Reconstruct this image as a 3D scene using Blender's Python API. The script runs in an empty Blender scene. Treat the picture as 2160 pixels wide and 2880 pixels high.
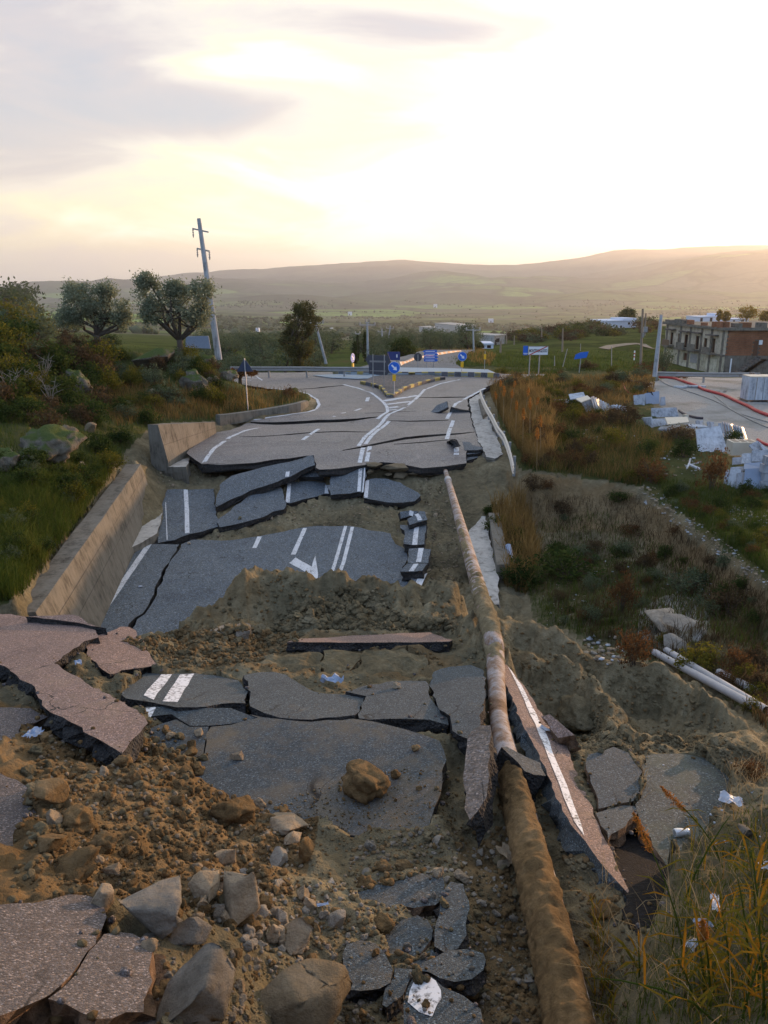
import bpy, math, random
import numpy as np
from mathutils import Vector, Matrix, noise as mnoise
from mathutils.geometry import delaunay_2d_cdt

SC = bpy.context.scene
COL = SC.collection
R = math.radians
PI = math.pi
random.seed(11)
rng = np.random.default_rng(11)

# ------------------------------------------------------------------ camera
F = 2250.0                       # focal length in photograph pixels (2160 x 2880)
PITCH = R(16.58)
CP, SP = math.cos(PITCH), math.sin(PITCH)
EYE = Vector((0.0, 0.0, 6.8))    # eye above the far road, which lies at z = 0
cam = bpy.data.cameras.new('camera')
cam.sensor_fit = 'VERTICAL'
cam.sensor_height = 36.0
cam.lens = F / 2880 * 36.0
cam.clip_start = 0.05
cam.clip_end = 40000
camo = bpy.data.objects.new('camera', cam)
camo.location = EYE
camo.rotation_euler = (PI / 2 - PITCH, 0, 0)
COL.objects.link(camo)
SC.camera = camo

# ------------------------------------------------------------------ sun, sky, exposure
SUN_AZ, SUN_EL = R(46.0), R(2.8)
SUN = Vector((math.sin(SUN_AZ) * math.cos(SUN_EL), math.cos(SUN_AZ) * math.cos(SUN_EL), math.sin(SUN_EL)))
sl = bpy.data.lights.new('sun', 'SUN')
sl.energy = 5.0
sl.angle = R(1.0)
sl.color = (1.0, 0.60, 0.32)
so = bpy.data.objects.new('sun', sl)
so.rotation_euler = (-SUN).to_track_quat('-Z', 'Y').to_euler()
so.location = (40, 60, 60)
COL.objects.link(so)

SC.view_settings.view_transform = 'Standard'
SC.view_settings.look = 'None'
SC.view_settings.exposure = 0.42
SC.view_settings.gamma = 1.0
SC.view_settings.use_curve_mapping = False

class NT:
 """small node-tree helper"""
 def __init__(s, tree):
  s.t = tree
  tree.nodes.clear()

 def n(s, typ, ins=None, **props):
  nd = s.t.nodes.new(typ)
  for k, v in props.items():
   setattr(nd, k, v)
  for k, v in (ins or {}).items():
   sock = nd.inputs[k]
   if isinstance(v, bpy.types.NodeSocket):
    s.t.links.new(v, sock)
   else:
    sock.default_value = v
  return nd

 def math(s, op, a, b=0.0, c=0.0, clamp=False):
  return s.n('ShaderNodeMath', {0: a, 1: b, 2: c}, operation=op, use_clamp=clamp).outputs[0]

 def ramp(s, fac, stops, interp='LINEAR'):
  nd = s.n('ShaderNodeValToRGB', {'Fac': fac})
  cr = nd.color_ramp
  cr.interpolation = interp
  while len(cr.elements) < len(stops):
   cr.elements.new(0.5)
  for e, (p, c) in zip(cr.elements, stops):
   e.position = p
   e.color = (*c, 1.0) if len(c) == 3 else c
  return nd.outputs['Color']

 def noise(s, vec, scale, detail=4.0, rough=0.55, dist=0.0):
  return s.n('ShaderNodeTexNoise', {'Vector': vec, 'Scale': scale, 'Detail': detail, 'Roughness': rough, 'Distortion': dist}).outputs['Fac']

 def mix(s, fac, a, b, blend='MIX'):
  nd = s.n('ShaderNodeMix', data_type='RGBA', blend_type=blend)
  for k, v in ((0, fac), (6, a), (7, b)):
   if isinstance(v, bpy.types.NodeSocket):
    s.t.links.new(v, nd.inputs[k])
   else:
    nd.inputs[k].default_value = v if k == 0 else ((*v, 1.0) if len(v) == 3 else v)
  return nd.outputs[2]

 def mapr(s, v, a, b, c=0.0, d=1.0, smooth=False):
  return s.n('ShaderNodeMapRange', {'Value': v, 'From Min': a, 'From Max': b, 'To Min': c, 'To Max': d},
                   interpolation_type='SMOOTHSTEP' if smooth else 'LINEAR').outputs[0]

W = bpy.data.worlds.new('World')
SC.world = W
W.use_nodes = True
t = NT(W.node_tree)
sky = t.n('ShaderNodeTexSky', sky_type='NISHITA', sun_disc=False, sun_elevation=SUN_EL, sun_rotation=SUN_AZ, altitude=300.0, dust_density=2.0)
bg1 = t.n('ShaderNodeBackground', {'Color': sky.outputs[0], 'Strength': 0.07})
dirv = t.n('ShaderNodeTexCoord').outputs['Generated']
sep = t.n('ShaderNodeSeparateXYZ', {0: dirv})
az = t.math('ARCTAN2', sep.outputs[0], sep.outputs[1])
el = t.math('ARCSINE', sep.outputs[2])
dot = t.n('ShaderNodeVectorMath', {0: dirv, 1: tuple(Vector((math.sin(R(19)), math.cos(R(19)), 0.16)).normalized())}, operation='DOT_PRODUCT').outputs['Value']
ang = t.math('ARCCOSINE', t.math('MINIMUM', dot, 0.99999))
thick = t.math('MULTIPLY', t.math('SUBTRACT', ang, R(22)), 1.0 / R(48))
# cloud texture in azimuth / elevation, drawn out along the horizon
vec = t.n('ShaderNodeCombineXYZ', {0: az, 1: t.math('MULTIPLY', el, 3.4), 2: t.math('MULTIPLY', sep.outputs[1], 0.4)}).outputs[0]
n1 = t.noise(vec, 4.6, 7.0, 0.56, 0.7)
n2 = t.noise(vec, 1.6, 3.0, 0.5, 0.3)
nn = t.math('ADD', t.math('MULTIPLY', t.math('SUBTRACT', n1, 0.5), 0.95), t.math('MULTIPLY', t.math('SUBTRACT', n2, 0.5), 0.75))

def bank(a0, e0, sa, se, amp):
 """one bank of cloud (or one gap) at a place in the sky"""
 u = t.math('DIVIDE', t.math('SUBTRACT', az, R(a0)), R(sa))
 v = t.math('DIVIDE', t.math('SUBTRACT', el, R(e0)), R(se))
 q = t.math('ADD', t.math('MULTIPLY', u, u), t.math('MULTIPLY', v, v))
 return t.math('MULTIPLY', t.math('EXPONENT', t.math('MULTIPLY', q, -1.0)), amp)

banks = None
for b in ((2.5, 14.3, 8.5, 1.3, 0.62), (-8, 12.6, 6.0, 1.0, -0.40), (-9, 15.2, 9, 1.0, 0.15), (-10, 9.8, 10, 1.4, 0.36), (-24, 6.0, 9, 1.5, 0.10),
          (-23, 11.0, 14, 5.5, 0.40), (-18, 2.6, 14, 0.7, -0.10), (-13, 7.2, 5, 1.0, -0.12)):
 o = bank(*b)
 banks = o if banks is None else t.math('ADD', banks, o)
thick = t.math('ADD', t.math('ADD', thick, t.math('MULTIPLY', nn, 1.1)), banks)
ccol = t.ramp(t.mapr(thick, -0.2, 2.0), [(0.0, (1.25, 1.2, 1.1)), (0.09, (1.12, 1.06, 0.93)), (0.15, (1.0, 0.93, 0.72)), (0.215, (0.88, 0.79, 0.58)), (0.30, (0.72, 0.655, 0.61)),
                                         (0.40, (0.525, 0.475, 0.50)), (0.52, (0.42, 0.43, 0.50)), (0.70, (0.42, 0.54, 0.78)), (1.0, (0.40, 0.55, 0.86))])
# warm band along the horizon
hz = t.math('EXPONENT', t.math('MULTIPLY', t.math('ABSOLUTE', el), -1.0 / R(3.2)))
front = t.mapr(dot, 0.2, 0.9, 0.0, 1.0)
ccol = t.mix(t.math('MULTIPLY', t.math('MULTIPLY', hz, front), 0.45), ccol, (0.98, 0.80, 0.60))
bg2 = t.n('ShaderNodeBackground', {'Color': ccol, 'Strength': 0.92})
add = t.n('ShaderNodeAddShader', {0: bg1.outputs[0], 1: bg2.outputs[0]})
t.n('ShaderNodeOutputWorld', {'Surface': add.outputs[0]})

# ------------------------------------------------------------------ from a photograph pixel to a place on a known plane
def ray(px, py):
 u, v = (px - 1080) / F, -(py - 1440) / F
 return Vector((u, CP + v * SP, -SP + v * CP))

def at_z(px, py, z):
 d = ray(px, py)
 return EYE + d * ((z - EYE.z) / d.z)

def at_y(px, py, y):
 d = ray(px, py)
 return EYE + d * (y / d.y)

def crop(x0, y0, s):
 return lambda x, y: (x0 + x / s, y0 + y / s)

c1, c2, c3, c4 = crop(0, 550, 2.304), crop(620, 800, 2.07375), crop(1400, 650, 2.1829), crop(0, 1100, 2.07375)
c5, c6, c7, c8 = crop(600, 1250, 2.07375), crop(1300, 1250, 1.929), crop(0, 1700, 2.07375), crop(0, 2250, 2.07375)
d1, d2, d3, d4 = crop(700, 1750, 2.212), crop(600, 2250, 1.8433), crop(1350, 1950, 2.0481), crop(950, 950, 2.765)
d5, d6, d7, d8 = crop(1600, 850, 2.9625), crop(750, 820, 2.765), crop(1350, 820, 2.765), crop(1500, 1080, 2.5136)
e2, e3, e4, e5 = crop(450, 1230, 3.016), crop(900, 1230, 3.016), crop(0, 2050, 3.318), crop(1150, 1850, 3.016)
pp = lambda x, y: (x, y)

class Plane:
 """a plane through three places, each given as a pixel and its height z (or its distance with 'y')"""
 def __init__(s, *pts):
  P = [at_z(p[0], p[1], p[2]) if len(p) == 3 else at_y(p[0], p[1], p[3]) for p in pts]
  if len(P) == 1:
   s.n, s.p = Vector((0, 0, 1)), P[0]
  else:
   s.p = P[0]
   s.n = (P[1] - P[0]).cross(P[2] - P[0]).normalized()
   if s.n.z < 0:
    s.n = -s.n
  s.setup()

 def setup(s):
  e = Vector((1, 0, 0))
  s.e1 = (e - s.n * e.dot(s.n)).normalized()
  s.e2 = s.n.cross(s.e1)
  return s

 def tilt(s, sx=0.0, sy=0.0):
  s.n = Vector((-sx, -sy, 1)).normalized()
  return s.setup()

 def hit(s, px, py):
  d = ray(px, py)
  return EYE + d * ((s.p - EYE).dot(s.n) / d.dot(s.n))

 def uv(s, P):
  q = P - s.p
  return (q.dot(s.e1), q.dot(s.e2))

 def at(s, u, v, h=0.0):
  return s.p + s.e1 * u + s.e2 * v + s.n * h

 def z(s, x, y):
  return s.p.z - ((x - s.p.x) * s.n.x + (y - s.p.y) * s.n.y) / s.n.z

# ------------------------------------------------------------------ objects
def prop(o, label=None, cat=None, group=None, kind=None):
 for k, v in (('label', label), ('category', cat), ('group', group), ('kind', kind)):
  if v:
   o[k] = v
 return o

def mesh(name, verts, faces, mats=(), fm=None, smooth=False):
 me = bpy.data.meshes.new(name)
 me.from_pydata([tuple(v) for v in verts], [], faces)
 for m in mats:
  me.materials.append(m)
 if fm is not None:
  me.polygons.foreach_set('material_index', fm)
 if smooth:
  me.polygons.foreach_set('use_smooth', [True] * len(me.polygons))
 me.update()
 return me

def fast_mesh(name, V, T, mats=(), fm=None, smooth=False):
 """numpy triangles or quads"""
 me = bpy.data.meshes.new(name)
 V = np.asarray(V, dtype=np.float32)
 T = np.asarray(T, dtype=np.int32)
 k = T.shape[1]
 me.vertices.add(len(V))
 me.vertices.foreach_set('co', V.ravel())
 me.loops.add(T.size)
 me.loops.foreach_set('vertex_index', T.ravel())
 me.polygons.add(len(T))
 me.polygons.foreach_set('loop_start', np.arange(0, T.size, k, dtype=np.int32))
 for m in mats:
  me.materials.append(m)
 if fm is not None:
  me.polygons.foreach_set('material_index', np.asarray(fm, dtype=np.int32))
 if smooth:
  me.polygons.foreach_set('use_smooth', np.ones(len(T), dtype=bool))
 me.update(calc_edges=True)
 return me

def obj(name, me, loc=(0, 0, 0), parent=None, rot=(0, 0, 0), sc=None):
 o = bpy.data.objects.new(name, me)
 o.location = loc
 o.rotation_euler = rot
 if sc is not None:
  o.scale = sc if hasattr(sc, '__len__') else (sc, sc, sc)
 COL.objects.link(o)
 if parent is not None:
  o.parent = parent
 return o

def thing(name, label, cat, loc=(0, 0, 0), rz=0.0, group=None, me=None):
 return prop(obj(name, me, loc, None, (0, 0, rz)), label, cat, group)

def dup(o, loc=None, rz=None, label=None, sc=None, rot=None):
 r = o.copy()
 COL.objects.link(r)
 if loc is not None:
  r.location = loc
 if rot is not None:
  r.rotation_euler = rot
 elif rz is not None:
  r.rotation_euler = (0, 0, rz)
 if sc is not None:
  r.scale = sc if hasattr(sc, '__len__') else (sc, sc, sc)
 if label:
  r['label'] = label
 for ch in list(o.children):
  c = ch.copy()
  COL.objects.link(c)
  c.parent = r
  for g in list(ch.children):
   d = g.copy()
   COL.objects.link(d)
   d.parent = c
 return r

ORD = ('first', 'second', 'third', 'fourth', 'fifth', 'sixth', 'seventh', 'eighth', 'ninth', 'tenth', 'eleventh', 'twelfth')

class MB:
 """collects simple solids into one mesh"""
 def __init__(s):
  s.v, s.f, s.m = [], [], []

 def add(s, vs, fs, mi=0):
  b = len(s.v)
  s.v += [Vector(v) for v in vs]
  s.f += [tuple(b + i for i in f) for f in fs]
  s.m += [mi] * len(fs)
  return s

 def box(s, c, d, rot=None, mi=0):
  c, h = Vector(c), Vector(d) / 2
  vs = [Vector((x * h.x, y * h.y, z * h.z)) for z in (-1, 1) for y in (-1, 1) for x in (-1, 1)]
  if rot is not None:
   M = rot if isinstance(rot, Matrix) else Matrix.Rotation(rot, 3, 'Z')
   vs = [M @ v for v in vs]
  return s.add([c + v for v in vs], [(0, 2, 3, 1), (4, 5, 7, 6), (0, 1, 5, 4), (1, 3, 7, 5), (3, 2, 6, 7), (2, 0, 4, 6)], mi)

 def tube(s, pts, rad, n=8, mi=0, cap=True):
  pts = [Vector(p) for p in pts]
  if not hasattr(rad, '__len__'):
   rad = [rad] * len(pts)
  vs, fs = [], []
  up0 = None
  for i, p in enumerate(pts):
   d = (pts[min(i + 1, len(pts) - 1)] - pts[max(i - 1, 0)]).normalized()
   up = Vector((0, 0, 1)) if abs(d.z) < 0.9 else Vector((1, 0, 0))
   if up0 is not None:
    up = up0
   a = d.cross(up)
   if a.length < 1e-4:
    a = d.cross(Vector((0, 1, 0)))
   a.normalize()
   b = a.cross(d)
   up0 = b
   for k in range(n):
    th = 2 * PI * k / n
    vs.append(p + (a * math.cos(th) + b * math.sin(th)) * rad[i])
  for i in range(len(pts) - 1):
   for k in range(n):
    k2 = (k + 1) % n
    fs.append((i * n + k, i * n + k2, (i + 1) * n + k2, (i + 1) * n + k))
  if cap:
   fs.append(tuple(range(n))[::-1] if True else ())
   fs.append(tuple((len(pts) - 1) * n + k for k in range(n)))
  return s.add(vs, fs, mi)

 def prism(s, pts, vec, mi=0):
  """a flat outline pushed along vec"""
  n = len(pts)
  vec = Vector(vec)
  vs = [Vector(p) for p in pts] + [Vector(p) + vec for p in pts]
  fs = [tuple(range(n))[::-1], tuple(range(n, 2 * n))] + [(i, (i + 1) % n, n + (i + 1) % n, n + i) for i in range(n)]
  return s.add(vs, fs, mi)

 def mesh(s, name, mats, smooth=False):
  return mesh(name, s.v, s.f, mats, s.m, smooth)

 def build(s, name, mats, parent=None, loc=(0, 0, 0), smooth=False, rot=(0, 0, 0)):
  if not hasattr(mats, '__len__'):
   mats = [mats]
  return obj(name, s.mesh(name, mats, smooth), loc, parent, rot)

# ------------------------------------------------------------------ numpy noise
def _h(ix, iy, seed):
 n = (ix.astype(np.int64) * 374761393 + iy.astype(np.int64) * 668265263 + seed * 974711) & 0xffffffff
 n = ((n ^ (n >> 13)) * 1274126177) & 0xffffffff
 return ((n ^ (n >> 16)) & 0xffff) / 65535.0

def vnoise(x, y, seed=0):
 x, y = np.asarray(x, float), np.asarray(y, float)
 ix, iy = np.floor(x), np.floor(y)
 fx, fy = x - ix, y - iy
 fx, fy = fx * fx * (3 - 2 * fx), fy * fy * (3 - 2 * fy)
 ix, iy = ix.astype(np.int64), iy.astype(np.int64)
 a, b, c, d = _h(ix, iy, seed), _h(ix + 1, iy, seed), _h(ix, iy + 1, seed), _h(ix + 1, iy + 1, seed)
 return (a + (b - a) * fx + (c - a) * fy + (a - b - c + d) * fx * fy) * 2 - 1

def fbm(x, y, oct=4, seed=0, gain=0.5):
 s, a = 0.0, 1.0
 for i in range(oct):
  s = s + a * vnoise(x * 2 ** i, y * 2 ** i, seed + i * 17)
  a *= gain
 return s

def in_poly(x, y, poly):
 x, y = np.asarray(x), np.asarray(y)
 r = np.zeros(x.shape, bool)
 n = len(poly)
 for i in range(n):
  x1, y1 = poly[i][0], poly[i][1]
  x2, y2 = poly[(i + 1) % n][0], poly[(i + 1) % n][1]
  if y1 == y2:
   continue
  c = ((y1 > y) != (y2 > y)) & (x < (x2 - x1) * (y - y1) / (y2 - y1) + x1)
  r ^= c
 return r

# ------------------------------------------------------------------ materials
def mat(name, fn, disp=False):
 m = bpy.data.materials.new(name)
 m.use_nodes = True
 t = NT(m.node_tree)
 surf = fn(t)
 t.n('ShaderNodeOutputMaterial', {'Surface': surf})
 return m

def bsdf(t, col, rough=0.9, bump=None, bstr=0.3, bdist=0.02, spec=0.25, metal=0.0):
 ins = {'Base Color': col if isinstance(col, bpy.types.NodeSocket) else (*col, 1.0), 'Roughness': rough, 'Metallic': metal, 'Specular IOR Level': spec}
 if bump is not None:
  ins['Normal'] = t.n('ShaderNodeBump', {'Height': bump, 'Strength': bstr, 'Distance': bdist}).outputs[0]
 return t.n('ShaderNodeBsdfPrincipled', ins).outputs[0]

def ocoord(t):
 return t.n('ShaderNodeTexCoord').outputs['Object']

def asphalt_fn(base, grain, speck, dust=0.0, tint=(0.20, 0.15, 0.09), rough=0.85, spec=0.3):
 def f(t):
  v = ocoord(t)
  big = t.noise(v, 0.9, 5.0, 0.6)
  mid = t.noise(v, 6.0, 4.0, 0.65)
  vo = t.n('ShaderNodeTexVoronoi', {'Vector': v, 'Scale': grain}, feature='F1')
  cellc = t.n('ShaderNodeSeparateColor', {0: vo.outputs['Color']})
  lum = t.ramp(cellc.outputs[0], [(0.0, (0.45,) * 3), (0.55, (0.85,) * 3), (0.86, (1.15,) * 3), (0.93, (1.0 + speck,) * 3), (1.0, (1.4 + speck * 1.6,) * 3)])
  c = t.mix(big, tuple(b * 0.82 for b in base), tuple(b * 1.18 for b in base))
  c = t.mix(1.0, c, lum, 'MULTIPLY')
  warm = t.ramp(cellc.outputs[1], [(0.0, (0.9, 0.97, 1.06)), (1.0, (1.12, 1.0, 0.88))])
  c = t.mix(1.0, c, warm, 'MULTIPLY')
  c = t.mix(t.mapr(mid, 0.52, 0.75, 0.0, 0.35), c, tuple(b * 0.55 for b in base))
  if dust > 0:
   dn = t.math('ADD', t.math('MULTIPLY', big, 0.6), t.math('MULTIPLY', mid, 0.4))
   c = t.mix(t.mapr(dn, 0.62 - 0.28 * dust, 0.80 - 0.2 * dust, 0.0, 0.85), c, tint)
  wv = t.n('ShaderNodeTexNoise', {'Vector': v, 'Scale': 2.2, 'Detail': 4.0}).outputs['Color']
  vv = t.n('ShaderNodeVectorMath', {0: v, 1: t.n('ShaderNodeVectorMath', {0: wv, 1: (0.7, 0.7, 0.0)}, operation='MULTIPLY').outputs[0]}, operation='ADD').outputs[0]
  ck = t.n('ShaderNodeTexVoronoi', {'Vector': vv, 'Scale': 0.9}, feature='DISTANCE_TO_EDGE').outputs['Distance']
  ckm = t.math('MULTIPLY', t.mapr(ck, 0.007, 0.002), t.mapr(t.noise(v, 0.5, 3.0, 0.6), 0.45, 0.55))
  c = t.mix(ckm, c, (0.02, 0.019, 0.018))
  pt = t.noise(v, 0.55, 6.0, 0.7, 1.0)
  c = t.mix(1.0, c, t.ramp(pt, [(0.36, (0.78, 0.78, 0.8)), (0.46, (1.0, 1.0, 1.0)), (0.58, (1.04, 1.02, 1.0)), (0.66, (1.25, 1.2, 1.14))]), 'MULTIPLY')
  h = t.math('ADD', t.math('MULTIPLY', vo.outputs['Distance'], -0.6), t.math('MULTIPLY', mid, 0.5))
  return bsdf(t, c, rough, h, 0.55, 0.012, spec)
 return f

ASPH = mat('asphalt', asphalt_fn((0.120, 0.145, 0.166), 45.0, 0.4))
ASPH_NEAR = mat('asphalt_coarse', asphalt_fn((0.074, 0.093, 0.103), 125.0, 0.7, 0.2))
ASPH_WARM = mat('asphalt_coarse_warm', asphalt_fn((0.128, 0.114, 0.110), 125.0, 0.7, 0.25))
ASPH_FAR = mat('asphalt_sky_sheen', asphalt_fn((0.185, 0.178, 0.18), 45.0, 0.3, 0.0, rough=0.62, spec=0.45))  # paler base has part of the grazing sky sheen put into it
ASPH_PINK = mat('asphalt_reddish_sunlit', asphalt_fn((0.235, 0.172, 0.148), 110.0, 0.5, 0.3, (0.26, 0.19, 0.13)))  # reddish asphalt, with warm grazing sunlight put into the colour too
ASPH_DUSTY = mat('asphalt_dusty', asphalt_fn((0.076, 0.094, 0.104), 110.0, 0.6, 0.6, (0.17, 0.13, 0.08)))

def side_fn(t):
 v = ocoord(t)
 n = t.noise(v, 14.0, 5.0, 0.7)
 vo = t.n('ShaderNodeTexVoronoi', {'Vector': v, 'Scale': 38.0}).outputs['Distance']
 c = t.ramp(n, [(0.3, (0.012, 0.012, 0.013)), (0.55, (0.035, 0.033, 0.032)), (0.8, (0.09, 0.08, 0.07))])
 return bsdf(t, c, 0.85, t.math('ADD', n, vo), 0.9, 0.03, 0.3)

BITUMEN = mat('bitumen_edge', side_fn)

def sidebrown_fn(t):
 v = ocoord(t)
 n = t.noise(v, 16.0, 6.0, 0.7)
 c = t.ramp(n, [(0.3, (0.05, 0.035, 0.025)), (0.55, (0.20, 0.125, 0.075)), (0.8, (0.34, 0.24, 0.17))])
 return bsdf(t, c, 0.95, n, 1.0, 0.04)

CRUMB = mat('crumbling_edge', sidebrown_fn)

def paint_fn(col, worn):
 def f(t):
  v = ocoord(t)
  n = t.noise(v, 24.0, 5.0, 0.75)
  n2 = t.noise(v, 3.0, 3.0, 0.6)
  k = t.math('ADD', t.math('MULTIPLY', n, 0.7), t.math('MULTIPLY', n2, 0.3))
  c = t.mix(t.mapr(k, worn, worn + 0.10), (0.13, 0.13, 0.13), col)
  return bsdf(t, c, 0.7, n, 0.25, 0.01, 0.3)
 return f

PAINT = mat('road_paint', paint_fn((0.60, 0.62, 0.64), 0.385))
PAINT_NEAR = mat('road_paint_worn', paint_fn((0.72, 0.73, 0.74), 0.40))

def soil_col(t, v, sc=1.0, lo=(0.070, 0.050, 0.026), mid=(0.185, 0.132, 0.066), hi=(0.32, 0.235, 0.125)):
 a = t.noise(v, 0.55 * sc, 4.0, 0.6)
 b = t.noise(v, 5.0 * sc, 6.0, 0.7)
 k = t.math('ADD', t.math('MULTIPLY', a, 0.55), t.math('MULTIPLY', b, 0.45))
 return t.ramp(k, [(0.32, lo), (0.52, mid), (0.72, hi)]), b

def clod_fn(lo, mid, hi, sc=3.0):
 def f(t):
  v = ocoord(t)
  oi = t.n('ShaderNodeObjectInfo').outputs['Random']
  g = t.n('ShaderNodeNewGeometry').outputs['Position']
  vv = t.n('ShaderNodeVectorMath', {0: g, 1: (0.0, 0.0, 0.0)}).outputs[0]
  c, b = soil_col(t, vv, sc, lo, mid, hi)
  c = t.mix(0.55, c, t.mix(1.0, c, t.ramp(oi, [(0.0, (0.65, 0.62, 0.6)), (1.0, (1.35, 1.25, 1.15))]), 'MULTIPLY'))
  return bsdf(t, c, 0.95, t.math('SUBTRACT', t.noise(vv, 14.0, 8.0, 0.72), t.math('MULTIPLY', t.n('ShaderNodeTexVoronoi', {'Vector': vv, 'Scale': 11.0}, feature='DISTANCE_TO_EDGE').outputs['Distance'], -0.35)), 1.0, 0.05, 0.15)
 return f

CLOD = mat('ochre_earth', clod_fn((0.075, 0.05, 0.023), (0.20, 0.135, 0.064), (0.34, 0.24, 0.13)))
CLODGREY = mat('grey_earth', clod_fn((0.075, 0.062, 0.035), (0.19, 0.16, 0.095), (0.34, 0.30, 0.20)))
STONE = mat('pale_stone', clod_fn((0.15, 0.12, 0.08), (0.36, 0.29, 0.20), (0.55, 0.47, 0.36), 2.0))
STONEGREY = mat('grey_stone', clod_fn((0.14, 0.125, 0.10), (0.31, 0.285, 0.24), (0.48, 0.45, 0.39), 2.0))
ROCK = mat('weathered_rock', clod_fn((0.07, 0.056, 0.036), (0.20, 0.165, 0.11), (0.38, 0.33, 0.24), 0.8))

def mossrock_fn(t):
 g = t.n('ShaderNodeNewGeometry')
 c, b = soil_col(t, g.outputs['Position'], 1.2, (0.06, 0.05, 0.04), (0.17, 0.15, 0.115), (0.32, 0.28, 0.22))
 up = t.n('ShaderNodeSeparateXYZ', {0: g.outputs['Normal']}).outputs[2]
 k = t.mapr(t.math('ADD', up, t.math('MULTIPLY', t.noise(g.outputs['Position'], 2.5, 5.0, 0.6), 1.2)), 1.05, 1.4)
 c = t.mix(k, c, (0.075, 0.10, 0.03))
 return bsdf(t, c, 0.95, b, 0.9, 0.12, 0.1)

MOSSROCK = mat('mossy_rock', mossrock_fn)

def ground_fn(t):
 g = t.n('ShaderNodeNewGeometry').outputs['Position']
 at = t.n('ShaderNodeAttribute', attribute_name='cover')
 ch = t.n('ShaderNodeSeparateColor', {0: at.outputs['Color']})
 grass, gravel, ochre = ch.outputs[0], ch.outputs[1], ch.outputs[2]
 c, b = soil_col(t, g, 1.0, (0.065, 0.055, 0.034), (0.185, 0.157, 0.096), (0.34, 0.295, 0.19))
 c2_, b2 = soil_col(t, g, 1.3, (0.075, 0.048, 0.022), (0.205, 0.135, 0.064), (0.33, 0.235, 0.125))
 c = t.mix(ochre, c, c2_)
 pale_tan = t.ramp(t.math('ADD', t.math('MULTIPLY', b, 0.6), t.math('MULTIPLY', t.noise(g, 1.1, 5.0, 0.65), 0.4)), [(0.34, (0.09, 0.072, 0.04)), (0.5, (0.235, 0.192, 0.112)), (0.68, (0.38, 0.325, 0.205))])
 c = t.mix(t.n('ShaderNodeAttribute', attribute_name='pale_tan').outputs['Fac'], c, pale_tan)
 fine = t.noise(g, 28.0, 5.0, 0.7)
 gn = t.noise(g, 0.35, 5.0, 0.65)
 gg = t.ramp(gn, [(0.3, (0.030, 0.040, 0.013)), (0.5, (0.060, 0.070, 0.022)), (0.7, (0.12, 0.095, 0.035))])
 gv = t.mix(b, (0.26, 0.25, 0.225), (0.46, 0.445, 0.41))
 gv = t.mix(t.mapr(t.noise(g, 0.25, 4.0, 0.6), 0.5, 0.66, 0.0, 0.7), gv, (0.15, 0.15, 0.12))
 k = t.mapr(t.math('ADD', grass, t.math('MULTIPLY', t.math('SUBTRACT', b, 0.5), 1.2)), 0.35, 0.65)
 c = t.mix(k, c, gg)
 k = t.mapr(t.math('ADD', gravel, t.math('MULTIPLY', t.math('SUBTRACT', b, 0.5), 0.9)), 0.35, 0.65)
 c = t.mix(k, c, gv)
 h = t.math('ADD', t.math('MULTIPLY', b, 1.0), t.math('MULTIPLY', fine, 0.45))
 vo = t.n('ShaderNodeTexVoronoi', {'Vector': g, 'Scale': 9.0}).outputs['Distance']
 h = t.math('SUBTRACT', h, t.math('MULTIPLY', vo, 0.5))
 return bsdf(t, c, 0.97, h, 0.9, 0.10, 0.1)

GROUND = mat('ground', ground_fn)

def fields_fn(t):
 g = t.n('ShaderNodeNewGeometry').outputs['Position']
 wob = t.n('ShaderNodeTexNoise', {'Vector': g, 'Scale': 0.004, 'Detail': 3.0}).outputs['Color']
 v = t.n('ShaderNodeVectorMath', {0: g, 1: t.n('ShaderNodeVectorMath', {0: wob, 1: (160, 160, 0)}, operation='MULTIPLY').outputs[0]}, operation='ADD').outputs[0]
 mp = t.n('ShaderNodeMapping', {'Vector': v, 'Rotation': (0, 0, 0.35), 'Scale': (1 / 420, 1 / 230, 0.0)}).outputs[0]
 vo = t.n('ShaderNodeTexVoronoi', {'Vector': mp, 'Scale': 1.0, 'Randomness': 0.85}, feature='F1')
 ed = t.n('ShaderNodeTexVoronoi', {'Vector': mp, 'Scale': 1.0, 'Randomness': 0.85}, feature='DISTANCE_TO_EDGE').outputs['Distance']
 ch = t.n('ShaderNodeSeparateColor', {0: vo.outputs['Color']})
 c = t.ramp(ch.outputs[0], [(0.0, (0.055, 0.056, 0.036)), (0.22, (0.066, 0.066, 0.042)), (0.3, (0.055, 0.07, 0.028)), (0.52, (0.075, 0.105, 0.035)), (0.6, (0.095, 0.135, 0.038)),
                               (0.78, (0.045, 0.055, 0.025)), (1.0, (0.09, 0.085, 0.055))], 'CONSTANT')
 n = t.noise(g, 0.02, 5.0, 0.65)
 c = t.mix(1.0, c, t.ramp(n, [(0.25, (1.2, 1.25, 1.2)), (0.75, (2.9, 2.9, 2.8))]), 'MULTIPLY')
 c = t.mix(t.mapr(ed, 0.05, 0.015, 0.0, 0.75), c, (0.022, 0.028, 0.014))
 # scrub and groves in dark patches
 w = t.noise(g, 0.0035, 6.0, 0.62)
 c = t.mix(t.mapr(w, 0.55, 0.60, 0.0, 0.8), c, (0.032, 0.036, 0.020))
 at = t.n('ShaderNodeAttribute', attribute_name='wild')
 hn = t.noise(g, 0.0022, 7.0, 0.66)
 hc = t.ramp(hn, [(0.34, (0.055, 0.050, 0.038)), (0.5, (0.105, 0.094, 0.070)), (0.58, (0.14, 0.135, 0.085)), (0.68, (0.095, 0.088, 0.060))])  # scrub colours, brightened to carry part of the distance haze
 c = t.mix(at.outputs['Fac'], c, hc)
 return bsdf(t, c, 1.0, n, 0.5, 3.0, 0.0)

FIELDS = mat('countryside', fields_fn)

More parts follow.
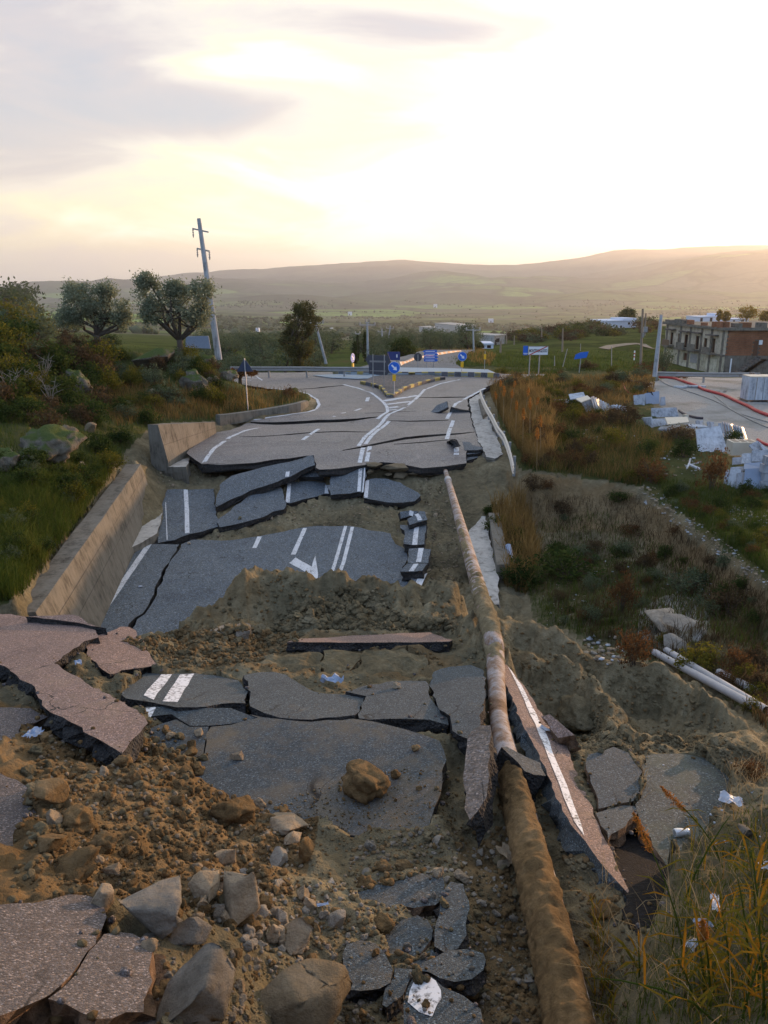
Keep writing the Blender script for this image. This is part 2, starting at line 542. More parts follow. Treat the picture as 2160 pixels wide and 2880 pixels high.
def scrub_fn(t):
 g = t.n('ShaderNodeNewGeometry').outputs['Position']
 n = t.noise(g, 0.06, 6.0, 0.7)
 n2 = t.noise(g, 1.3, 4.0, 0.7)
 k = t.math('ADD', t.math('MULTIPLY', n, 0.7), t.math('MULTIPLY', n2, 0.3))
 c = t.ramp(k, [(0.34, (0.030, 0.038, 0.015)), (0.47, (0.055, 0.066, 0.022)), (0.55, (0.085, 0.105, 0.030)), (0.66, (0.115, 0.088, 0.04))])
 return bsdf(t, c, 1.0, n2, 0.8, 0.3, 0.0)

SCRUB = mat('hillside_turf', scrub_fn)

def plain(col, rough=0.6, var=0.25, sc=8.0, metal=0.0, bstr=0.2, spec=0.4):
 def f(t):
  v = ocoord(t)
  n = t.noise(v, sc, 5.0, 0.65)
  c = t.mix(n, tuple(x * (1 - var) for x in col), tuple(min(1, x * (1 + var)) for x in col))
  return bsdf(t, c, rough, n, bstr, 0.01, spec, metal)
 return f

def concrete_fn(col=(0.30, 0.275, 0.235), streak=True):
 def f(t):
  v = ocoord(t)
  n = t.noise(v, 1.6, 6.0, 0.7)
  m = t.n('ShaderNodeMapping', {'Vector': v, 'Scale': (5, 5, 0.7)}).outputs[0]
  s = t.noise(m, 1.5, 5.0, 0.7)
  k = t.math('ADD', t.math('MULTIPLY', n, 0.5), t.math('MULTIPLY', s, 0.5))
  c = t.ramp(k, [(0.34, tuple(x * 0.32 for x in col)), (0.5, col), (0.68, tuple(x * 1.35 for x in col))])
  f_ = t.noise(v, 40.0, 4.0, 0.7)
  return bsdf(t, c, 0.92, t.math('ADD', k, f_), 0.4, 0.02, 0.2)
 return f

CONC = mat('concrete', concrete_fn((0.165, 0.152, 0.125)))
CONC_DARK = mat('stained_concrete', concrete_fn((0.13, 0.115, 0.10)))
CONC_PALE = mat('pale_concrete', concrete_fn((0.42, 0.40, 0.36)))
CONC_POST = mat('grey_concrete_post', concrete_fn((0.36, 0.38, 0.39)))
CONC_FRONT = mat('old_front_render', concrete_fn((0.50, 0.43, 0.32)))
WALLPAINT = mat('stained_render', concrete_fn((0.42, 0.38, 0.27)))
STEEL = mat('galvanised_steel', plain((0.42, 0.43, 0.44), 0.5, 0.3, 5.0, 0.75))
STEELDULL = mat('weathered_steel', plain((0.30, 0.30, 0.29), 0.65, 0.4, 3.0, 0.35))
def pipe_fn(t):
 v = ocoord(t)
 n = t.noise(v, 3.2, 7.0, 0.7, 0.6)
 n2 = t.noise(v, 18.0, 5.0, 0.7)
 k = t.math('ADD', t.math('MULTIPLY', n, 0.75), t.math('MULTIPLY', n2, 0.25))
 c = t.ramp(k, [(0.34, (0.10, 0.055, 0.03)), (0.44, (0.21, 0.13, 0.085)), (0.50, (0.27, 0.22, 0.19)), (0.58, (0.36, 0.33, 0.325)), (0.7, (0.30, 0.23, 0.17))])
 return bsdf(t, c, 0.75, t.math('ADD', n, n2), 0.6, 0.02, 0.25)

PIPE = mat('pipe_coating', pipe_fn)
PIPEWHITE = mat('white_pipe_plastic', plain((0.36, 0.37, 0.39), 0.5, 0.35, 3.0))
DARKSIGN = mat('grey_sign_back', plain((0.055, 0.06, 0.075), 0.6, 0.3, 6.0))
BLUESIGN = mat('blue_sign_face', plain((0.012, 0.13, 0.56), 0.4, 0.1, 6.0))
WHITESIGN = mat('white_sign_face', plain((0.78, 0.79, 0.80), 0.4, 0.08, 6.0))
REDSIGN = mat('red_sign_band', plain((0.45, 0.03, 0.025), 0.4, 0.1, 6.0))
BLACKSIGN = mat('black_lettering', plain((0.012, 0.012, 0.014), 0.5, 0.1))
YELLOW = mat('yellow_plastic', plain((0.72, 0.40, 0.01), 0.5, 0.15, 8.0))
KERBYEL = mat('yellow_kerb_paint', plain((0.44, 0.34, 0.09), 0.7, 0.35, 6.0))
KERBBLK = mat('black_kerb_paint', plain((0.10, 0.10, 0.11), 0.75, 0.4, 6.0))
WOODPOLE = mat('weathered_wood', plain((0.24, 0.19, 0.14), 0.85, 0.35, 5.0))
MARBLE = mat('white_marble', concrete_fn((0.42, 0.45, 0.48)))
MARBLEGREY = mat('grey_marble', concrete_fn((0.32, 0.345, 0.375)))
MARBLEBLUE = mat('blue_grey_marble', plain((0.21, 0.27, 0.36), 0.35, 0.2, 3.0, 0.0, 0.05))
MARBLEBUFF = mat('buff_marble', plain((0.50, 0.45, 0.36), 0.45, 0.2, 3.0, 0.0, 0.05))
REDHOSE = mat('red_corrugated_plastic', plain((0.40, 0.025, 0.03), 0.5, 0.2, 6.0))
BLACKHOSE = mat('black_hose_plastic', plain((0.05, 0.04, 0.05), 0.5, 0.2, 6.0))
GREYHOSE = mat('grey_hose_plastic', plain((0.26, 0.25, 0.23), 0.6, 0.2, 6.0))
WHITEWASH = mat('white_house_wall', plain((0.62, 0.66, 0.74), 0.8, 0.1, 1.5))
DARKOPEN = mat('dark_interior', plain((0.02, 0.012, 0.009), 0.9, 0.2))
WOODDOOR = mat('brown_shutter', plain((0.10, 0.042, 0.020), 0.7, 0.3, 6.0))
LITTER = mat('white_litter_plastic', plain((0.48, 0.50, 0.54), 0.5, 0.15, 10.0))
BLUEBAG = mat('blue_litter_plastic', plain((0.28, 0.35, 0.47), 0.45, 0.2, 10.0))
CAN = mat('white_can_metal', plain((0.72, 0.73, 0.74), 0.3, 0.1, 20.0, 0.3))
ORANGEBAR = mat('orange_barrier_plastic', plain((0.42, 0.17, 0.06), 0.6, 0.15, 3.0))
WHITEBAR = mat('white_barrier_plastic', plain((0.42, 0.38, 0.34), 0.6, 0.1, 3.0))
ISLANDFILL = mat('grey_gravel_fill', asphalt_fn((0.10, 0.10, 0.105), 20.0, 0.9))
PALEBAND = mat('pale_painted_concrete', plain((0.30, 0.36, 0.40), 0.8, 0.25, 2.0))

def leaf_fn(cols, trans=0.45, sc=0.6):
 def f(t):
  g = t.n('ShaderNodeNewGeometry')
  n = t.noise(g.outputs['Position'], sc, 3.0, 0.6)
  n2 = t.noise(g.outputs['Position'], sc * 14, 2.0, 0.6)
  rp = g.outputs['Random Per Island']
  k = t.math('ADD', t.math('ADD', t.math('MULTIPLY', n, 0.5), t.math('MULTIPLY', n2, 0.2)), t.math('MULTIPLY', rp, 0.3))
  st = [(0.30 + 0.4 * i / max(1, len(cols) - 1), c) for i, c in enumerate(cols)]
  c = t.ramp(k, st)
  d = t.n('ShaderNodeBsdfDiffuse', {'Color': c}).outputs[0]
  tr = t.n('ShaderNodeBsdfTranslucent', {'Color': c}).outputs[0]
  return t.n('ShaderNodeMixShader', {0: trans, 1: d, 2: tr}).outputs[0]
 return f

L_DARK = mat('dark_green_leaves', leaf_fn([(0.022, 0.038, 0.012), (0.045, 0.07, 0.02), (0.09, 0.11, 0.028)]))
L_OLIVE = mat('olive_leaves', leaf_fn([(0.14, 0.165, 0.105), (0.24, 0.27, 0.18), (0.34, 0.37, 0.25)], 0.55))
L_RUST = mat('rust_brown_leaves', leaf_fn([(0.055, 0.032, 0.016), (0.11, 0.058, 0.027), (0.18, 0.095, 0.038)]))
L_YELLOW = mat('yellow_green_leaves', leaf_fn([(0.05, 0.055, 0.012), (0.11, 0.11, 0.02), (0.20, 0.165, 0.03)]))
L_BROWN = mat('dry_brown_twigs', leaf_fn([(0.045, 0.030, 0.018), (0.085, 0.060, 0.034), (0.13, 0.095, 0.05)]))
L_EUCA = mat('eucalyptus_leaves', leaf_fn([(0.042, 0.05, 0.022), (0.09, 0.092, 0.036), (0.16, 0.135, 0.05)]))
L_GROVE = mat('grove_leaves', leaf_fn([(0.055, 0.075, 0.042), (0.105, 0.13, 0.072), (0.16, 0.185, 0.10)], 0.3))
L_GOLD = mat('golden_leaves', leaf_fn([(0.16, 0.11, 0.02), (0.32, 0.22, 0.03)]))
G_GREEN = mat('green_grass_blades', leaf_fn([(0.035, 0.055, 0.012), (0.065, 0.095, 0.018), (0.12, 0.13, 0.03)], 0.4, 0.8))
G_DRY = mat('dry_orange_grass', leaf_fn([(0.10, 0.066, 0.024), (0.205, 0.135, 0.05), (0.32, 0.215, 0.085)], 0.5, 0.8))
G_REED = mat('reed_leaves', leaf_fn([(0.075, 0.085, 0.015), (0.15, 0.13, 0.02), (0.38, 0.16, 0.015)], 0.5, 3.0))
G_STRAW = mat('pale_straw', leaf_fn([(0.26, 0.20, 0.11), (0.42, 0.34, 0.20)], 0.4, 1.0))
PLUME = mat('orange_seed_plume', leaf_fn([(0.30, 0.13, 0.03), (0.45, 0.22, 0.06)], 0.5, 3.0))
BARK = mat('dark_bark', plain((0.075, 0.058, 0.042), 0.95, 0.4, 8.0, 0.0, 0.8))
TWIG = mat('pale_bare_twig', plain((0.30, 0.26, 0.21), 0.9, 0.3, 8.0))

# ------------------------------------------------------------------ broken road plates
SLABS = []       # every plate, first as data: the ground is kept below them

class Slab:
 def __init__(s, label, px, plane, thick=0.22, top=None, side=None, jag=0.05, step=0.25, marks=(), name='asphalt_slab', cat='asphalt slab', group=None,
                 res=0.5, bump=0.006, holes=(), clamp=True, rag=0.35, seed=None, warp=None, kind=None, hf=1.7):
  s.hf = hf
  s.label, s.pl, s.thick, s.name, s.cat, s.group, s.kind = label, plane, thick, name, cat, group, kind
  s.top, s.side, s.marks, s.res, s.bump, s.clamp, s.rag, s.warp = top or ASPH, side or BITUMEN, marks, res, bump, clamp, rag, warp
  s.rnd = random.Random(len(SLABS) * 7 + 3 if seed is None else seed)
  s.seed = len(SLABS) * 13
  s.out = s.loop([plane.uv(plane.hit(*p)) for p in px], step, jag)
  s.holes = [s.loop([plane.uv(plane.hit(*p)) for p in h], step, jag * 0.6) for h in holes]
  s.world = [plane.at(*q) for q in s.out]
  SLABS.append(s)

 def loop(s, q, step, jag):
  r = []
  for i, a in enumerate(q):
   b = q[(i + 1) % len(q)]
   L = math.hypot(b[0] - a[0], b[1] - a[1])
   n = max(1, min(60, int(L / step)))
   nx, ny = (-(b[1] - a[1]) / max(L, 1e-6), (b[0] - a[0]) / max(L, 1e-6))
   o = 0.0
   for k in range(n):
    f = (k + (s.rnd.uniform(-.25, .25) if k else 0)) / n
    o = 0.45 * o + s.rnd.uniform(-jag, jag) if k else s.rnd.uniform(-jag, jag) * .3
    r.append((a[0] + (b[0] - a[0]) * f + nx * o, a[1] + (b[1] - a[1]) * f + ny * o))
  return r

 def h(s, u, v):
  w = s.bump * fbm(np.asarray(u) * s.hf, np.asarray(v) * s.hf, 3, s.seed)
  if s.warp is not None:
   P = np.array([list(s.pl.at(float(a), float(b))) for a, b in zip(np.ravel(u), np.ravel(v))]).reshape(-1, 3)
   w = w + s.warp(P[:, 0], P[:, 1])
  return w

 def tri(s, loops, res):
  pts, edges = [], []
  for lp in loops:
   b = len(pts)
   pts += [Vector(p) for p in lp]
   edges += [(b + i, b + (i + 1) % len(lp)) for i in range(len(lp))]
  xs, ys = [p[0] for p in loops[0]], [p[1] for p in loops[0]]
  nx, ny = int((max(xs) - min(xs)) / res), int((max(ys) - min(ys)) / res)
  if 0 < nx * ny < 9000:
   gx, gy = np.meshgrid(np.arange(1, nx + 1), np.arange(1, ny + 1))
   gx = min(xs) + (gx.ravel() - 0.5 + 0.2 * np.sin(gy.ravel() * 7.0)) * res
   gy = min(ys) + (gy.ravel() - 0.5) * res
   ok = in_poly(gx, gy, loops[0])
   for hl in loops[1:]:
    ok &= ~in_poly(gx, gy, hl)
   pts += [Vector((float(a), float(b))) for a, b in zip(gx[ok], gy[ok])]
  V, E, Fc, *_ = delaunay_2d_cdt(pts, edges, [], 0, 1e-5)
  V = np.array([(v.x, v.y) for v in V])
  Fc = np.array([f for f in Fc if len(f) == 3])
  c = V[Fc].mean(1)
  ok = in_poly(c[:, 0], c[:, 1], loops[0])
  for hl in loops[1:]:
   ok &= ~in_poly(c[:, 0], c[:, 1], hl)
  return V, Fc[ok]

 def build(s, parent=None):
  V, T = s.tri([s.out] + s.holes, s.res)
  a, b, c = V[T[:, 0]], V[T[:, 1]], V[T[:, 2]]
  flip = ((b[:, 0] - a[:, 0]) * (c[:, 1] - a[:, 1]) - (b[:, 1] - a[:, 1]) * (c[:, 0] - a[:, 0])) < 0
  T[flip] = T[flip][:, ::-1]
  H = s.h(V[:, 0], V[:, 1])
  e1, e2, n, p = (np.array(x) for x in (s.pl.e1, s.pl.e2, s.pl.n, s.pl.p))
  org = np.array(sum(s.world, Vector()) / len(s.world)) - n * s.thick
  pos = lambda uv, h: p + uv[:, :1] * e1 + uv[:, 1:2] * e2 + np.asarray(h).reshape(-1, 1) * n - org
  top = pos(V, H)
  cnt = {}
  for f in T:
   for i in range(3):
    x, y = int(f[i]), int(f[(i + 1) % 3])
    cnt[(x, y)] = 1
  bnd = [e for e in cnt if (e[1], e[0]) not in cnt]
  used = sorted({i for e in bnd for i in e})
  idx = {v: i for i, v in enumerate(used)}
  nrm = np.zeros((len(used), 2))
  for x, y in bnd:
   d = V[y] - V[x]
   L = max(1e-6, np.hypot(*d))
   o = np.array([d[1], -d[0]]) / L
   nrm[idx[x]] += o
   nrm[idx[y]] += o
  nrm /= np.maximum(1e-6, np.hypot(nrm[:, 0], nrm[:, 1]))[:, None]
  bu, bh = V[used], H[used]
  r = np.random.default_rng(s.seed + 5)
  rg = s.rag * min(s.thick, 0.25)
  m1 = pos(bu + nrm * (r.uniform(-0.5, 0.25, (len(used), 1)) * rg), bh - s.thick * 0.35 * r.uniform(0.8, 1.2, len(used)))
  m2 = pos(bu + nrm * (r.uniform(-0.8, 0.5, (len(used), 1)) * rg), bh - s.thick * 0.7 * r.uniform(0.85, 1.15, len(used)))
  bt = pos(bu + nrm * (r.uniform(-1.3, 0.2, (len(used), 1)) * rg), bh - s.thick * r.uniform(0.9, 1.15, len(used)))
  k, m = len(top), len(used)
  Q = np.concatenate([top, m1, m2, bt])
  faces = [tuple(int(i) for i in f) for f in T]
  fm = [0] * len(faces)
  for x, y in bnd:
   ix, iy = idx[x], idx[y]
   ring = [(x, y), (k + ix, k + iy), (k + m + ix, k + m + iy), (k + 2 * m + ix, k + 2 * m + iy)]
   for (p0, p1), (q0, q1) in zip(ring, ring[1:]):
    faces.append((p1, p0, q0, q1))
    fm.append(1)
  me = mesh(s.name, Q, faces, [s.top, s.side], fm)
  o = obj(s.name, me, org, parent)
  if parent is None:
   prop(o, s.label, s.cat, s.group, s.kind or 'thing')
  elif s.label:
   prop(o, s.label)
  for mk in s.marks:
   s.mark(o, org, *mk)
  s.o = o
  return o

 def mark(s, o, org, kind, px, w=0.15, m=None, name='lane_marking'):
  q = [s.pl.uv(s.pl.hit(*p)) for p in px]
  e1, e2, n, p = (np.array(x) for x in (s.pl.e1, s.pl.e2, s.pl.n, s.pl.p))
  if kind == 'line':
   pts = []
   for a, b in zip(q, q[1:]):
    k = max(1, min(24, int(math.hypot(b[0] - a[0], b[1] - a[1]) / 0.4)))
    pts += [(a[0] + (b[0] - a[0]) * i / k, a[1] + (b[1] - a[1]) * i / k) for i in range(k)]
   pts.append(q[-1])
   A = np.array(pts)
   D = np.gradient(A, axis=0)
   D /= np.maximum(1e-9, np.hypot(D[:, 0], D[:, 1]))[:, None]
   N = np.stack([-D[:, 1], D[:, 0]], 1) * w / 2
   r = np.random.default_rng(len(pts))
   wob = r.uniform(0.93, 1.05, (len(A), 1))
   V = np.concatenate([A + N * wob, A, A - N * wob])
   L = len(A)
   T = [(j * L + i, (j + 1) * L + i, (j + 1) * L + i + 1, j * L + i + 1) for i in range(L - 1) for j in (0, 1)]
  else:
   lp = s.loop(q, 0.25, 0.012)
   V, T = s.tri([lp], 0.3)
   a, b, c = V[T[:, 0]], V[T[:, 1]], V[T[:, 2]]
   fl = ((b[:, 0] - a[:, 0]) * (c[:, 1] - a[:, 1]) - (b[:, 1] - a[:, 1]) * (c[:, 0] - a[:, 0])) < 0
   T[fl] = T[fl][:, ::-1]
   T = [tuple(int(i) for i in f) for f in T]
  H = s.h(V[:, 0], V[:, 1]) + 0.005
  P = p + V[:, :1] * e1 + V[:, 1:2] * e2 + H.reshape(-1, 1) * n - org
  me = mesh(name, P, T, [m or PAINT])
  # keep the painted face upward
  if me.polygons and me.polygons[0].normal.dot(s.pl.n) < 0:
   me.flip_normals()
  obj(name, me, (0, 0, 0), o)

L = lambda f, *p: [f(*q) for q in p]
# --- the far road, still level (z = 0): pieces between the long cracks
FLAT = Plane((1080, 1200, 0.0))
# long cracks open as narrow gaps
def lens(f, pts, w):
 """a thin gap along a line of pixels, w = depth of the gap in pixels at its widest"""
 n = len(pts)
 up = [(x, y - w * math.sin(PI * (i + .25) / (n - .5)) ** 0.6 * 0.5) for i, (x, y) in enumerate(pts)]
 dn = [(x, y + w * math.sin(PI * (i + .25) / (n - .5)) ** 0.6 * 0.5) for i, (x, y) in enumerate(pts)]
 return [f(*q) for q in up] + [f(*q) for q in dn[::-1]]

road_out = (L(c4, (1250, 240), (1345, 222)) + L(c2, (135, 806), (190, 790), (420, 762), (520, 735), (560, 720), (575, 695), (560, 668), (505, 640), (430, 622), (330, 608), (200, 592), (90, 575), (-60, 560), (-300, 545),
             (-300, 500), (-60, 506), (100, 512), (330, 512), (640, 508), (900, 508), (1060, 496), (1300, 500), (1500, 512), (1720, 522), (1900, 520), (1850, 548), (1640, 562), (1535, 602), (1445, 660), (1450, 740), (1465, 790), (1490, 860), (1500, 905),
             (1520, 945), (1440, 960), (1435, 1020))
   + L(c2, (1300, 1036), (1180, 1045), (1090, 1028), (1020, 1016), (940, 1012), (800, 1030), (640, 1050), (575, 1052), (552, 1040), (545, 985), (400, 996), (200, 1015), (0, 1026), (-120, 1022))
   + L(c4, (1330, 398), (1175, 402), (1120, 372), (1085, 352), (1150, 300)))
K1 = lens(c2, [(135, 796), (235, 800), (330, 802), (440, 798), (560, 792), (680, 790), (800, 784), (920, 772)], 13)
K1b = lens(c2, [(985, 789), (1100, 792), (1220, 791), (1330, 789)], 5)
K2 = lens(c2, [(112, 885), (260, 882), (400, 872), (520, 864), (640, 858), (800, 858), (930, 859)], 6)
K3 = lens(c2, [(712, 962), (820, 947), (930, 926), (1010, 910), (1080, 897), (1170, 886), (1250, 878), (1370, 868), (1487, 855)], 14)
K3b = lens(c2, [(1010, 930), (1100, 926), (1200, 918), (1340, 906)], 6)
K4 = lens(c2, [(440, 610), (540, 603), (640, 592), (720, 585)], 4)
K5 = lens(c2, [(1150, 655), (1280, 655), (1400, 653), (1505, 650)], 6)
K6 = lens(c2, [(840, 752), (930, 748), (1040, 742), (1140, 740)], 3)
road_marks = [
 ('line', L(c4, (1187, 396), (1250, 325), (1340, 265), (1430, 228), (1520, 202)), 0.17),
 ('line', L(c2, (195, 788), (380, 765), (510, 742), (560, 722), (576, 698), (562, 668), (505, 636), (430, 616), (260, 602)), 0.16),
 ('line', L(c2, (480, 904), (575, 838)), 0.17), ('line', L(c2, (615, 781), (668, 768)), 0.17), ('line', L(c2, (785, 735), (820, 722)), 0.17),
 ('line', L(c2, (853, 682), (864, 652)), 0.2), ('line', L(c2, (704, 752), (736, 745)), 0.15),
 ('line', L(c2, (805, 940), (840, 893), (880, 857), (975, 765)), 0.17), ('line', L(c2, (845, 930), (880, 885), (925, 840), (983, 792)), 0.17),
 ('line', L(c2, (812, 1016), (832, 950)), 0.17), ('line', L(c2, (853, 1010), (872, 942)), 0.17),
 ('line', L(c2, (915, 782), (975, 742), (972, 716), (955, 690), (880, 628), (800, 600), (718, 580)), 0.17),
 ('line', L(c2, (950, 786), (985, 757), (1080, 715), (1140, 665), (1190, 610), (1290, 575), (1400, 552)), 0.17),
 ('line', L(c2, (952, 678), (1155, 644)), 0.42), ('line', L(c2, (968, 699), (1116, 681)), 0.36), ('line', L(c2, (978, 719), (1078, 708)), 0.34), ('line', L(c2, (980, 733), (1030, 727)), 0.25),
 ('line', L(c2, (1320, 902), (1338, 838), (1358, 790)), 0.18), ('line', L(c2, (1322, 782), (1345, 745), (1372, 695), (1440, 655), (1545, 602)), 0.18),
 ('line', L(c2, (1376, 988), (1377, 950)), 0.2), ('line', L(c2, (1373, 1022), (1385, 1014)), 0.2),
 ('line', L(c2, (1700, 552), (1560, 552)), 0.12), ('line', L(c2, (100, 536), (215, 545)), 0.12), ('line', L(c2, (100, 550), (180, 556)), 0.12), ('line', L(c2, (210, 535), (245, 556)), 0.12),
 ('line', L(c2, (560, 533), (640, 545), (720, 545)), 0.12),
]

def road_warp(x, y):
 # the plates dip a little towards each crack
 w = -0.10 * np.exp(-((y - 37.6) / 1.3) ** 2) * np.clip((4 - x) / 8, 0, 1) - 0.12 * np.clip((32.0 - y) / 2, 0, 1) ** 2
 return w + 0.07 * np.exp(-((y - 39.8) / 1.6) ** 2) + 0.03 * np.sin(y * 0.6 + x * 0.3) * np.clip((60 - y) / 20, 0, 1) - 0.03

S_ROAD = Slab('cracked far road with white lines', road_out, FLAT, 0.30, top=ASPH_FAR, step=0.5, jag=0.06, name='road', kind='structure', marks=road_marks,
              holes=[K1, K1b, K2, K3, K3b, K4, K5, K6], res=0.8, bump=0.012, warp=road_warp, rag=0.6)
S_ROAD.cat = None

# --- plates that have dropped behind the front edge
PL1 = Plane((610, 1419, -0.9), (884, 1284, 0.0), (622, 1354, -0.55))
Slab('long tilted asphalt slab under the front edge of the far road', L(e2, (470, 570), (520, 385), (610, 325), (760, 285), (935, 240), (1080, 210), (1300, 148), (1320, 235), (1200, 280), (1100, 335),
     (1000, 375), (870, 420), (760, 455), (640, 510), (540, 560), (480, 590)), PL1, 0.24, marks=[('line', L(e2, (1078, 335), (1085, 292)), 0.15)])
PL2 = Plane((617, 1484, -1.15), (803, 1425, -1.0), (778, 1357, -0.72))
Slab('leaf-shaped asphalt slab without paint, below the long wedge slab', L(e2, (495, 690), (560, 650), (650, 570), (780, 480), (880, 420), (985, 390), (1020, 420), (1050, 500), (1070, 580), (1050, 610), (960, 630), (860, 680),
     (700, 725), (600, 745), (505, 762), (490, 720)), PL2, 0.24)
PL3 = Plane((805, 1416, -1.0), (930, 1390, -1.0), (850, 1352, -0.75))
Slab('asphalt slab with a white line at its left edge and a white dash at right', L(e2, (1065, 555), (1080, 385), (1140, 378), (1320, 372), (1430, 395), (1450, 410), (1445, 480), (1390, 482), (1270, 515), (1180, 540), (1100, 560)), PL3, 0.24,
     marks=[('line', L(e2, (1082, 553), (1098, 388)), 0.14), ('line', L(e2, (1415, 478), (1420, 405)), 0.18)])
PL4 = Plane((1019, 1390, -0.8), (840, 1388, -0.85), (928, 1318, -0.35))
Slab('small dark wedge of asphalt jammed under the crack at the front edge', L(e2, (1140, 345), (1200, 290), (1310, 258), (1390, 300), (1380, 335), (1290, 335)), Plane((850, 1335, -0.55), (900, 1335, -0.5), (880, 1318, -0.38)), 0.2)
Slab('steep asphalt slab with a white line along its right side, hanging from the road edge', L(e3, (80, 255), (200, 245), (380, 240), (388, 300), (365, 470), (320, 462), (250, 475), (170, 480), (90, 490), (60, 420), (90, 400)), PL4, 0.25,
     marks=[('line', L(e3, (330, 460), (345, 243)), 0.13), ('line', L(e3, (362, 466), (375, 330), (380, 250)), 0.05)])
PL5 = Plane((1072, 1414, -0.95), (1180, 1392, -0.85), (1060, 1345, -0.6))
Slab('pointed asphalt slab with a white line on its left edge, nearest the pipe', L(e3, (370, 512), (385, 362), (470, 345), (570, 352), (680, 385), (780, 440), (855, 490), (800, 540), (700, 555), (570, 552), (480, 535)), PL5, 0.24,
     marks=[('line', L(e3, (388, 512), (402, 364)), 0.14)])
PL0 = Plane((530, 1503, -1.25), (603, 1378, -0.95), (470, 1380, -0.95))
Slab('square asphalt slab with one straight white line beside the concrete wall', L(c4, (925, 885), (938, 760), (962, 600), (968, 575), (1100, 572), (1250, 570), (1252, 640), (1258, 720), (1278, 790), (1180, 818), (1100, 835), (1020, 870)), PL0, 0.25,
     marks=[('line', L(c4, (1092, 830), (1090, 700), (1083, 575)), 0.15), ('line', L(c4, (975, 868), (966, 650)), 0.03)])
SUNK = Plane((1000, 1560, -1.30)).tilt(0.0, 0.0)
lm = [('line', L(c4, (548, 1362), (700, 1140), (870, 893)), 0.17)]
Slab('left strip of the great sunken road slab, with a long white edge line', L(c4, (430, 1400), (480, 1290), (560, 1160), (650, 1010), (690, 955), (740, 925), (800, 900), (862, 892), (950, 892), (1043, 895), (1005, 960), (970, 1015), (940, 1080), (905, 1140), (900, 1185),
     (870, 1240), (830, 1295), (790, 1320), (740, 1390), (700, 1450), (560, 1480)), SUNK, 0.25, marks=lm, name='asphalt_slab')
Slab('great sunken road slab with turn arrow and double centre line', L(c4, (765, 1392), (800, 1330), (845, 1300), (885, 1245), (915, 1190), (915, 1150), (952, 1085), (985, 1020), (1018, 965), (1058, 893), (1120, 868)) +
     L(e2, (290, 868), (400, 872), (600, 873), (760, 850), (900, 826), (1050, 800), (1200, 768), (1330, 752)) + L(e3, (0, 752), (110, 755), (250, 752), (340, 765), (420, 790), (530, 800), (600, 815), (618, 870), (640, 905), (700, 930), (750, 960), (740, 1040),
     (690, 1140), (760, 1180), (820, 1210), (830, 1330), (300, 1480), (-300, 1600)) + L(c4, (1200, 1600), (800, 1480)), SUNK, 0.25, res=0.8,
     marks=[('line', L(e2, (800, 940), (845, 843)), 0.14), ('line', L(e2, (1130, 995), (1230, 770)), 0.14), ('line', L(e3, (64, 1255), (130, 1060), (218, 752)), 0.105), ('line', L(e3, (140, 1220), (200, 1060), (275, 760)), 0.115),
   ('poly', L(c5, (445, 690), (480, 660), (575, 715), (595, 650), (610, 780), (600, 790), (530, 740), (440, 690)))])
Slab('thin flake of road edge beside the earth heap, with a fading white line', L(e3, (770, 1190), (830, 1150), (905, 1140), (880, 1200), (840, 1290), (800, 1300)), Plane((1180, 1640, -1.15)), 0.12, marks=[('line', L(e3, (820, 1280), (880, 1150)), 0.2)])
grp = None
Slab('small asphalt block with a slanted white line, farthest in the row beside the pipe', L(e3, (678, 630), (760, 622), (835, 628), (800, 655), (740, 675), (685, 690)), Plane((1145, 1450, -0.9), (1175, 1440, -0.85), (1150, 1438, -0.8)), 0.2, jag=0.03,
     marks=[('line', L(e3, (770, 665), (778, 625)), 0.15)])
Slab('broken asphalt block with a bent white line in the row beside the pipe', L(e3, (740, 690), (800, 660), (850, 625), (890, 630), (912, 700), (830, 722), (760, 742)), Plane((1150, 1470, -0.75), (1200, 1460, -0.7), (1180, 1440, -0.6)), 0.2, jag=0.03,
     marks=[('line', L(e3, (848, 705), (832, 665), (815, 650)), 0.15)])
Slab('oblong asphalt block with a straight white line, third in the row beside the pipe', L(e3, (680, 740), (760, 745), (830, 725), (905, 705), (900, 790), (885, 905), (800, 915), (708, 905), (715, 790), (680, 770)), Plane((1140, 1530, -1.0), (1195, 1528, -0.95), (1190, 1470, -0.9)), 0.24, jag=0.03,
     marks=[('line', L(e3, (803, 912), (815, 800), (828, 728)), 0.15)])
Slab('squarish asphalt block with a straight white line, fourth in the row beside the pipe', L(e3, (755, 945), (835, 938), (938, 948), (920, 1065), (860, 1068), (748, 1065)), Plane((1150, 1580, -0.95), (1205, 1580, -0.9), (1205, 1545, -0.85)), 0.24, jag=0.03,
     marks=[('line', L(e3, (836, 1060), (858, 940)), 0.15)])
Slab('tilted asphalt block with a slanted white line, nearest in the row beside the pipe', L(e3, (678, 1138), (745, 1068), (860, 1072), (915, 1072), (870, 1130), (800, 1138)), Plane((1130, 1608, -1.0), (1195, 1600, -0.9), (1195, 1587, -0.9)), 0.26, jag=0.03,
     marks=[('line', L(e3, (775, 1135), (815, 1075)), 0.15)])
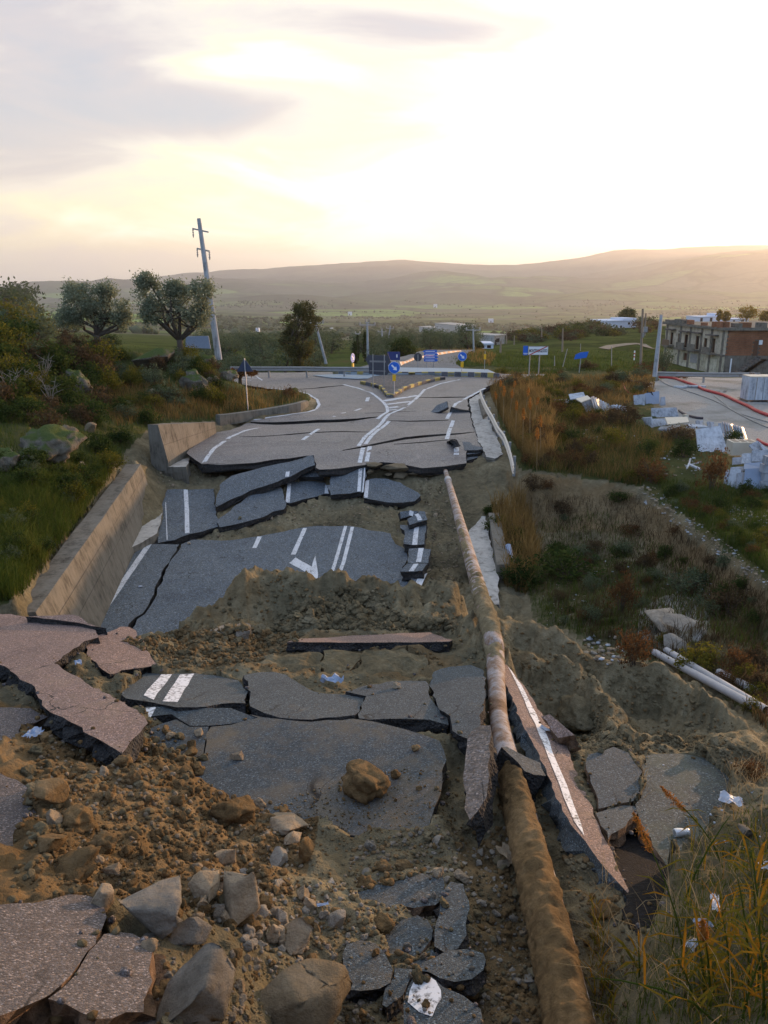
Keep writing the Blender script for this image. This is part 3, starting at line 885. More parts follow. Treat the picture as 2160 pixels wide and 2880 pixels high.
# crumbling right end of the far road
for lab, px, z in (('dark asphalt chunk standing on end at the right of the cracked far road', L(e3, (1100, 35), (1120, 12), (1160, 18), (1195, 75), (1150, 80)), 0.25),
                   ('uppermost thin asphalt flake in the crumbled right edge of the far road', L(e3, (1205, 35), (1270, 40), (1290, 65), (1360, 80), (1400, 98), (1330, 108), (1230, 108)), 0.0),
                   ('middle asphalt flake in the crumbled right edge of the far road', L(e3, (1215, 115), (1350, 108), (1365, 130), (1290, 140), (1225, 145)), -0.12),
                   ('lower asphalt flake in the crumbled right edge of the far road', L(e3, (1215, 165), (1330, 145), (1340, 170), (1270, 190), (1215, 200)), -0.25),
                   ('lowest asphalt flake under the crumbled right edge of the far road', L(e3, (1220, 205), (1300, 205), (1310, 230), (1230, 228)), -0.4)):
 P = Plane((px[0][0], px[0][1], z))
 if 'on end' in lab:
  P = Plane((px[4][0], px[4][1], 0.0), (px[0][0], px[0][1], 0.05), (px[2][0], px[2][1], 0.42))
 Slab(lab, px, P, 0.14, jag=0.03, step=0.15)
# two plates popped up on the far road
Slab('dark asphalt plate thrust up like a ridge on the right lane of the far road', L(c2, (1222, 748), (1260, 705), (1322, 680), (1328, 715), (1270, 745)), Plane((1216, 1160, 0.02), (1258, 1128, 0.50), (1240, 1160, 0.1)), 0.14, jag=0.02, step=0.3, clamp=False)
Slab('dark asphalt plate lifted on edge beside the right edge line of the far road', L(c2, (1335, 745), (1345, 712), (1400, 728), (1460, 735), (1450, 752)), Plane((1264, 1160, 0.02), (1270, 1145, 0.30), (1320, 1158, 0.06)), 0.12, jag=0.02, step=0.3, clamp=False)

# --- plates near the camera
NEARG = None
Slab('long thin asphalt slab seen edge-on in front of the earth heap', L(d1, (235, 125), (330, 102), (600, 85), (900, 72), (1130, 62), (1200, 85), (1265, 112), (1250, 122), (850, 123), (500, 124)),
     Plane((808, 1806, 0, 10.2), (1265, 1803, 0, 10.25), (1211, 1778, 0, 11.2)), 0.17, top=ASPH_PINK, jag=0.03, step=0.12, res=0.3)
P2 = Plane((470, 1960, 0, 7.6), (640, 1975, 0, 7.45), (560, 1893, 0, 8.75))
Slab('asphalt slab with two broad white stripes, left in the near row', L(c7, (712, 525), (780, 460), (850, 398), (905, 402), (960, 408), (1050, 405), (1140, 402), (1260, 415), (1385, 440), (1415, 480), (1438, 525), (1432, 575), (1290, 578), (1150, 598), (1030, 600), (930, 582), (830, 560), (740, 545)),
     P2, 0.2, top=ASPH_NEAR, jag=0.03, step=0.12, res=0.25, marks=[('poly', L(c7, (838, 530), (940, 410), (1002, 410), (895, 558)), 0, PAINT_NEAR), ('poly', L(c7, (948, 568), (1050, 412), (1132, 408), (1035, 572)), 0, PAINT_NEAR)])
P3 = Plane((760, 1990, 0, 7.35), (1010, 2010, 0, 7.3), (800, 1895, 0, 8.6))
Slab('humped asphalt slab without paint, middle of the near row', L(d1, (-30, 330), (60, 312), (150, 308), (230, 325), (290, 365), (330, 395), (400, 430), (470, 447), (600, 452), (716, 457), (715, 495), (685, 530), (660, 580), (540, 592), (390, 606), (280, 600), (190, 592), (90, 560), (10, 520), (10, 455)),
     P3, 0.2, top=ASPH_NEAR, jag=0.03, step=0.12, res=0.25)
P4 = Plane((1020, 2015, 0, 7.25), (1250, 2030, 0, 7.2), (1150, 1915, 0, 8.4))
Slab('asphalt slab with an undercut front edge, right in the near row', L(d1, (605, 432), (700, 400), (860, 368), (980, 362), (1098, 365), (1118, 440), (1165, 520), (1228, 570), (1240, 640), (1120, 605), (1000, 600), (880, 602), (745, 608), (690, 600), (705, 540), (728, 460)),
     P4, 0.26, top=ASPH_NEAR, jag=0.03, step=0.12, res=0.25)
P5 = Plane((1290, 2070, 0, 6.6), (1365, 2030, 0, 6.9), (1290, 1880, 0, 8.9))
Slab('dark upright-leaning asphalt slab against the left side of the pipe', L(d1, (1120, 395), (1150, 310), (1250, 278), (1380, 266), (1455, 292), (1475, 380), (1460, 500), (1440, 630), (1385, 730), (1300, 700), (1262, 640), (1220, 560), (1165, 500)), P5, 0.2,
     top=ASPH_NEAR, jag=0.03, step=0.12, res=0.25)
P6 = Plane((640, 2060, 0, 6.8), (1150, 2060, 0, 6.8), (900, 2250, 0, 5.75))
Slab('wide dusty asphalt slab in the middle foreground, with clods lying on it', L(c7, (1230, 712), (1350, 700), (1500, 665)) + L(d1, (0, 575), (200, 605), (390, 622), (650, 602), (770, 618), (870, 642), (960, 662), (1060, 692), (1180, 735), (1215, 800), (1225, 860), (1200, 1000), (1150, 1150), (1110, 1290), (700, 1330), (300, 1240), (-60, 1190)) +
     L(c7, (1240, 1130), (1130, 1130), (1080, 1060), (1120, 960), (1195, 880), (1205, 800)), P6, 0.2, top=ASPH_DUSTY, jag=0.03, step=0.12, res=0.25)
Slab('cracked asphalt piece with a white corner of paint beside the reddish tongue slab', L(c7, (868, 655), (830, 610), (850, 596), (915, 596), (1060, 603), (1230, 604), (1345, 602), (1400, 625), (1495, 660), (1350, 692), (1225, 705), (1110, 706), (1040, 665), (1000, 640), (880, 650)), P6, 0.2, top=ASPH_NEAR,
     jag=0.03, step=0.12, res=0.25, marks=[('poly', L(c7, (835, 606), (912, 598), (872, 672)), 0, PAINT_NEAR)])
Slab('loose dusty asphalt piece left of the wide foreground slab', L(c7, (1030, 668), (1105, 710), (1222, 712), (1198, 800), (1185, 880), (1080, 900), (900, 860), (880, 720)), P6, 0.18, top=ASPH_DUSTY, jag=0.03, step=0.12, res=0.25)
P7 = Plane((145, 1743, 2.3), (0, 1871, 2.67), (347, 2120, 3.1))
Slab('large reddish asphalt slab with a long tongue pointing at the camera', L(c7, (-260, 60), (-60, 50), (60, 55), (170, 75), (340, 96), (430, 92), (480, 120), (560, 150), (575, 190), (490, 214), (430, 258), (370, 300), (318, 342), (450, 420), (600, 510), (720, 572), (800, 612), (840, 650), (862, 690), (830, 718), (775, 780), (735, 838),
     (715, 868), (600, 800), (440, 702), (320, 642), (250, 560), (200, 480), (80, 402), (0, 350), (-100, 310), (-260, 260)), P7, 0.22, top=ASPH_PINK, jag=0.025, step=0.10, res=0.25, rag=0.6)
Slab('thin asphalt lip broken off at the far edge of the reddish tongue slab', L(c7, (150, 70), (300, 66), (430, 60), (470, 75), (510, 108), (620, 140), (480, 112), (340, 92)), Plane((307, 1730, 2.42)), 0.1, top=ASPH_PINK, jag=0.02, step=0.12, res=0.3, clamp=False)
P8 = Plane((309, 1895, 2.42), (430, 1870, 2.25), (337, 1765, 2.25))
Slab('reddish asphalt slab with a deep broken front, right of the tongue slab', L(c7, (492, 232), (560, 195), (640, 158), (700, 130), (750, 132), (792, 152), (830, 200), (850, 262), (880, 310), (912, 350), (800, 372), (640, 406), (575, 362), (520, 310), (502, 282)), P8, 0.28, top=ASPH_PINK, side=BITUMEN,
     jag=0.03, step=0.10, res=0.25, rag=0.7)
P9 = Plane((48, 2013, 2.75), (120, 2040, 2.75), (20, 2080, 2.85))
Slab('grey asphalt slab at the left, under the shadow of the tongue slab', L(c7, (-260, 590), (-60, 598), (60, 602), (180, 606), (282, 656), (210, 690), (130, 702), (120, 760), (50, 820), (0, 862), (-100, 900), (-260, 880)), P9, 0.2, top=ASPH_WARM, side=CRUMB, jag=0.03, step=0.10, res=0.25, rag=0.8)
P10 = Plane((50, 2250, 3.35), (110, 2300, 3.38), (20, 2400, 3.5))
Slab('grey asphalt slab at the left edge with a crumbling ochre rim, above the corner slabs', L(c7, (-240, 975), (-60, 980), (0, 985), (90, 1022), (172, 1072), (168, 1150), (212, 1240)) + L(c8, (172, 60), (250, 142), (240, 220), (160, 290), (70, 345), (30, 400), (0, 440), (-240, 500)), P10, 0.2, top=ASPH_WARM,
     side=CRUMB, jag=0.03, step=0.08, res=0.2, rag=0.8)
P11 = Plane((145, 2660, 4.2), (380, 2700, 4.12), (150, 2560, 4.08))
cor = 'cracked corner slab at the bottom left of the picture, '
Slab('speckled grey corner slab at the bottom left, the larger left piece', L(c8, (-300, 612), (0, 606), (100, 603), (200, 600), (300, 575), (400, 552), (500, 560), (590, 590), (612, 640), (622, 685), (600, 750), (560, 800), (510, 880), (470, 950), (410, 1020), (350, 1080), (300, 1140), (250, 1165), (100, 1230), (0, 1260), (-300, 1300)), P11, 0.2,
     top=ASPH_WARM, side=CRUMB, jag=0.02, step=0.07, res=0.15, rag=0.8)
Slab('speckled grey corner slab at the bottom left, the squarish right piece', L(c8, (605, 782), (690, 772), (770, 782), (830, 815), (895, 862), (885, 930), (875, 1000), (855, 1120), (838, 1235), (740, 1238), (660, 1265), (565, 1275), (470, 1240), (390, 1190), (290, 1160), (370, 1090), (430, 1020), (490, 945), (530, 880)), P11, 0.2,
     top=ASPH_WARM, side=CRUMB, jag=0.02, step=0.07, res=0.15, rag=0.8)
Slab('speckled grey slab strip along the bottom edge of the picture', L(c8, (-300, 1330), (0, 1290), (120, 1262), (230, 1232), (330, 1240), (460, 1258), (560, 1298), (680, 1285), (840, 1262), (950, 1300), (980, 1420), (300, 1500), (-300, 1500)), Plane((145, 2860, 4.12), (380, 2860, 4.05), (150, 2900, 4.15)), 0.2,
     top=ASPH_WARM, side=CRUMB, jag=0.02, step=0.07, res=0.15, rag=0.8)
Slab('narrow crumbling strip of asphalt along the right side of the corner slabs', L(c8, (905, 900), (960, 905), (970, 1000), (1000, 1130), (1010, 1200), (940, 1290), (870, 1240), (888, 1100), (905, 980)), Plane((460, 2760, 4.0)), 0.18, top=CRUMB, side=CRUMB, jag=0.03, step=0.06, res=0.12, rag=0.9)
# leaning pieces round the pipe
P12 = Plane((1340, 2250, 0, 5.35), (1310, 2060, 0, 6.3), (1385, 2150, 0, 5.75))
Slab('upturned slab with a brown grooved face, standing left of the pipe', L(d1, (1345, 900), (1352, 780), (1390, 670), (1440, 640), (1500, 640), (1512, 700), (1500, 820), (1492, 960), (1480, 1090), (1430, 1170), (1372, 1232), (1340, 1160), (1342, 1020)), P12, 0.24, top=mat('brown_slab_face', asphalt_fn((0.20, 0.165, 0.14), 60.0, 0.3, 0.5, (0.10, 0.075, 0.05))),
     jag=0.025, step=0.10, res=0.2, clamp=False)
P13 = Plane((1415, 1880, 0, 9.15), (1550, 2180, 0, 5.95), (1690, 2310, 0, 5.28))
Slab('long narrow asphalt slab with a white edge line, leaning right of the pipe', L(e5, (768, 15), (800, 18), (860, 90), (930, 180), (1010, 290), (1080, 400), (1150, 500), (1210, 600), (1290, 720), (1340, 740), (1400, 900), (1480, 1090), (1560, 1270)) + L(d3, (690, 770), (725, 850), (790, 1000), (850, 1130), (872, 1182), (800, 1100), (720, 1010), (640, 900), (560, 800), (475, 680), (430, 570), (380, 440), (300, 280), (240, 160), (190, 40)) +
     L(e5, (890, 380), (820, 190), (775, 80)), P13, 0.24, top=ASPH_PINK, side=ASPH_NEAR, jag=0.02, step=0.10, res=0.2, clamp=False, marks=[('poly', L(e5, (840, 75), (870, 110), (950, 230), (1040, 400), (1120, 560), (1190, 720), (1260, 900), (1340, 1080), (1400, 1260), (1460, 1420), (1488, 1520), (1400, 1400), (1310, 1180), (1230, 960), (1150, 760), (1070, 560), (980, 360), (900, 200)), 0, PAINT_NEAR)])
P14 = Plane((1412, 2100, 0, 6.25), (1540, 2165, 0, 6.0), (1530, 2205, 0, 5.7))
Slab('dark pale-topped asphalt wedge jammed across the pipe', L(e5, (785, 755), (830, 752), (900, 790), (1000, 840), (1120, 890), (1165, 1000), (1060, 990), (980, 960), (930, 890), (860, 830)), P14, 0.3, top=ASPH_DUSTY, jag=0.02, step=0.10, res=0.2, clamp=False, rag=0.2)
# right-hand plates
P15 = Plane((1887, 2292, 0, 5.5), (1700, 2180, 0, 6.05), (1980, 2180, 0, 6.25))
gs = mat('asphalt_moss_grey', asphalt_fn((0.085, 0.10, 0.10), 90.0, 0.7, 0.6, (0.095, 0.108, 0.075)))
Slab('big mossy grey asphalt slab at the lower right, with a can on it', L(d3, (950, 360), (1080, 350), (1200, 352), (1290, 375), (1370, 430), (1440, 490), (1450, 600), (1400, 700), (1380, 800), (1350, 900), (1250, 1050), (1120, 1150), (1085, 1050), (1050, 950), (980, 830), (920, 740), (900, 670), (930, 560), (945, 450)), P15, 0.2, top=gs,
     side=CRUMB, jag=0.03, step=0.10, res=0.2)
Slab('grey asphalt slab with a crack at its left corner, beside the narrow white-lined slab', L(d3, (612, 400), (620, 350), (700, 330), (770, 305), (850, 340), (895, 400), (935, 450), (920, 540), (880, 620), (800, 635), (720, 650), (685, 660), (660, 560), (640, 480), (610, 440)), P15, 0.2, top=ASPH_NEAR, side=CRUMB, jag=0.03, step=0.10, res=0.2)
Slab('small grey asphalt piece split off in front of the cracked grey slab', L(d3, (668, 690), (740, 665), (820, 645), (900, 650), (905, 690), (850, 735), (800, 790), (745, 840), (700, 760)), Plane((1730, 2310, 0, 5.25), (1770, 2280, 0, 5.5), (1700, 2280, 0, 5.45)), 0.16, top=ASPH_NEAR, side=CRUMB, jag=0.03, step=0.10, res=0.2)
blk = mat('bitumen_underside', asphalt_fn((0.011, 0.012, 0.015), 60.0, 0.3, spec=0.1))
Slab('black bitumen slab lying behind the near end of the narrow white-lined slab', L(d3, (740, 870), (820, 790), (920, 745), (980, 840), (1055, 950), (1080, 1060), (1082, 1160), (1050, 1260), (1000, 1450), (900, 1400), (820, 1250), (860, 1180), (780, 980)), Plane((1790, 2420, 0, 4.85), (1870, 2420, 0, 4.9), (1850, 2620, 0, 3.75)), 0.2, top=blk,
     side=BITUMEN, jag=0.03, step=0.10, res=0.2)
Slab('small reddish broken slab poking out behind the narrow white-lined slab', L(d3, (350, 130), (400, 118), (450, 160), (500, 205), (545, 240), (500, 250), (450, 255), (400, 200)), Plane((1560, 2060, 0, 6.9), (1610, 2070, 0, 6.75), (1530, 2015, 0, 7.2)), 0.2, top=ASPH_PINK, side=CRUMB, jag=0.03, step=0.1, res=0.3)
# floor of the hole, bottom centre
for lab, px, Y, dz in (
  ('dark asphalt fragment left of centre in the pit at the bottom, nearly round', L(d2, (690, 750), (760, 730), (840, 745), (890, 800), (930, 880), (915, 950), (860, 985), (770, 990), (700, 985), (680, 880)), 3.55, 0.0),
  ('brown-dusted asphalt fragment in the middle of the pit at the bottom', L(d2, (860, 715), (910, 660), (980, 622), (1060, 595), (1110, 622), (1132, 720), (1080, 790), (1000, 845), (940, 850), (910, 830), (905, 770)), 3.95, 0.10),
  ('tall narrow asphalt fragment at the right side of the pit', L(d2, (1170, 560), (1195, 470), (1230, 425), (1300, 440), (1325, 560), (1310, 700), (1270, 770), (1200, 790), (1150, 760), (1145, 680)), 4.1, 0.0),
  ('flat asphalt fragment with a clod on its far edge, right in the pit', L(d2, (1060, 880), (1150, 810), (1210, 775), (1330, 765), (1395, 790), (1405, 880), (1340, 930), (1250, 940), (1170, 920), (1120, 890)), 3.6, 0.0),
  ('strip of asphalt along the left of the white-painted fragment', L(d2, (870, 1060), (890, 980), (940, 870), (1035, 875), (1010, 960), (985, 1010), (900, 1070)), 3.4, 0.0),
  ('small triangular asphalt piece between the pit fragments', L(d2, (945, 858), (1010, 848), (1135, 770), (1158, 800), (1060, 868)), 3.75, 0.0)):
 cx, cy = sum(p[0] for p in px) / len(px), sum(p[1] for p in px) / len(px)
 P = Plane((cx, cy, 0, Y - 0.08)).tilt(random.uniform(-.12, .12), random.uniform(-.28, -.10))
 Slab(lab, px, P, 0.13 + dz, top=ASPH_DUSTY if 'brown' in lab or 'round' in lab else ASPH_NEAR, side=CRUMB if 'brown' in lab else BITUMEN, jag=0.02, step=0.07, res=0.15, rag=0.8)
Slab('asphalt fragment with a large patch of white paint at the bottom centre', L(d2, (985, 1050), (1010, 975), (1045, 900), (1130, 915), (1190, 960), (1300, 1010), (1385, 1080), (1400, 1160), (1380, 1240), (1100, 1260), (980, 1150)), Plane((1180, 2790, 0, 3.1)).tilt(0.05, -0.2), 0.15, top=ASPH_NEAR, side=CRUMB, jag=0.02, step=0.07, res=0.12, rag=0.8,
     marks=[('poly', L(d2, (1008, 1045), (1020, 985), (1055, 905), (1110, 912), (1150, 935), (1180, 985), (1185, 1030), (1160, 1060), (1135, 1120), (1070, 1100)), 0, PAINT_NEAR)])
Slab('layered asphalt ledge at the lower lip of the wide dusty slab', L(d2, (750, 480), (850, 440), (960, 415), (1080, 380), (1190, 380), (1195, 440), (1150, 540), (1040, 560), (900, 560), (770, 540)), Plane((1130, 2500, 0, 4.4)).tilt(0, -0.15), 0.22, top=ASPH_DUSTY, side=CRUMB, jag=0.03, step=0.07, res=0.15, rag=1.0)
# the split earth layer in front of the long thin slab
EARTH = Plane((808, 1835, 0, 9.9), (1180, 1835, 0, 9.9), (1000, 1922, 0, 9.1))
for lab, px in (('cracked earth block in front of the long thin slab, left piece with orange hollow', L(d1, (-160, 300), (0, 232), (150, 205), (300, 190), (436, 184), (446, 230), (440, 300), (440, 366), (380, 350), (300, 338), (160, 330), (0, 330))),
    ('cracked block of earth in front of the long thin slab, middle piece', L(d1, (464, 182), (600, 175), (700, 180), (676, 240), (628, 300), (600, 383), (540, 385), (465, 370), (462, 300))),
    ('cracked block of earth in front of the long thin slab, right piece', L(d1, (722, 182), (900, 180), (1112, 190), (1122, 260), (1100, 322), (1000, 352), (850, 372), (700, 390), (622, 388), (650, 310), (700, 245)))):
 Slab(lab, px, EARTH, 0.5, top=CLODGREY, side=CLOD, jag=0.06, step=0.10, res=0.06, bump=0.05, hf=5.0, name='earth_block', cat='earth block', rag=.8)

# ------------------------------------------------------------------ the ground: one sheet from the feet to the skyline
CTRL = []

def g(*pts):
 for px, py, Y in pts:
  CTRL.append(at_y(px, py, Y))

def gz(*pts):
 for px, py, z in pts:
  CTRL.append(at_z(px, py, z))

def gx(*pts):
 for p in pts:
  CTRL.append(Vector(p))

def dens(pts, k=4):
 """the same line with more points, a little uneven"""
 out = []
 for a, b in zip(pts, pts[1:]):
  for i in range(k):
   f = i / k
   w = 2.2 * math.sin(i * 2.1 + a[0])
   out.append((a[0] + (b[0] - a[0]) * f, a[1] + (b[1] - a[1]) * f + (w if i else 0), a[2] + (b[2] - a[2]) * f))
 return out + [pts[-1]]

# foreground
g((-300, 2880, 2.0), (100, 2880, 2.2), (500, 2880, 2.4), (800, 2880, 3.0), (1200, 2880, 3.2), (1450, 2880, 3.2), (1600, 2880, 3.3), (1720, 2880, 3.1), (1850, 2880, 2.7), (2160, 2880, 2.3), (2500, 2880, 2.2))
g((500, 3200, 1.9), (850, 3200, 2.35), (1200, 3200, 2.5), (1500, 3200, 2.5), (1800, 3200, 2.2))
g((-300, 2600, 2.6), (100, 2600, 2.85), (450, 2600, 3.1), (640, 2600, 3.3), (800, 2600, 3.7), (1000, 2600, 3.95), (1200, 2600, 4.1), (1400, 2600, 4.25), (1460, 2650, 4.15), (1700, 2620, 4.0), (1850, 2600, 3.5), (2100, 2600, 3.15), (2500, 2600, 3.0))
g((100, 2420, 3.45), (300, 2400, 3.95), (600, 2400, 4.45), (900, 2400, 4.85), (1150, 2400, 5.0), (1300, 2420, 5.05), (1400, 2420, 5.1), (1500, 2420, 5.0), (1680, 2450, 4.6), (1850, 2400, 4.55), (2100, 2400, 4.25), (2500, 2400, 4.0))
g((-300, 2250, 4.6), (200, 2250, 4.75), (400, 2200, 5.3), (550, 2200, 5.6), (700, 2250, 5.85), (1000, 2250, 5.95), (1250, 2230, 6.1), (1350, 2270, 5.95), (1850, 2250, 5.65), (2130, 2250, 5.3), (2500, 2250, 5.0))
g((-300, 2080, 6.2), (150, 2080, 6.4), (300, 2150, 5.95), (500, 2080, 6.75), (900, 2080, 6.8), (1250, 2080, 6.9), (1600, 2120, 6.65), (1750, 2090, 6.8), (2000, 2100, 6.7))
g((-300, 1900, 8.2), (100, 1900, 8.4), (300, 1930, 8.0), (470, 1930, 8.0), (900, 1940, 8.35), (1200, 1950, 8.25))
g((500, 1850, 9.6), (700, 1860, 9.6), (1000, 1860, 9.6), (1250, 1850, 9.7), (1430, 1830, 9.6), )
g((450, 1790, 10.6), (650, 1800, 11.0), (900, 1790, 11.3), (1250, 1790, 11.3), (1400, 1780, 10.5))
# the earth ridge across the road
g((560, 1770, 11.5), (700, 1775, 11.7), (850, 1765, 12.0), (1000, 1755, 12.1), (1150, 1750, 12.2), (1290, 1745, 12.1))
g(*dens([(560, 1752, 12.2), (640, 1708, 12.6), (700, 1692, 12.85), (760, 1692, 13.0), (820, 1697, 13.02), (950, 1707, 13.05), (1100, 1707, 13.1), (1280, 1707, 13.1)], 4))
crest = [(440, 1790, 11.8), (510, 1768, 12.3), (560, 1722, 12.7), (610, 1690, 12.9), (650, 1655, 13.0), (690, 1610, 13.1), (730, 1592, 13.2), (770, 1580, 13.3), (810, 1585, 13.3), (850, 1605, 13.3), (885, 1640, 13.3), (930, 1642, 13.3), (970, 1628, 13.3), (1020, 1640, 13.4),
         (1070, 1645, 13.4), (1130, 1650, 13.4), (1170, 1655, 13.4), (1220, 1640, 13.4), (1280, 1655, 13.3)]
crest = dens(crest, 3)
g(*crest)
for c in crest[1:]:
 P = at_y(*c)
 gx((P.x * 1.03, P.y + 0.5, P.z - 0.35), (P.x * 1.12, P.y + 1.9, min(P.z - 1.2, -1.1)))
# right ridge
g((1330, 1760, 11.0))
crest2 = [(1400, 1745, 11.0), (1450, 1738, 11.0), (1500, 1752, 10.9), (1560, 1780, 10.7), (1610, 1815, 10.5), (1650, 1850, 10.2), (1690, 1868, 10.0), (1760, 1880, 9.8), (1800, 1868, 9.8), (1850, 1880, 9.7), (1920, 1910, 9.4), (1990, 1960, 8.9), (2060, 2010, 8.4), (2120, 2060, 7.9), (2160, 2110, 7.4), (2400, 2200, 6.8)]
crest2 = dens(crest2, 4)
g(*crest2)
for i, c in enumerate(crest2[:-1]):
 P = at_y(*c)
 f = max(0.0, (i / 4 - 6) / 8)
 gx((P.x * 1.03, P.y + 0.45, P.z - 0.3), (P.x * 1.12, P.y + 1.6, P.z - 1.2 + f * 0.4), (P.x * 1.3, P.y + 4.2, -0.9 + f * 1.2))
# inner folds of the right ridge
g(*dens([(1450, 1800, 10.86), (1500, 1840, 10.72), (1560, 1868, 10.52), (1610, 1900, 10.3), (1680, 1952, 9.85), (1760, 1985, 9.62), (1850, 2008, 9.5), (1950, 2042, 9.0), (2050, 2088, 8.3)], 4))
g(*dens([(1424, 1848, 10.1), (1500, 1860, 9.95), (1580, 1885, 9.65), (1632, 1897, 9.45), (1662, 1942, 9.05), (1694, 1978, 8.8), (1767, 2055, 7.95)], 4))
g(*dens([(1430, 1900, 10.0), (1500, 1930, 9.75), (1580, 1965, 9.45), (1640, 2000, 9.1), (1690, 2050, 8.5)], 4))
# left near platform edge and the drop behind it
g((-300, 1745, 9.9), (0, 1760, 9.8), (150, 1765, 9.8), (300, 1800, 9.6), (400, 1800, 10.2))
gx((-6.5, 11.2, 0.9), (-5.0, 11.2, 0.9), (-3.4, 11.8, 0.7), (-6.6, 12.6, -0.4), (-5.0, 12.8, -0.9), (-3.6, 13.6, -1.0), (-9.5, 12.5, 1.0))
# sunken floor
for x, y in [(-6.4, 15), (-4.5, 15.2), (-2, 15.8), (0.5, 16), (2.0, 16), (-7.2, 18), (-5, 18), (-2, 18.5), (1, 18.5), (3, 18), (-7.3, 21), (-4, 21), (0, 21), (2.6, 21), (-7.6, 24), (-4, 24), (-1, 24.5), (2, 24)]:
 gx((x, y, -1.62))
gx((-6, 25.6, -1.3), (-3, 25.6, -1.45), (0, 25.8, -1.35), (2.5, 25.5, -1.25), (-7, 27.5, -1.2), (-4.5, 27.3, -1.2), (-2, 27.5, -1.25), (0.5, 27.6, -1.15), (2.5, 27.0, -0.95), (3.4, 25, -1.2))
gx((-7, 29.2, -0.9), (-4.5, 29.4, -0.8), (-2, 29.4, -0.75), (0, 29.2, -0.85), (1.8, 28.8, -0.75), (3, 28.6, -0.6), (-8.4, 29.2, -0.8))
gx((-8.3, 31.2, -0.45), (-5, 31.0, -0.4), (-2, 30.9, -0.4), (0, 30.5, -0.4), (2, 30.2, -0.4), (3.5, 30.0, -0.35))
# along and right of the pipe
gx((3.7, 28.6, -0.55), (4.3, 27.5, -0.7), (4.0, 24, -1.0), (3.4, 20, -1.15), (3.2, 16.5, -0.9), (2.9, 14.5, 0.1), (4.6, 21, -1.2), (4.3, 17, -1.0), (3.4, 13, 0.5))
gz((1400, 1450, -0.95), (1420, 1550, -1.15), (1420, 1650, -1.1), (1380, 1700, -0.9))
# scar of the bank
gz((1400, 1310, -0.05), (1450, 1330, -0.2), (1440, 1370, -0.7), (1500, 1345, -0.15), (1560, 1350, -0.2), (1650, 1340, -0.25), (1720, 1355, -0.3), (1780, 1380, -0.35))
gz((1480, 1420, -1.0), (1560, 1420, -1.0), (1650, 1420, -0.9), (1730, 1430, -0.9), (1500, 1480, -1.4), (1600, 1480, -1.5), (1700, 1480, -1.4), (1780, 1500, -1.25))
lip = [(1840, 1410, -0.35), (1890, 1450, -0.3), (1950, 1500, -0.2), (2010, 1550, -0.05), (2080, 1595, 0.1), (2160, 1650, 0.25), (2300, 1730, 0.4)]
gz(*lip)
for a, b, z in lip:
 P = at_z(a, b, z)
 gx((P.x * 1.06, P.y + 1.6, z + 0.12), (P.x * 0.965, P.y - 0.35, z - 0.55), (P.x * 0.93, P.y - 0.9, z - 1.0))
gz((1500, 1600, -1.35), (1600, 1600, -1.5), (1700, 1600, -1.5), (1800, 1620, -1.35), (1900, 1680, -1.1), (2000, 1720, -0.7), (2100, 1760, -0.4), (1550, 1680, -1.2), (1650, 1720, -1.0), (1750, 1740, -0.85), (1850, 1740, -0.5), (1950, 1760, -0.15), (2100, 1820, 0.1), (1850, 1800, -0.2), (2000, 1830, 0.15), (2140, 1900, 0.5), (2300, 1900, 0.6))
# yard and grass on the right, level with the road
gz((1400, 1200, 0.05), (1450, 1250, 0.1), (1500, 1300, 0.0), (1500, 1200, 0.15), (1600, 1250, 0.1), (1650, 1300, -0.1), (1750, 1300, 0.0), (1850, 1350, -0.1), (1950, 1420, -0.05), (2050, 1450, 0.0), (2160, 1550, 0.1), (2160, 1400, 0.0), (2160, 1250, 0.0), (1950, 1300, 0.0), (1800, 1200, 0.0), (1650, 1180, 0.05), (2160, 1120, 0.0), (1950, 1100, 0.0), (1900, 1075, 0.0),
   (1700, 1110, 0.1), (1550, 1110, 0.25), (1450, 1080, 0.25), (1600, 1080, 0.2), (1700, 1060, 0.25), (1500, 1060, 0.25), (2160, 1075, -0.1), (2500, 1150, 0.0), (2500, 1400, 0.0))
# level road bed
for x, y in [(-8, 34), (-4, 34), (0, 34), (4, 34), (-7, 38), (-3, 38), (1, 38), (5, 38), (-6, 44), (-2, 44), (2, 44), (6, 44), (-8, 52), (-3, 52), (2, 52), (8, 52), (-14, 56), (-25, 58), (-8, 58), (0, 59), (8, 59), (14, 58), (-5, 62), (5, 62), (18, 60)]:
 gx((x, y, -0.42))
# beyond the roundabout
for x, y, z in [(-30, 72, -3), (-15, 68, -1.6), (-5, 66, -1.0), (2, 66, -0.6), (8, 68, -0.5), (-25, 90, -6), (-12, 85, -3.5), (-2, 85, -3.2), (6, 82, -1.6), (12, 85, -1.3), (3, 100, -4), (10, 100, -2.6), (-20, 110, -8), (20, 70, -0.6), (30, 75, -3.0), (40, 80, -5), (50, 80, -5.2), (18, 84, -1.2), (26, 90, -2.2),
    (32, 112, -6.6), (36, 100, -6.3), (46, 102, -6.6), (42, 118, -6.8), (28, 100, -4.6), (60, 100, -6.5), (40, 66, -2.0), (55, 66, -2.0), (30, 64, -1.0), (34, 60, -0.6), (48, 60, -0.6)]:
 gx((x, y, z))
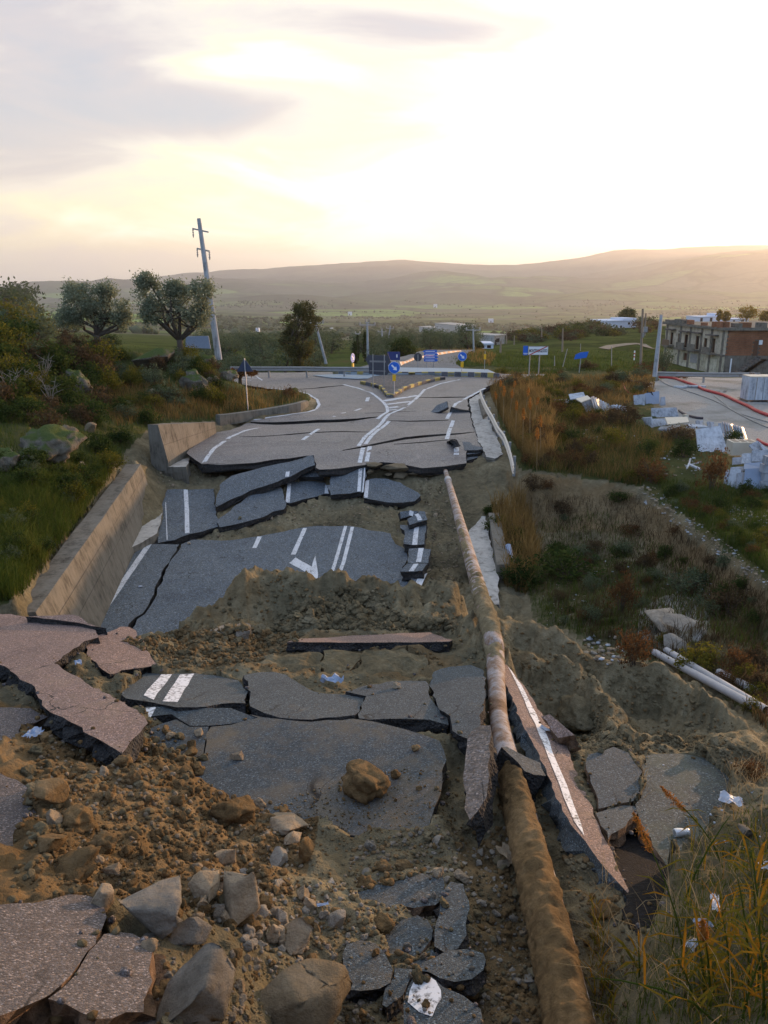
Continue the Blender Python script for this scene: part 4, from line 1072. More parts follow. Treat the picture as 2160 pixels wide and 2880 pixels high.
# left bank
gx((-7.7, 38, -0.1), (-6.0, 44, 0.0))
g((640, 1185, 37.8), (720, 1160, 39.5), (800, 1140, 42), (850, 1120, 44.5), (830, 1095, 48), (700, 1110, 42.5), (560, 1150, 38), (500, 1175, 36), (430, 1180, 35.0), (400, 1150, 36.5), (300, 1150, 35.5), (200, 1150, 34), (50, 1150, 30), (-200, 1150, 28),
  (400, 1060, 44), (540, 1040, 44.5), (620, 1065, 44), (660, 1085, 43), (480, 990, 46.5), (380, 985, 46.5), (560, 1000, 47), (230, 965, 47), (100, 985, 41), (0, 1000, 38), (-200, 1000, 36),
  (300, 1085, 40), (150, 1085, 36), (0, 1085, 33))
g((100, 1300, 22.5), (250, 1250, 27.0), (380, 1240, 31.0), (300, 1300, 25.5), (380, 1290, 28.4), (250, 1370, 23.2), (150, 1420, 20.8), (100, 1470, 19.3), (20, 1550, 17), (-150, 1500, 18), (-200, 1300, 22), (0, 1650, 14.6), (120, 1580, 17.0), (180, 1500, 19.2), (230, 1430, 21.6), (40, 1680, 14.3))
gx((-9.4, 28.5, -0.3), (-8.75, 30.5, -0.35), (-8.3, 32.5, -0.1), (-30, 60, -0.6), (-18, 57, -0.4), (-22, 52, 0.6), (-14, 53, 0.4), (-10, 51.5, -0.2), (-32, 50, 2.5), (-40, 60, 0))
gx((-25, 20, 3.0), (-14, 14, 1.4), (-12, 8, 2.6), (-8, 4, 3.8), (20, 10, 2.0), (22, 22, 0.2), (12, 4, 3.5), (40, 40, 0.0))

C = np.array([list(v) for v in CTRL])
cr = np.hypot(C[:, 0], C[:, 1])
caz = np.arctan2(C[:, 0], C[:, 1])
LS = 0.36
CU = np.stack([caz, LS * np.log(cr)], 1)
# drop points that all but coincide
keep = []
for i in range(len(CU)):
 if all(np.hypot(*(CU[i] - CU[j])) > 0.003 for j in keep):
  keep.append(i)
CU, CK = CU[keep], ((EYE.z - C[:, 2]) / cr)[keep]
n = len(CU)
D = np.hypot(CU[:, None, 0] - CU[None, :, 0], CU[:, None, 1] - CU[None, :, 1])
A = np.zeros((n + 3, n + 3))
A[:n, :n] = D - np.eye(n) * 0.0012
A[:n, n:] = np.c_[np.ones(n), CU]
A[n:, :n] = A[:n, n:].T
SOL = np.linalg.solve(A, np.r_[CK, 0, 0, 0])

def k_near(az, lr):
 az, lr = np.ravel(az), np.ravel(lr) * LS
 out = np.empty(len(az))
 for i in range(0, len(az), 40000):
  a, b = az[i:i + 40000], lr[i:i + 40000]
  d = np.hypot(a[:, None] - CU[None, :, 0], b[:, None] - CU[None, :, 1])
  out[i:i + 40000] = d @ SOL[:n] + SOL[n] + SOL[n + 1] * a + SOL[n + 2] * b
 return out

# far country: at each distance, the height of the ground line (as the drop per metre seen from the eye)
FCOL = np.array([-500, 0, 540, 1080, 1400, 1620, 1860, 2160, 2600.0])
FROW = [(120, (985, 985, 1003, 1012, 1000, 998, 1010, 1035, 1030)), (200, (960, 955, 978, 988, 972, 948, 942, 960, 960)), (300, (950, 945, 966, 976, 962, 930, 917, 915, 915)), (450, (936, 932, 950, 962, 955, 938, 922, 908, 908)),
  (800, (915, 915, 935, 946, 945, 942, 930, 915, 915)), (1500, (900, 898, 914, 922, 922, 920, 915, 905, 905)), (2500, (880, 880, 890, 897, 897, 895, 893, 888, 888)), (4000, (862, 862, 864, 868, 868, 868, 868, 862, 860)),
  (5600, (850, 850, 850, 850, 850, 848, 845, 838, 830)), (6800, (845, 842, 822, 815, 818, 808, 785, 770, 800)), (7600, (845, 840, 808, 800, 806, 778, 728, 700, 790)), (8600, (842, 835, 790, 772, 775, 765, 740, 715, 790)), (10000, (840, 829, 779, 743, 744, 728, 701, 690, 785)), (12500, (860, 855, 810, 775, 775, 760, 735, 725, 800))]
SKY_X = np.array([-500, 0, 260, 430, 612, 781, 963, 1120, 1302, 1445, 1562, 1719, 1888, 2031, 2160, 2600.0])
SKY_Y = np.array([838, 822, 795, 776, 760, 754, 741, 733, 736, 740, 730, 711, 699, 693, 690, 780.0])  # out-of-view right end lowered so the low sun clears the hills

def py_to_k(py, az):
 a = PITCH + np.arctan((py - 1440) / F)
 return np.tan(a) * np.cos(az)

def k_far(az, lr):
 px = 1080 + F * (CP + 670 / F * SP) * np.tan(np.clip(az, -1.2, 1.2))
 rows = []
 for r, py in FROW:
  y = np.interp(px, SKY_X, SKY_Y) if r == 10000 else np.interp(px, FCOL, py)
  rows.append(py_to_k(y, az))
 rows = np.array(rows)
 L_ = np.log([r for r, _ in FROW])
 i = np.clip(np.searchsorted(L_, lr) - 1, 0, len(L_) - 2)
 f = np.clip((lr - L_[i]) / (L_[i + 1] - L_[i]), 0, 1)
 j = np.arange(len(lr))
 return rows[i, j] * (1 - f) + rows[i + 1, j] * f

def height(az, lr, fine=True):
 az, lr = np.ravel(np.asarray(az, float)), np.ravel(np.asarray(lr, float))
 r = np.exp(lr)
 out = np.zeros(len(az))
 w = np.clip((r - 95) / 60, 0, 1)
 w = w * w * (3 - 2 * w)
 m = w < 1
 azc = np.clip(az, -0.75, 0.75)
 out[m] += (1 - w[m]) * k_near(azc[m], np.maximum(lr[m], math.log(2.0)))
 m = w > 0
 out[m] += w[m] * k_far(azc[m], lr[m])
 z = EYE.z - out * r
 nb = np.clip((r - 0.7) / 0.9, 0, 1)
 z = z * nb + 5.15 * (1 - nb)
 x, y = r * np.sin(az), r * np.cos(az)
 # hills and hollows far away
 f = np.clip((r - 350) / 1500, 0, 1)
 f2 = np.clip((r - 5200) / 1500, 0, 1) * np.clip((10400 - r) / 900, 0, 1)
 z = z + f * 9 * fbm(x / 700, y / 700, 4, 5) + f2 * (46 * fbm(x / 900, y / 1500, 5, 9) - 20 * np.abs(fbm(x / 420, y / 900, 4, 21)))
 for hx, hy, hr, hh in ((430, 4500, 330, 62), (-480, 4300, 420, 60), (1150, 4300, 420, 75), (80, 5100, 500, 70), (-1150, 5000, 420, 45), (1750, 4700, 500, 50), (700, 5400, 500, 80), (1600, 5600, 700, 60), (-2500, 6200, 900, 90), (-1200, 6500, 900, 70), (1000, 6700, 900, 95), (2600, 6100, 800, 120), (3300, 5700, 700, 90), (200, 7000, 700, 80)):
  z = z + hh * np.exp(-((x - hx) ** 2 + ((y - hy) * 1.2) ** 2) / hr ** 2)
 return z, x, y, r

def axis(lo, hi, step):
 v = [lo]
 while v[-1] < hi:
  v.append(v[-1] + step(v[-1]))
 return np.array(v)

azs = np.concatenate([-axis(0.503, PI, lambda a: 0.01 + (a - 0.5) * 0.12)[::-1][:-1] if False else -np.concatenate([axis(0.503, 2.9, lambda a: 0.008 + (a - 0.5) * 0.10), [PI]])[::-1], np.arange(-0.5, 0.5005, 0.0021), np.concatenate([axis(0.503, 2.9, lambda a: 0.008 + (a - 0.5) * 0.10), [PI]])])
lrs = axis(math.log(0.5), math.log(150), lambda l: 0.0052 + 0.0075 * max(0, min(1, (l - 1.2) / 2.8)) + (0.03 if l < 0.5 else 0))
lrs[-1] = math.log(150)
AZ, LR = np.meshgrid(azs, lrs, indexing='ij')
Z, X, Y, RR = height(AZ, LR)
Zb = Z.copy()

def proj(x, y, z):
 dx, dy, dz = x - EYE.x, y - EYE.y, z - EYE.z
 dep = dy * CP - dz * SP
 up = dy * SP + dz * CP
 dep = np.where(dep > 0.05, dep, 0.05)
 return 1080 + F * dx / dep, 1440 - F * up / dep

PX, PY = proj(X, Y, Z)

def zone(poly, soft=0.0):
 return in_poly(PX, PY, poly).astype(float)

infront = (np.abs(AZ.ravel()) < 1.2)
zg = zone([(-400, 600), (640, 600), (680, 1000), (860, 1100), (875, 1125), (640, 1185), (430, 1195), (330, 1290), (240, 1440), (0, 1710), (-400, 1750)])
zg = np.maximum(zg, zone([(1390, 1080), (1480, 1050), (1560, 1040), (1840, 1050), (1880, 1100), (1830, 1120), (1850, 1180), (2010, 1260), (2160, 1330), (2700, 1400), (2700, 2000), (2160, 1900), (2160, 1640), (1980, 1500), (1800, 1370), (1680, 1345), (1460, 1320), (1400, 1180)]))
zg = np.maximum(zg, zone([(860, 900), (2700, 800), (2700, 1040), (1840, 1046), (1480, 1045), (1400, 1030), (1200, 1030), (860, 1045), (600, 1040), (500, 900)]))
zg = np.maximum(zg, 0.55 * zone([(1450, 1560), (1700, 1560), (1950, 1650), (2200, 1700), (2700, 1800), (2700, 2060), (2150, 2060), (1950, 1880), (1700, 1850), (1500, 1740)]))  # pit weeds; cover raised so the darker green also stands for shade
zg = np.maximum(zg, 0.42 * zone([(1950, 2350), (2700, 2250), (2700, 3100), (1700, 3100), (1760, 2760)]))
zg[~infront] = 0.7
zg[(RR > 62) & (np.abs(AZ.ravel()) < 1.2)] = 1.0
zv = zone([(1830, 1075), (1890, 1060), (2700, 1065), (2700, 1480), (2160, 1330), (2030, 1250), (1900, 1180), (1850, 1130)])
zv = np.maximum(zv, 0.25 * zone([(1790, 1360), (1850, 1370), (1920, 1440), (1990, 1490), (2160, 1625), (2160, 1680), (1960, 1520), (1880, 1480), (1800, 1460)]))
zv = np.maximum(zv, 0.5 * zone([(1800, 1700), (1950, 1650), (2010, 1700), (1990, 1800), (1880, 1830), (1790, 1780)]))
zg *= (1 - (zv > 0.6))
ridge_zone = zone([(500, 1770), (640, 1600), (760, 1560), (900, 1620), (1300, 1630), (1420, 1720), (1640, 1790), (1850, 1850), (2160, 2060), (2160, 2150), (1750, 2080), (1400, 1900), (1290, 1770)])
zo = zone([(-300, 2000), (150, 2000), (420, 2120), (560, 2140), (720, 2240), (900, 2300), (860, 2450), (640, 2560), (300, 2560), (-300, 2600)])
zo = np.maximum(zo, 0.6 * zone([(1420, 1330), (1560, 1345), (1720, 1360), (1840, 1420), (2000, 1560), (2160, 1670), (2160, 1760), (1960, 1640), (1800, 1520), (1640, 1500), (1460, 1480)]))
zo = np.maximum(zo, 0.7 * zone([(500, 1780), (640, 1650), (720, 1600), (760, 1650), (700, 1780)]))
zo = np.maximum(zo, 0.7 * zone([(1280, 2400), (1460, 2300), (1560, 2600), (1600, 2900), (1250, 2900), (1350, 2700)]))
zo = np.maximum(zo, 0.5 * zone([(500, 1800), (850, 1780), (1300, 1840), (1300, 1900), (700, 1900), (500, 1870)]))

# rough ground: clods and folds, none under the level road
rough = np.clip((zone([(380, 1290), (1300, 1300), (1420, 1330), (1820, 1380), (2200, 1650), (2700, 1700), (2700, 3100), (-500, 3100), (-500, 1740), (0, 1740)])), 0, 1)
rough = np.maximum(rough, 0.6 * zg)
far_f = np.clip(RR / 9, 0.35, 1.6)
dn = 0.085 * fbm(X / 0.9, Y / 0.9, 3, 3) * far_f + 0.07 * fbm(X / 0.24, Y / 0.24, 3, 8) + 0.03 * np.maximum(0, fbm(X / 0.09, Y / 0.09, 2, 61)) + 0.05 * (0.5 - np.abs(fbm(X / 0.55, Y / 0.55, 3, 31))) * far_f
ridge_m = zone([(500, 1770), (640, 1600), (760, 1560), (900, 1620), (1300, 1630), (1420, 1720), (1640, 1790), (1850, 1850), (2160, 2060), (2160, 2150), (1750, 2080), (1400, 1860), (1290, 1770)])
ridge_r = ridge_m * np.clip((PX - 1380) / 60, 0, 1)
dn = dn * (1 - 0.45 * ridge_r) + ridge_m * (1 - 0.3 * ridge_r) * (0.11 * fbm(X / 0.5, Y / 0.35, 5, 44) + 0.09 * np.abs(fbm(X / 0.25, Z / 0.2 + Y / 0.5, 4, 91)) + 0.16 * (0.4 - np.abs(fbm(X / 0.8, Y / 0.5, 3, 71))) + 0.05 * fbm(X / 0.12, Y / 0.12, 2, 47))
scar = zone([(1420, 1335), (1560, 1348), (1720, 1360), (1840, 1420), (2000, 1560), (2160, 1670), (2160, 1760), (1960, 1640), (1800, 1540), (1640, 1540), (1460, 1500)])
dn = dn + scar * 0.22 * (0.35 - np.abs(fbm(X / 1.6, Y / 1.1 + Z, 4, 83)))
dn = dn * rough * np.clip((150 - RR) / 60, 0, 1) * np.clip((RR - 1.0) / 1.5, 0, 1)
Z = Z + dn
for s in SLABS:
 if not s.clamp:
  continue
 w = s.world
 x0, x1 = min(v.x for v in w), max(v.x for v in w)
 y0, y1 = min(v.y for v in w), max(v.y for v in w)
 m = np.where((X > x0) & (X < x1) & (Y > y0) & (Y < y1))[0]
 if len(m):
  m = m[in_poly(X[m], Y[m], [(v.x, v.y) for v in w])]
  lim = s.pl.z(X[m], Y[m]) - s.thick * 0.8
  Z[m] = np.minimum(Z[m], lim)

def grid_mesh(name, nA, nR, V, mats):
 i = np.arange((nA - 1) * (nR - 1))
 a, r = i // (nR - 1), i % (nR - 1)
 q = np.stack([a * nR + r, a * nR + r + 1, (a + 1) * nR + r + 1, (a + 1) * nR + r], 1)
 return fast_mesh(name, V, q, mats, None, True)

def add_attr(me, name, arr):
 if arr.ndim == 1:
  at = me.attributes.new(name, 'FLOAT', 'POINT')
  at.data.foreach_set('value', arr.astype(np.float32))
 else:
  at = me.attributes.new(name, 'FLOAT_COLOR', 'POINT')
  c = np.ones((len(arr), 4), np.float32)
  c[:, :3] = arr
  at.data.foreach_set('color', c.ravel())

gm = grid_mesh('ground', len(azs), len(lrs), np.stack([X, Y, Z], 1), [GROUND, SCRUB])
add_attr(gm, 'cover', np.stack([zg, zv, zo], 1))
cl_ = np.clip(ridge_zone * (0.75 + 0.5 * fbm(X / 0.8, Y / 0.8, 3, 15)), 0, 1)  # paler tan soil colour mixed in over the earth ridges
add_attr(gm, 'pale_tan', cl_)
fr = RR.reshape(len(azs), len(lrs))[:-1, :-1].ravel()
gm.polygons.foreach_set('material_index', ((fr > 66)).astype(np.int32))
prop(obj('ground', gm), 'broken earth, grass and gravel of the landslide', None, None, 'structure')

# valley floor and hills
azf = np.concatenate([-np.concatenate([axis(0.503, 2.9, lambda a: 0.012 + (a - 0.5) * 0.10), [PI]])[::-1], np.arange(-0.5, 0.5005, 0.0036), np.concatenate([axis(0.503, 2.9, lambda a: 0.012 + (a - 0.5) * 0.10), [PI]])])
lrf = np.concatenate([[math.log(149)], axis(math.log(155), math.log(5000), lambda l: 0.024)])
lrh = np.concatenate([[lrf[-1]], axis(lrf[-1] + 0.006, math.log(13500), lambda l: 0.0085)])
for nm, lr_, lab in (('valley', lrf, 'green fields and groves across the valley'), ('hills', lrh, 'hazy hills on the skyline')):
 a_, l_ = np.meshgrid(azf, lr_, indexing='ij')
 z_, x_, y_, r_ = height(a_, l_)
 if nm == 'valley':
  z_ = np.where(r_ < 152, z_ - 0.3, z_)
  VZ = z_.reshape(len(azf), len(lr_))
 me = grid_mesh(nm, len(azf), len(lr_), np.stack([x_, y_, z_], 1), [FIELDS, SCRUB])
 wild = np.clip((r_ - 5600) / 1300 + 0.5 * fbm(x_ / 600, y_ / 600, 3, 2), 0, 1)
 for hx, hy, hr in ((430, 4500, 420), (-480, 4300, 520), (80, 5100, 500)):
  wild = np.maximum(wild, np.clip(1.5 - np.hypot(x_ - hx, y_ - hy) / hr, 0, 1) * 0.85)
 add_attr(me, 'wild', wild)
 if nm == 'valley':
  me.polygons.foreach_set('material_index', ((r_.reshape(len(azf), len(lr_))[:-1, :-1].ravel() < 620)).astype(np.int32))
 prop(obj(nm, me), lab, None, None, 'structure')

ZG = Z.reshape(len(azs), len(lrs))

def ground_z(x, y):
 x, y = np.asarray(x, float), np.asarray(y, float)
 a, l = np.arctan2(x, y), np.log(np.maximum(np.hypot(x, y), 0.51))
 near = l < lrs[-1] - 1e-6

 def bil(a, l, A_, L_, G):
  i = np.clip(np.searchsorted(A_, a) - 1, 0, len(A_) - 2)
  j = np.clip(np.searchsorted(L_, l) - 1, 0, len(L_) - 2)
  fa = np.clip((a - A_[i]) / (A_[i + 1] - A_[i]), 0, 1)
  fl = np.clip((l - L_[j]) / (L_[j + 1] - L_[j]), 0, 1)
  return (G[i, j] * (1 - fa) + G[i + 1, j] * fa) * (1 - fl) + (G[i, j + 1] * (1 - fa) + G[i + 1, j + 1] * fa) * fl
 return np.where(near, bil(a, l, azs, lrs, ZG), bil(a, l, azf, lrf, VZ))

def gzf(x, y):
 return float(ground_z(x, y))

def hit_ground(px, py):
 """where the sight line of a photograph pixel meets the ground (arrays)"""
 px, py = np.asarray(px, float), np.asarray(py, float)
 u, v = (px - 1080) / F, -(py - 1440) / F
 dx, dy, dz = u, CP + v * SP, -SP + v * CP
 h = np.hypot(dx, dy)
 k = -dz / h
 a = np.arctan2(dx, dy)
 out = np.full((len(px), 3), np.nan)
 L_ = np.concatenate([lrs, lrf[3:]])
 r = np.exp(L_)
 for s in range(0, len(px), 4000):
  sl_ = slice(s, s + 4000)
  aa = np.repeat(a[sl_, None], len(L_), 1)
  zz = ground_z(r[None, :] * np.sin(aa), r[None, :] * np.cos(aa))
  below = (EYE.z - k[sl_, None] * r[None, :]) <= zz
  below[:, r < 1.6] = False
  j = below.argmax(1)
  ok = below.any(1) & (j > 0)
  j = np.maximum(j, 1)
  i = np.arange(len(j))
  kk = k[sl_]
  g0 = EYE.z - kk * r[j - 1] - zz[i, j - 1]
  g1 = EYE.z - kk * r[j] - zz[i, j]
  f = np.clip(g0 / np.where(np.abs(g0 - g1) < 1e-9, 1, g0 - g1), 0, 1)
  rr = r[j - 1] * (1 - f) + r[j] * f
  o = np.stack([rr * np.sin(a[sl_]), rr * np.cos(a[sl_]), EYE.z - kk * rr], 1)
  o[~ok] = np.nan
  out[sl_] = o
 return out

def at_ground(px, py):
 return Vector(hit_ground([px], [py])[0])

for s in SLABS:
 s.build()

# ------------------------------------------------------------------ haze over the valley
def haze_fn():
 m = bpy.data.materials.new('haze')
 m.use_nodes = True
 t = NT(m.node_tree)
 v = t.n('ShaderNodeVolumePrincipled', {'Color': (0.94, 0.955, 1.0, 1), 'Density': 0.0001, 'Anisotropy': 0.55})
 t.n('ShaderNodeOutputMaterial', {'Volume': v.outputs[0]})
 return m

HAZE = haze_fn()

def build_haze():
 zmin = min(float(o.data.vertices[0].co.z) for o in [bpy.data.objects['ground']])
 lo, hi = 1e9, -1e9
 for nm in ('ground', 'valley', 'hills'):
  me = bpy.data.objects[nm].data
  a = np.empty(len(me.vertices) * 3, np.float32)
  me.vertices.foreach_get('co', a)
  lo, hi = min(lo, a[2::3].min()), max(hi, a[2::3].max())
 b = MB().box((0, 0, (lo - 2 + hi + 12) / 2), (28600, 28600, hi + 14 - lo))
 prop(b.build('haze', [HAZE]), 'warm evening haze filling the valley', None, None, 'stuff')

# ------------------------------------------------------------------ concrete walls
def loft(sections, close=True, cap=True):
 n = len(sections[0])
 vs = [Vector(p) for s in sections for p in s]
 fs = []
 for i in range(len(sections) - 1):
  for k in range(n if close else n - 1):
   k2 = (k + 1) % n
   fs.append((i * n + k, i * n + k2, (i + 1) * n + k2, (i + 1) * n + k))
 if cap and close:
  fs += [tuple(range(n))[::-1], tuple((len(sections) - 1) * n + k for k in range(n))]
 return MB().add(vs, fs)

def fix_normals(me):
 import bmesh
 bm = bmesh.new()
 bm.from_mesh(me)
 bmesh.ops.recalc_face_normals(bm, faces=bm.faces)
 bm.to_mesh(me)
 bm.free()

def wall_between(name, label, T1, B1, T0, B0, thick, m, n=14, foot=-0.4, jig=0.012):
 secs = []
 rnd = random.Random(len(name))
 for i in range(n + 1):
  f = i / n
  t_, b_ = T0.lerp(T1, f), B0.lerp(B1, f)
  d = (T1 - T0)
  nrm = Vector((d.y, -d.x, 0)).normalized()
  j = lambda: Vector((rnd.uniform(-jig, jig), 0, rnd.uniform(-jig, jig)))
  secs.append([t_ + j(), b_, b_ + Vector((0, 0, foot)), b_ + Vector((0, 0, foot)) - nrm * (thick + 0.3), t_ - nrm * thick + j()])
 mb = loft(secs)
 o = mb.build(name, [m])
 fix_normals(o.data)
 return prop(o, label, 'wall')

T1, T0 = at_y(395.4, 1305, 27.3), at_y(101, 1722, 14.65)
wl = wall_between('retaining_wall', 'long sloping concrete retaining wall along the left of the sunken road', T1, at_y(434, 1411, 27.8), T0, T0 + Vector((0.55, 0, -1.7)), 0.5, CONC)
# board joints left by the shuttering
for k in range(1, 3):
 f0 = 0.28 * k
 A, B = T0.lerp(T0 + Vector((0.55, 0, -1.7)), f0), T1.lerp(at_y(434, 1411, 27.8), f0)
 MB().tube([A + Vector((0.003, 0, 0)), B + Vector((0.003, 0, 0))], 0.007, 4).build('board_joint', [CONC_DARK], wl)
wb = wall_between('wedge_wall', 'short wedge-shaped concrete wall at the left edge of the far road, its face glowing orange', at_y(605, 1187, 35.2), at_z(608.5, 1216, 0.0), at_y(443.6, 1194, 30.0), at_y(472.6, 1298, 30.0), 0.42, CONC, 8)
A, B = at_y(443.6, 1194, 30.0).lerp(at_y(472.6, 1298, 30.0), .55), at_y(605, 1187, 35.2).lerp(at_z(608.5, 1216, 0.0), .55)
MB().tube([A, B], 0.012, 4).build('board_joint', [CONC_DARK], wb)
Slab('broken concrete footing below the wedge-shaped wall', L(c4, (985, 415), (1105, 388), (1100, 420), (1085, 440), (905, 445), (930, 415)), Plane((480, 1305, -0.35), (530, 1290, -0.3), (450, 1310, -0.4)), 0.7, top=CONC_PALE, side=CONC, jag=0.03, name='concrete_footing', cat='footing').build()
Slab('pale concrete gutter ledge between the retaining wall and the sunken road', L(c4, (900, 648), (958, 642), (940, 740), (915, 830), (830, 882), (740, 925), (690, 960), (655, 1000), (735, 900), (820, 780)), Plane((400, 1480, -1.08)), 0.35, top=CONC_PALE, side=CONC, jag=0.02, name='gutter_ledge', cat='gutter').build()
# kerb wall behind
kt = [c2(*p) for p in ((-2, 762), (60, 757), (130, 748), (270, 728), (400, 705), (470, 690), (512, 678))]
kb = [c2(*p) for p in ((-2, 818), (60, 806), (130, 793), (270, 770), (400, 752), (470, 740), (518, 706))]
secs = []
for a, b in zip(kt, kb):
 P = at_z(b[0], b[1], 0.0)
 k = ray(*a)
 t_ = P.y / k.y
 top = EYE + k * t_
 back = Vector((-0.25, 0.2, 0))
 secs.append([top, P - Vector((0, 0, 0.1)), P + back - Vector((0, 0, 0.1)), top + back])
mb = loft(secs)
o = mb.build('kerb_wall', [CONC])
fix_normals(o.data)
prop(o, 'low concrete kerb wall under the grassy bank, curving along the left of the far road', 'wall')
Slab('strip of bare concrete shoulder between the far road and the guardrail', L(c2, (1452, 668), (1508, 640), (1532, 700), (1570, 800), (1615, 900), (1648, 990), (1600, 1015), (1548, 1005), (1524, 945), (1502, 905), (1492, 860), (1467, 790)), Plane((1370, 1250, 0.02)), 0.3, top=CONC_PALE, side=CONC,
     name='road_shoulder', cat='shoulder', jag=0.04).build()
for px_, z_ in ((((1505, 690), (1530, 690), (1558, 770), (1530, 790)), 0.0), (((1572, 800), (1590, 800), (1625, 880), (1608, 885)), 0.0)):
 P = [at_z(*c2(*q), z_) for q in px_]
 mb = MB().prism(P, (0, 0, 0.22))
 o = mb.build('kerb_block', [CONC])
 fix_normals(o.data)
 prop(o, 'concrete kerb block at the foot of the bent guardrail, ' + ('upper one' if z_ == 0 and px_[0][0] < 1550 else 'lower one'), 'kerb')
# gutter channel right of the pipe
Slab('pale concrete gutter channel right of the rusty pipe', L(e3, (1230, 830), (1320, 740), (1400, 640), (1480, 1060), (1520, 1300), (1520, 1418), (1390, 1418), (1330, 1260), (1270, 1050)), Plane((1370, 1550, -1.0)), 0.25, top=CONC_PALE, side=CONC, name='gutter_channel', cat='gutter', jag=0.04).build()
A, B = at_z(*e3(1430, 640), -0.75), at_z(*e3(1500, 1080), -0.75)
mb = MB().add([A, A + Vector((.35, 0, 0)), B + Vector((.35, 0, 0)), B, A - Vector((0, 0, .6)), A + Vector((.35, 0, -.6)), B + Vector((.35, 0, -.6)), B - Vector((0, 0, .6))],
              [(0, 3, 2, 1), (4, 5, 6, 7), (0, 1, 5, 4), (1, 2, 6, 5), (2, 3, 7, 6), (3, 0, 4, 7)])
o = mb.build('channel_kerb', [CONC])
fix_normals(o.data)
prop(o, 'concrete upstand kerb on the right of the gutter channel', 'kerb')
A = at_z(*e3(1595, 920), -0.7)
o = MB().tube([A, at_z(*e3(1625, 1060), -1.0)], 0.09, 10).build('plastic_duct', [BLUEBAG])
prop(o, 'short blue plastic duct stub in the weeds right of the gutter channel', 'pipe')
# ------------------------------------------------------------------ pipes
def pipe_seg(pts, rad, n=14, rough=0.0, sc=0.12, seed=0, sub=10, sweep=None, crest=0.0):
 """lumpy tube along a smooth path; sweep keeps only part of the round"""
 P = [Vector(p) for p in pts]
 path, rr = [], []
 for i in range(len(P) - 1):
  p0, p1, p2, p3 = P[max(i - 1, 0)], P[i], P[i + 1], P[min(i + 2, len(P) - 1)]
  for k in range(sub):
   f = k / sub
   path.append(0.5 * ((2 * p1) + (p2 - p0) * f + (2 * p0 - 5 * p1 + 4 * p2 - p3) * f * f + (3 * p1 - p0 - 3 * p2 + p3) * f ** 3))
   rr.append(rad[i] * (1 - f) + rad[i + 1] * f)
 path.append(P[-1])
 rr.append(rad[-1])
 vs, fs = [], []
 a0, a1 = sweep or (0, 2 * PI)
 m = n + 1 if sweep else n
 for i, p in enumerate(path):
  d = (path[min(i + 1, len(path) - 1)] - path[max(i - 1, 0)]).normalized()
  a = d.cross(Vector((0, 0, 1))).normalized()
  b = a.cross(d)
  for k in range(m):
   th = a0 + (a1 - a0) * k / n
   q = a * math.cos(th) + b * math.sin(th)
   r = rr[i]
   if rough:
    e = p + q * r
    r += rough * (mnoise.noise(e / sc + Vector((seed, 0, 0))) + 0.5 * mnoise.noise(e / (sc * 0.4))) + crest * max(0, q.z) ** 6 * (0.7 + 1.1 * mnoise.noise(e / 0.10))
    if sweep:
     r -= 0.06 * (abs(2 * k / n - 1) ** 4) * (1 + 0.6 * mnoise.noise(p / 0.15 + Vector((k > n / 2, 0, 0))))
   vs.append(p + q * r)
 for i in range(len(path) - 1):
  for k in range(n):
   k2 = k + 1 if sweep else (k + 1) % n
   fs.append((i * m + k, i * m + k2, (i + 1) * m + k2, (i + 1) * m + k))
 return vs, fs

PA, PB = at_y(1252, 1322, 29.9), at_y(1379, 1772, 10.0)
pf = lambda f: PA.lerp(PB, f)
path_near = [PB, at_y(1392, 1840, 9.3), at_y(1396, 1925, 8.4), at_y(1402, 2010, 7.6), at_y(1415, 2085, 6.9), at_y(1438, 2175, 6.2), at_y(1468, 2300, 5.4), at_y(1500, 2420, 4.75), at_y(1545, 2600, 3.95), at_y(1590, 2800, 3.35), at_y(1625, 2960, 2.9), at_y(1680, 3300, 2.2)]
pr = thing('pipe', 'long rusty pipe left hanging over the sunken road, caked with mud towards the camera', 'pipe')
for nm, pts, rad in (('pipe_section', [pf(0), pf(.05), pf(.10), pf(.148)], [.085, .085, .088, .09]), ('pipe_section', [pf(.15), pf(.35), pf(.55), pf(.75), pf(1)] + path_near[1:], [.10, .105, .115, .122, .128] + [.12, .105, .10, .105, .112, .12, .12, .12, .12, .118, .118])):
 v, f = pipe_seg(pts, rad, 18)
 obj(nm, mesh(nm, v, f, [PIPE], None, True), (0, 0, 0), pr)
v, f = pipe_seg([pf(.143), pf(.15), pf(.165), pf(.172)], [.10, .122, .122, .105], 18, sub=3)
obj('collar', mesh('collar', v, f, [PIPEWHITE], None, True), (0, 0, 0), pr)
v, f = pipe_seg([pf(.145), pf(.143)], [.122, .08], 18, sub=1)
MUDM = CLOD
cr_pts = [at_y(1440, 2182, 6.1), at_y(1468, 2300, 5.4), at_y(1500, 2420, 4.75), at_y(1545, 2600, 3.95), at_y(1590, 2800, 3.35), at_y(1625, 2960, 2.9), at_y(1680, 3300, 2.2)]
v, f = pipe_seg(cr_pts, [.122, .145, .148, .146, .144, .142, .14], 48, 0.020, 0.075, 3, 44, (R(-60), R(165)), 0.05)
prop(obj('mud_crust', mesh('mud_crust', v, f, [MUDM], None, True), (0, 0, 0), pr), 'thick brown mud crust along the near half of the pipe')
v, f = pipe_seg([pf(.86), pf(.93), PB, at_y(1390, 1830, 9.4), at_y(1395, 1880, 8.9)], [.12, .14, .15, .14, .115], 26, 0.03, 0.12, 9, 18, (R(-40), R(200)), 0.02)
prop(obj('mud_crust', mesh('mud_crust', v, f, [CLODGREY], None, True), (0, 0, 0), pr), 'greyish mud crust where the narrow slab leans on the pipe')
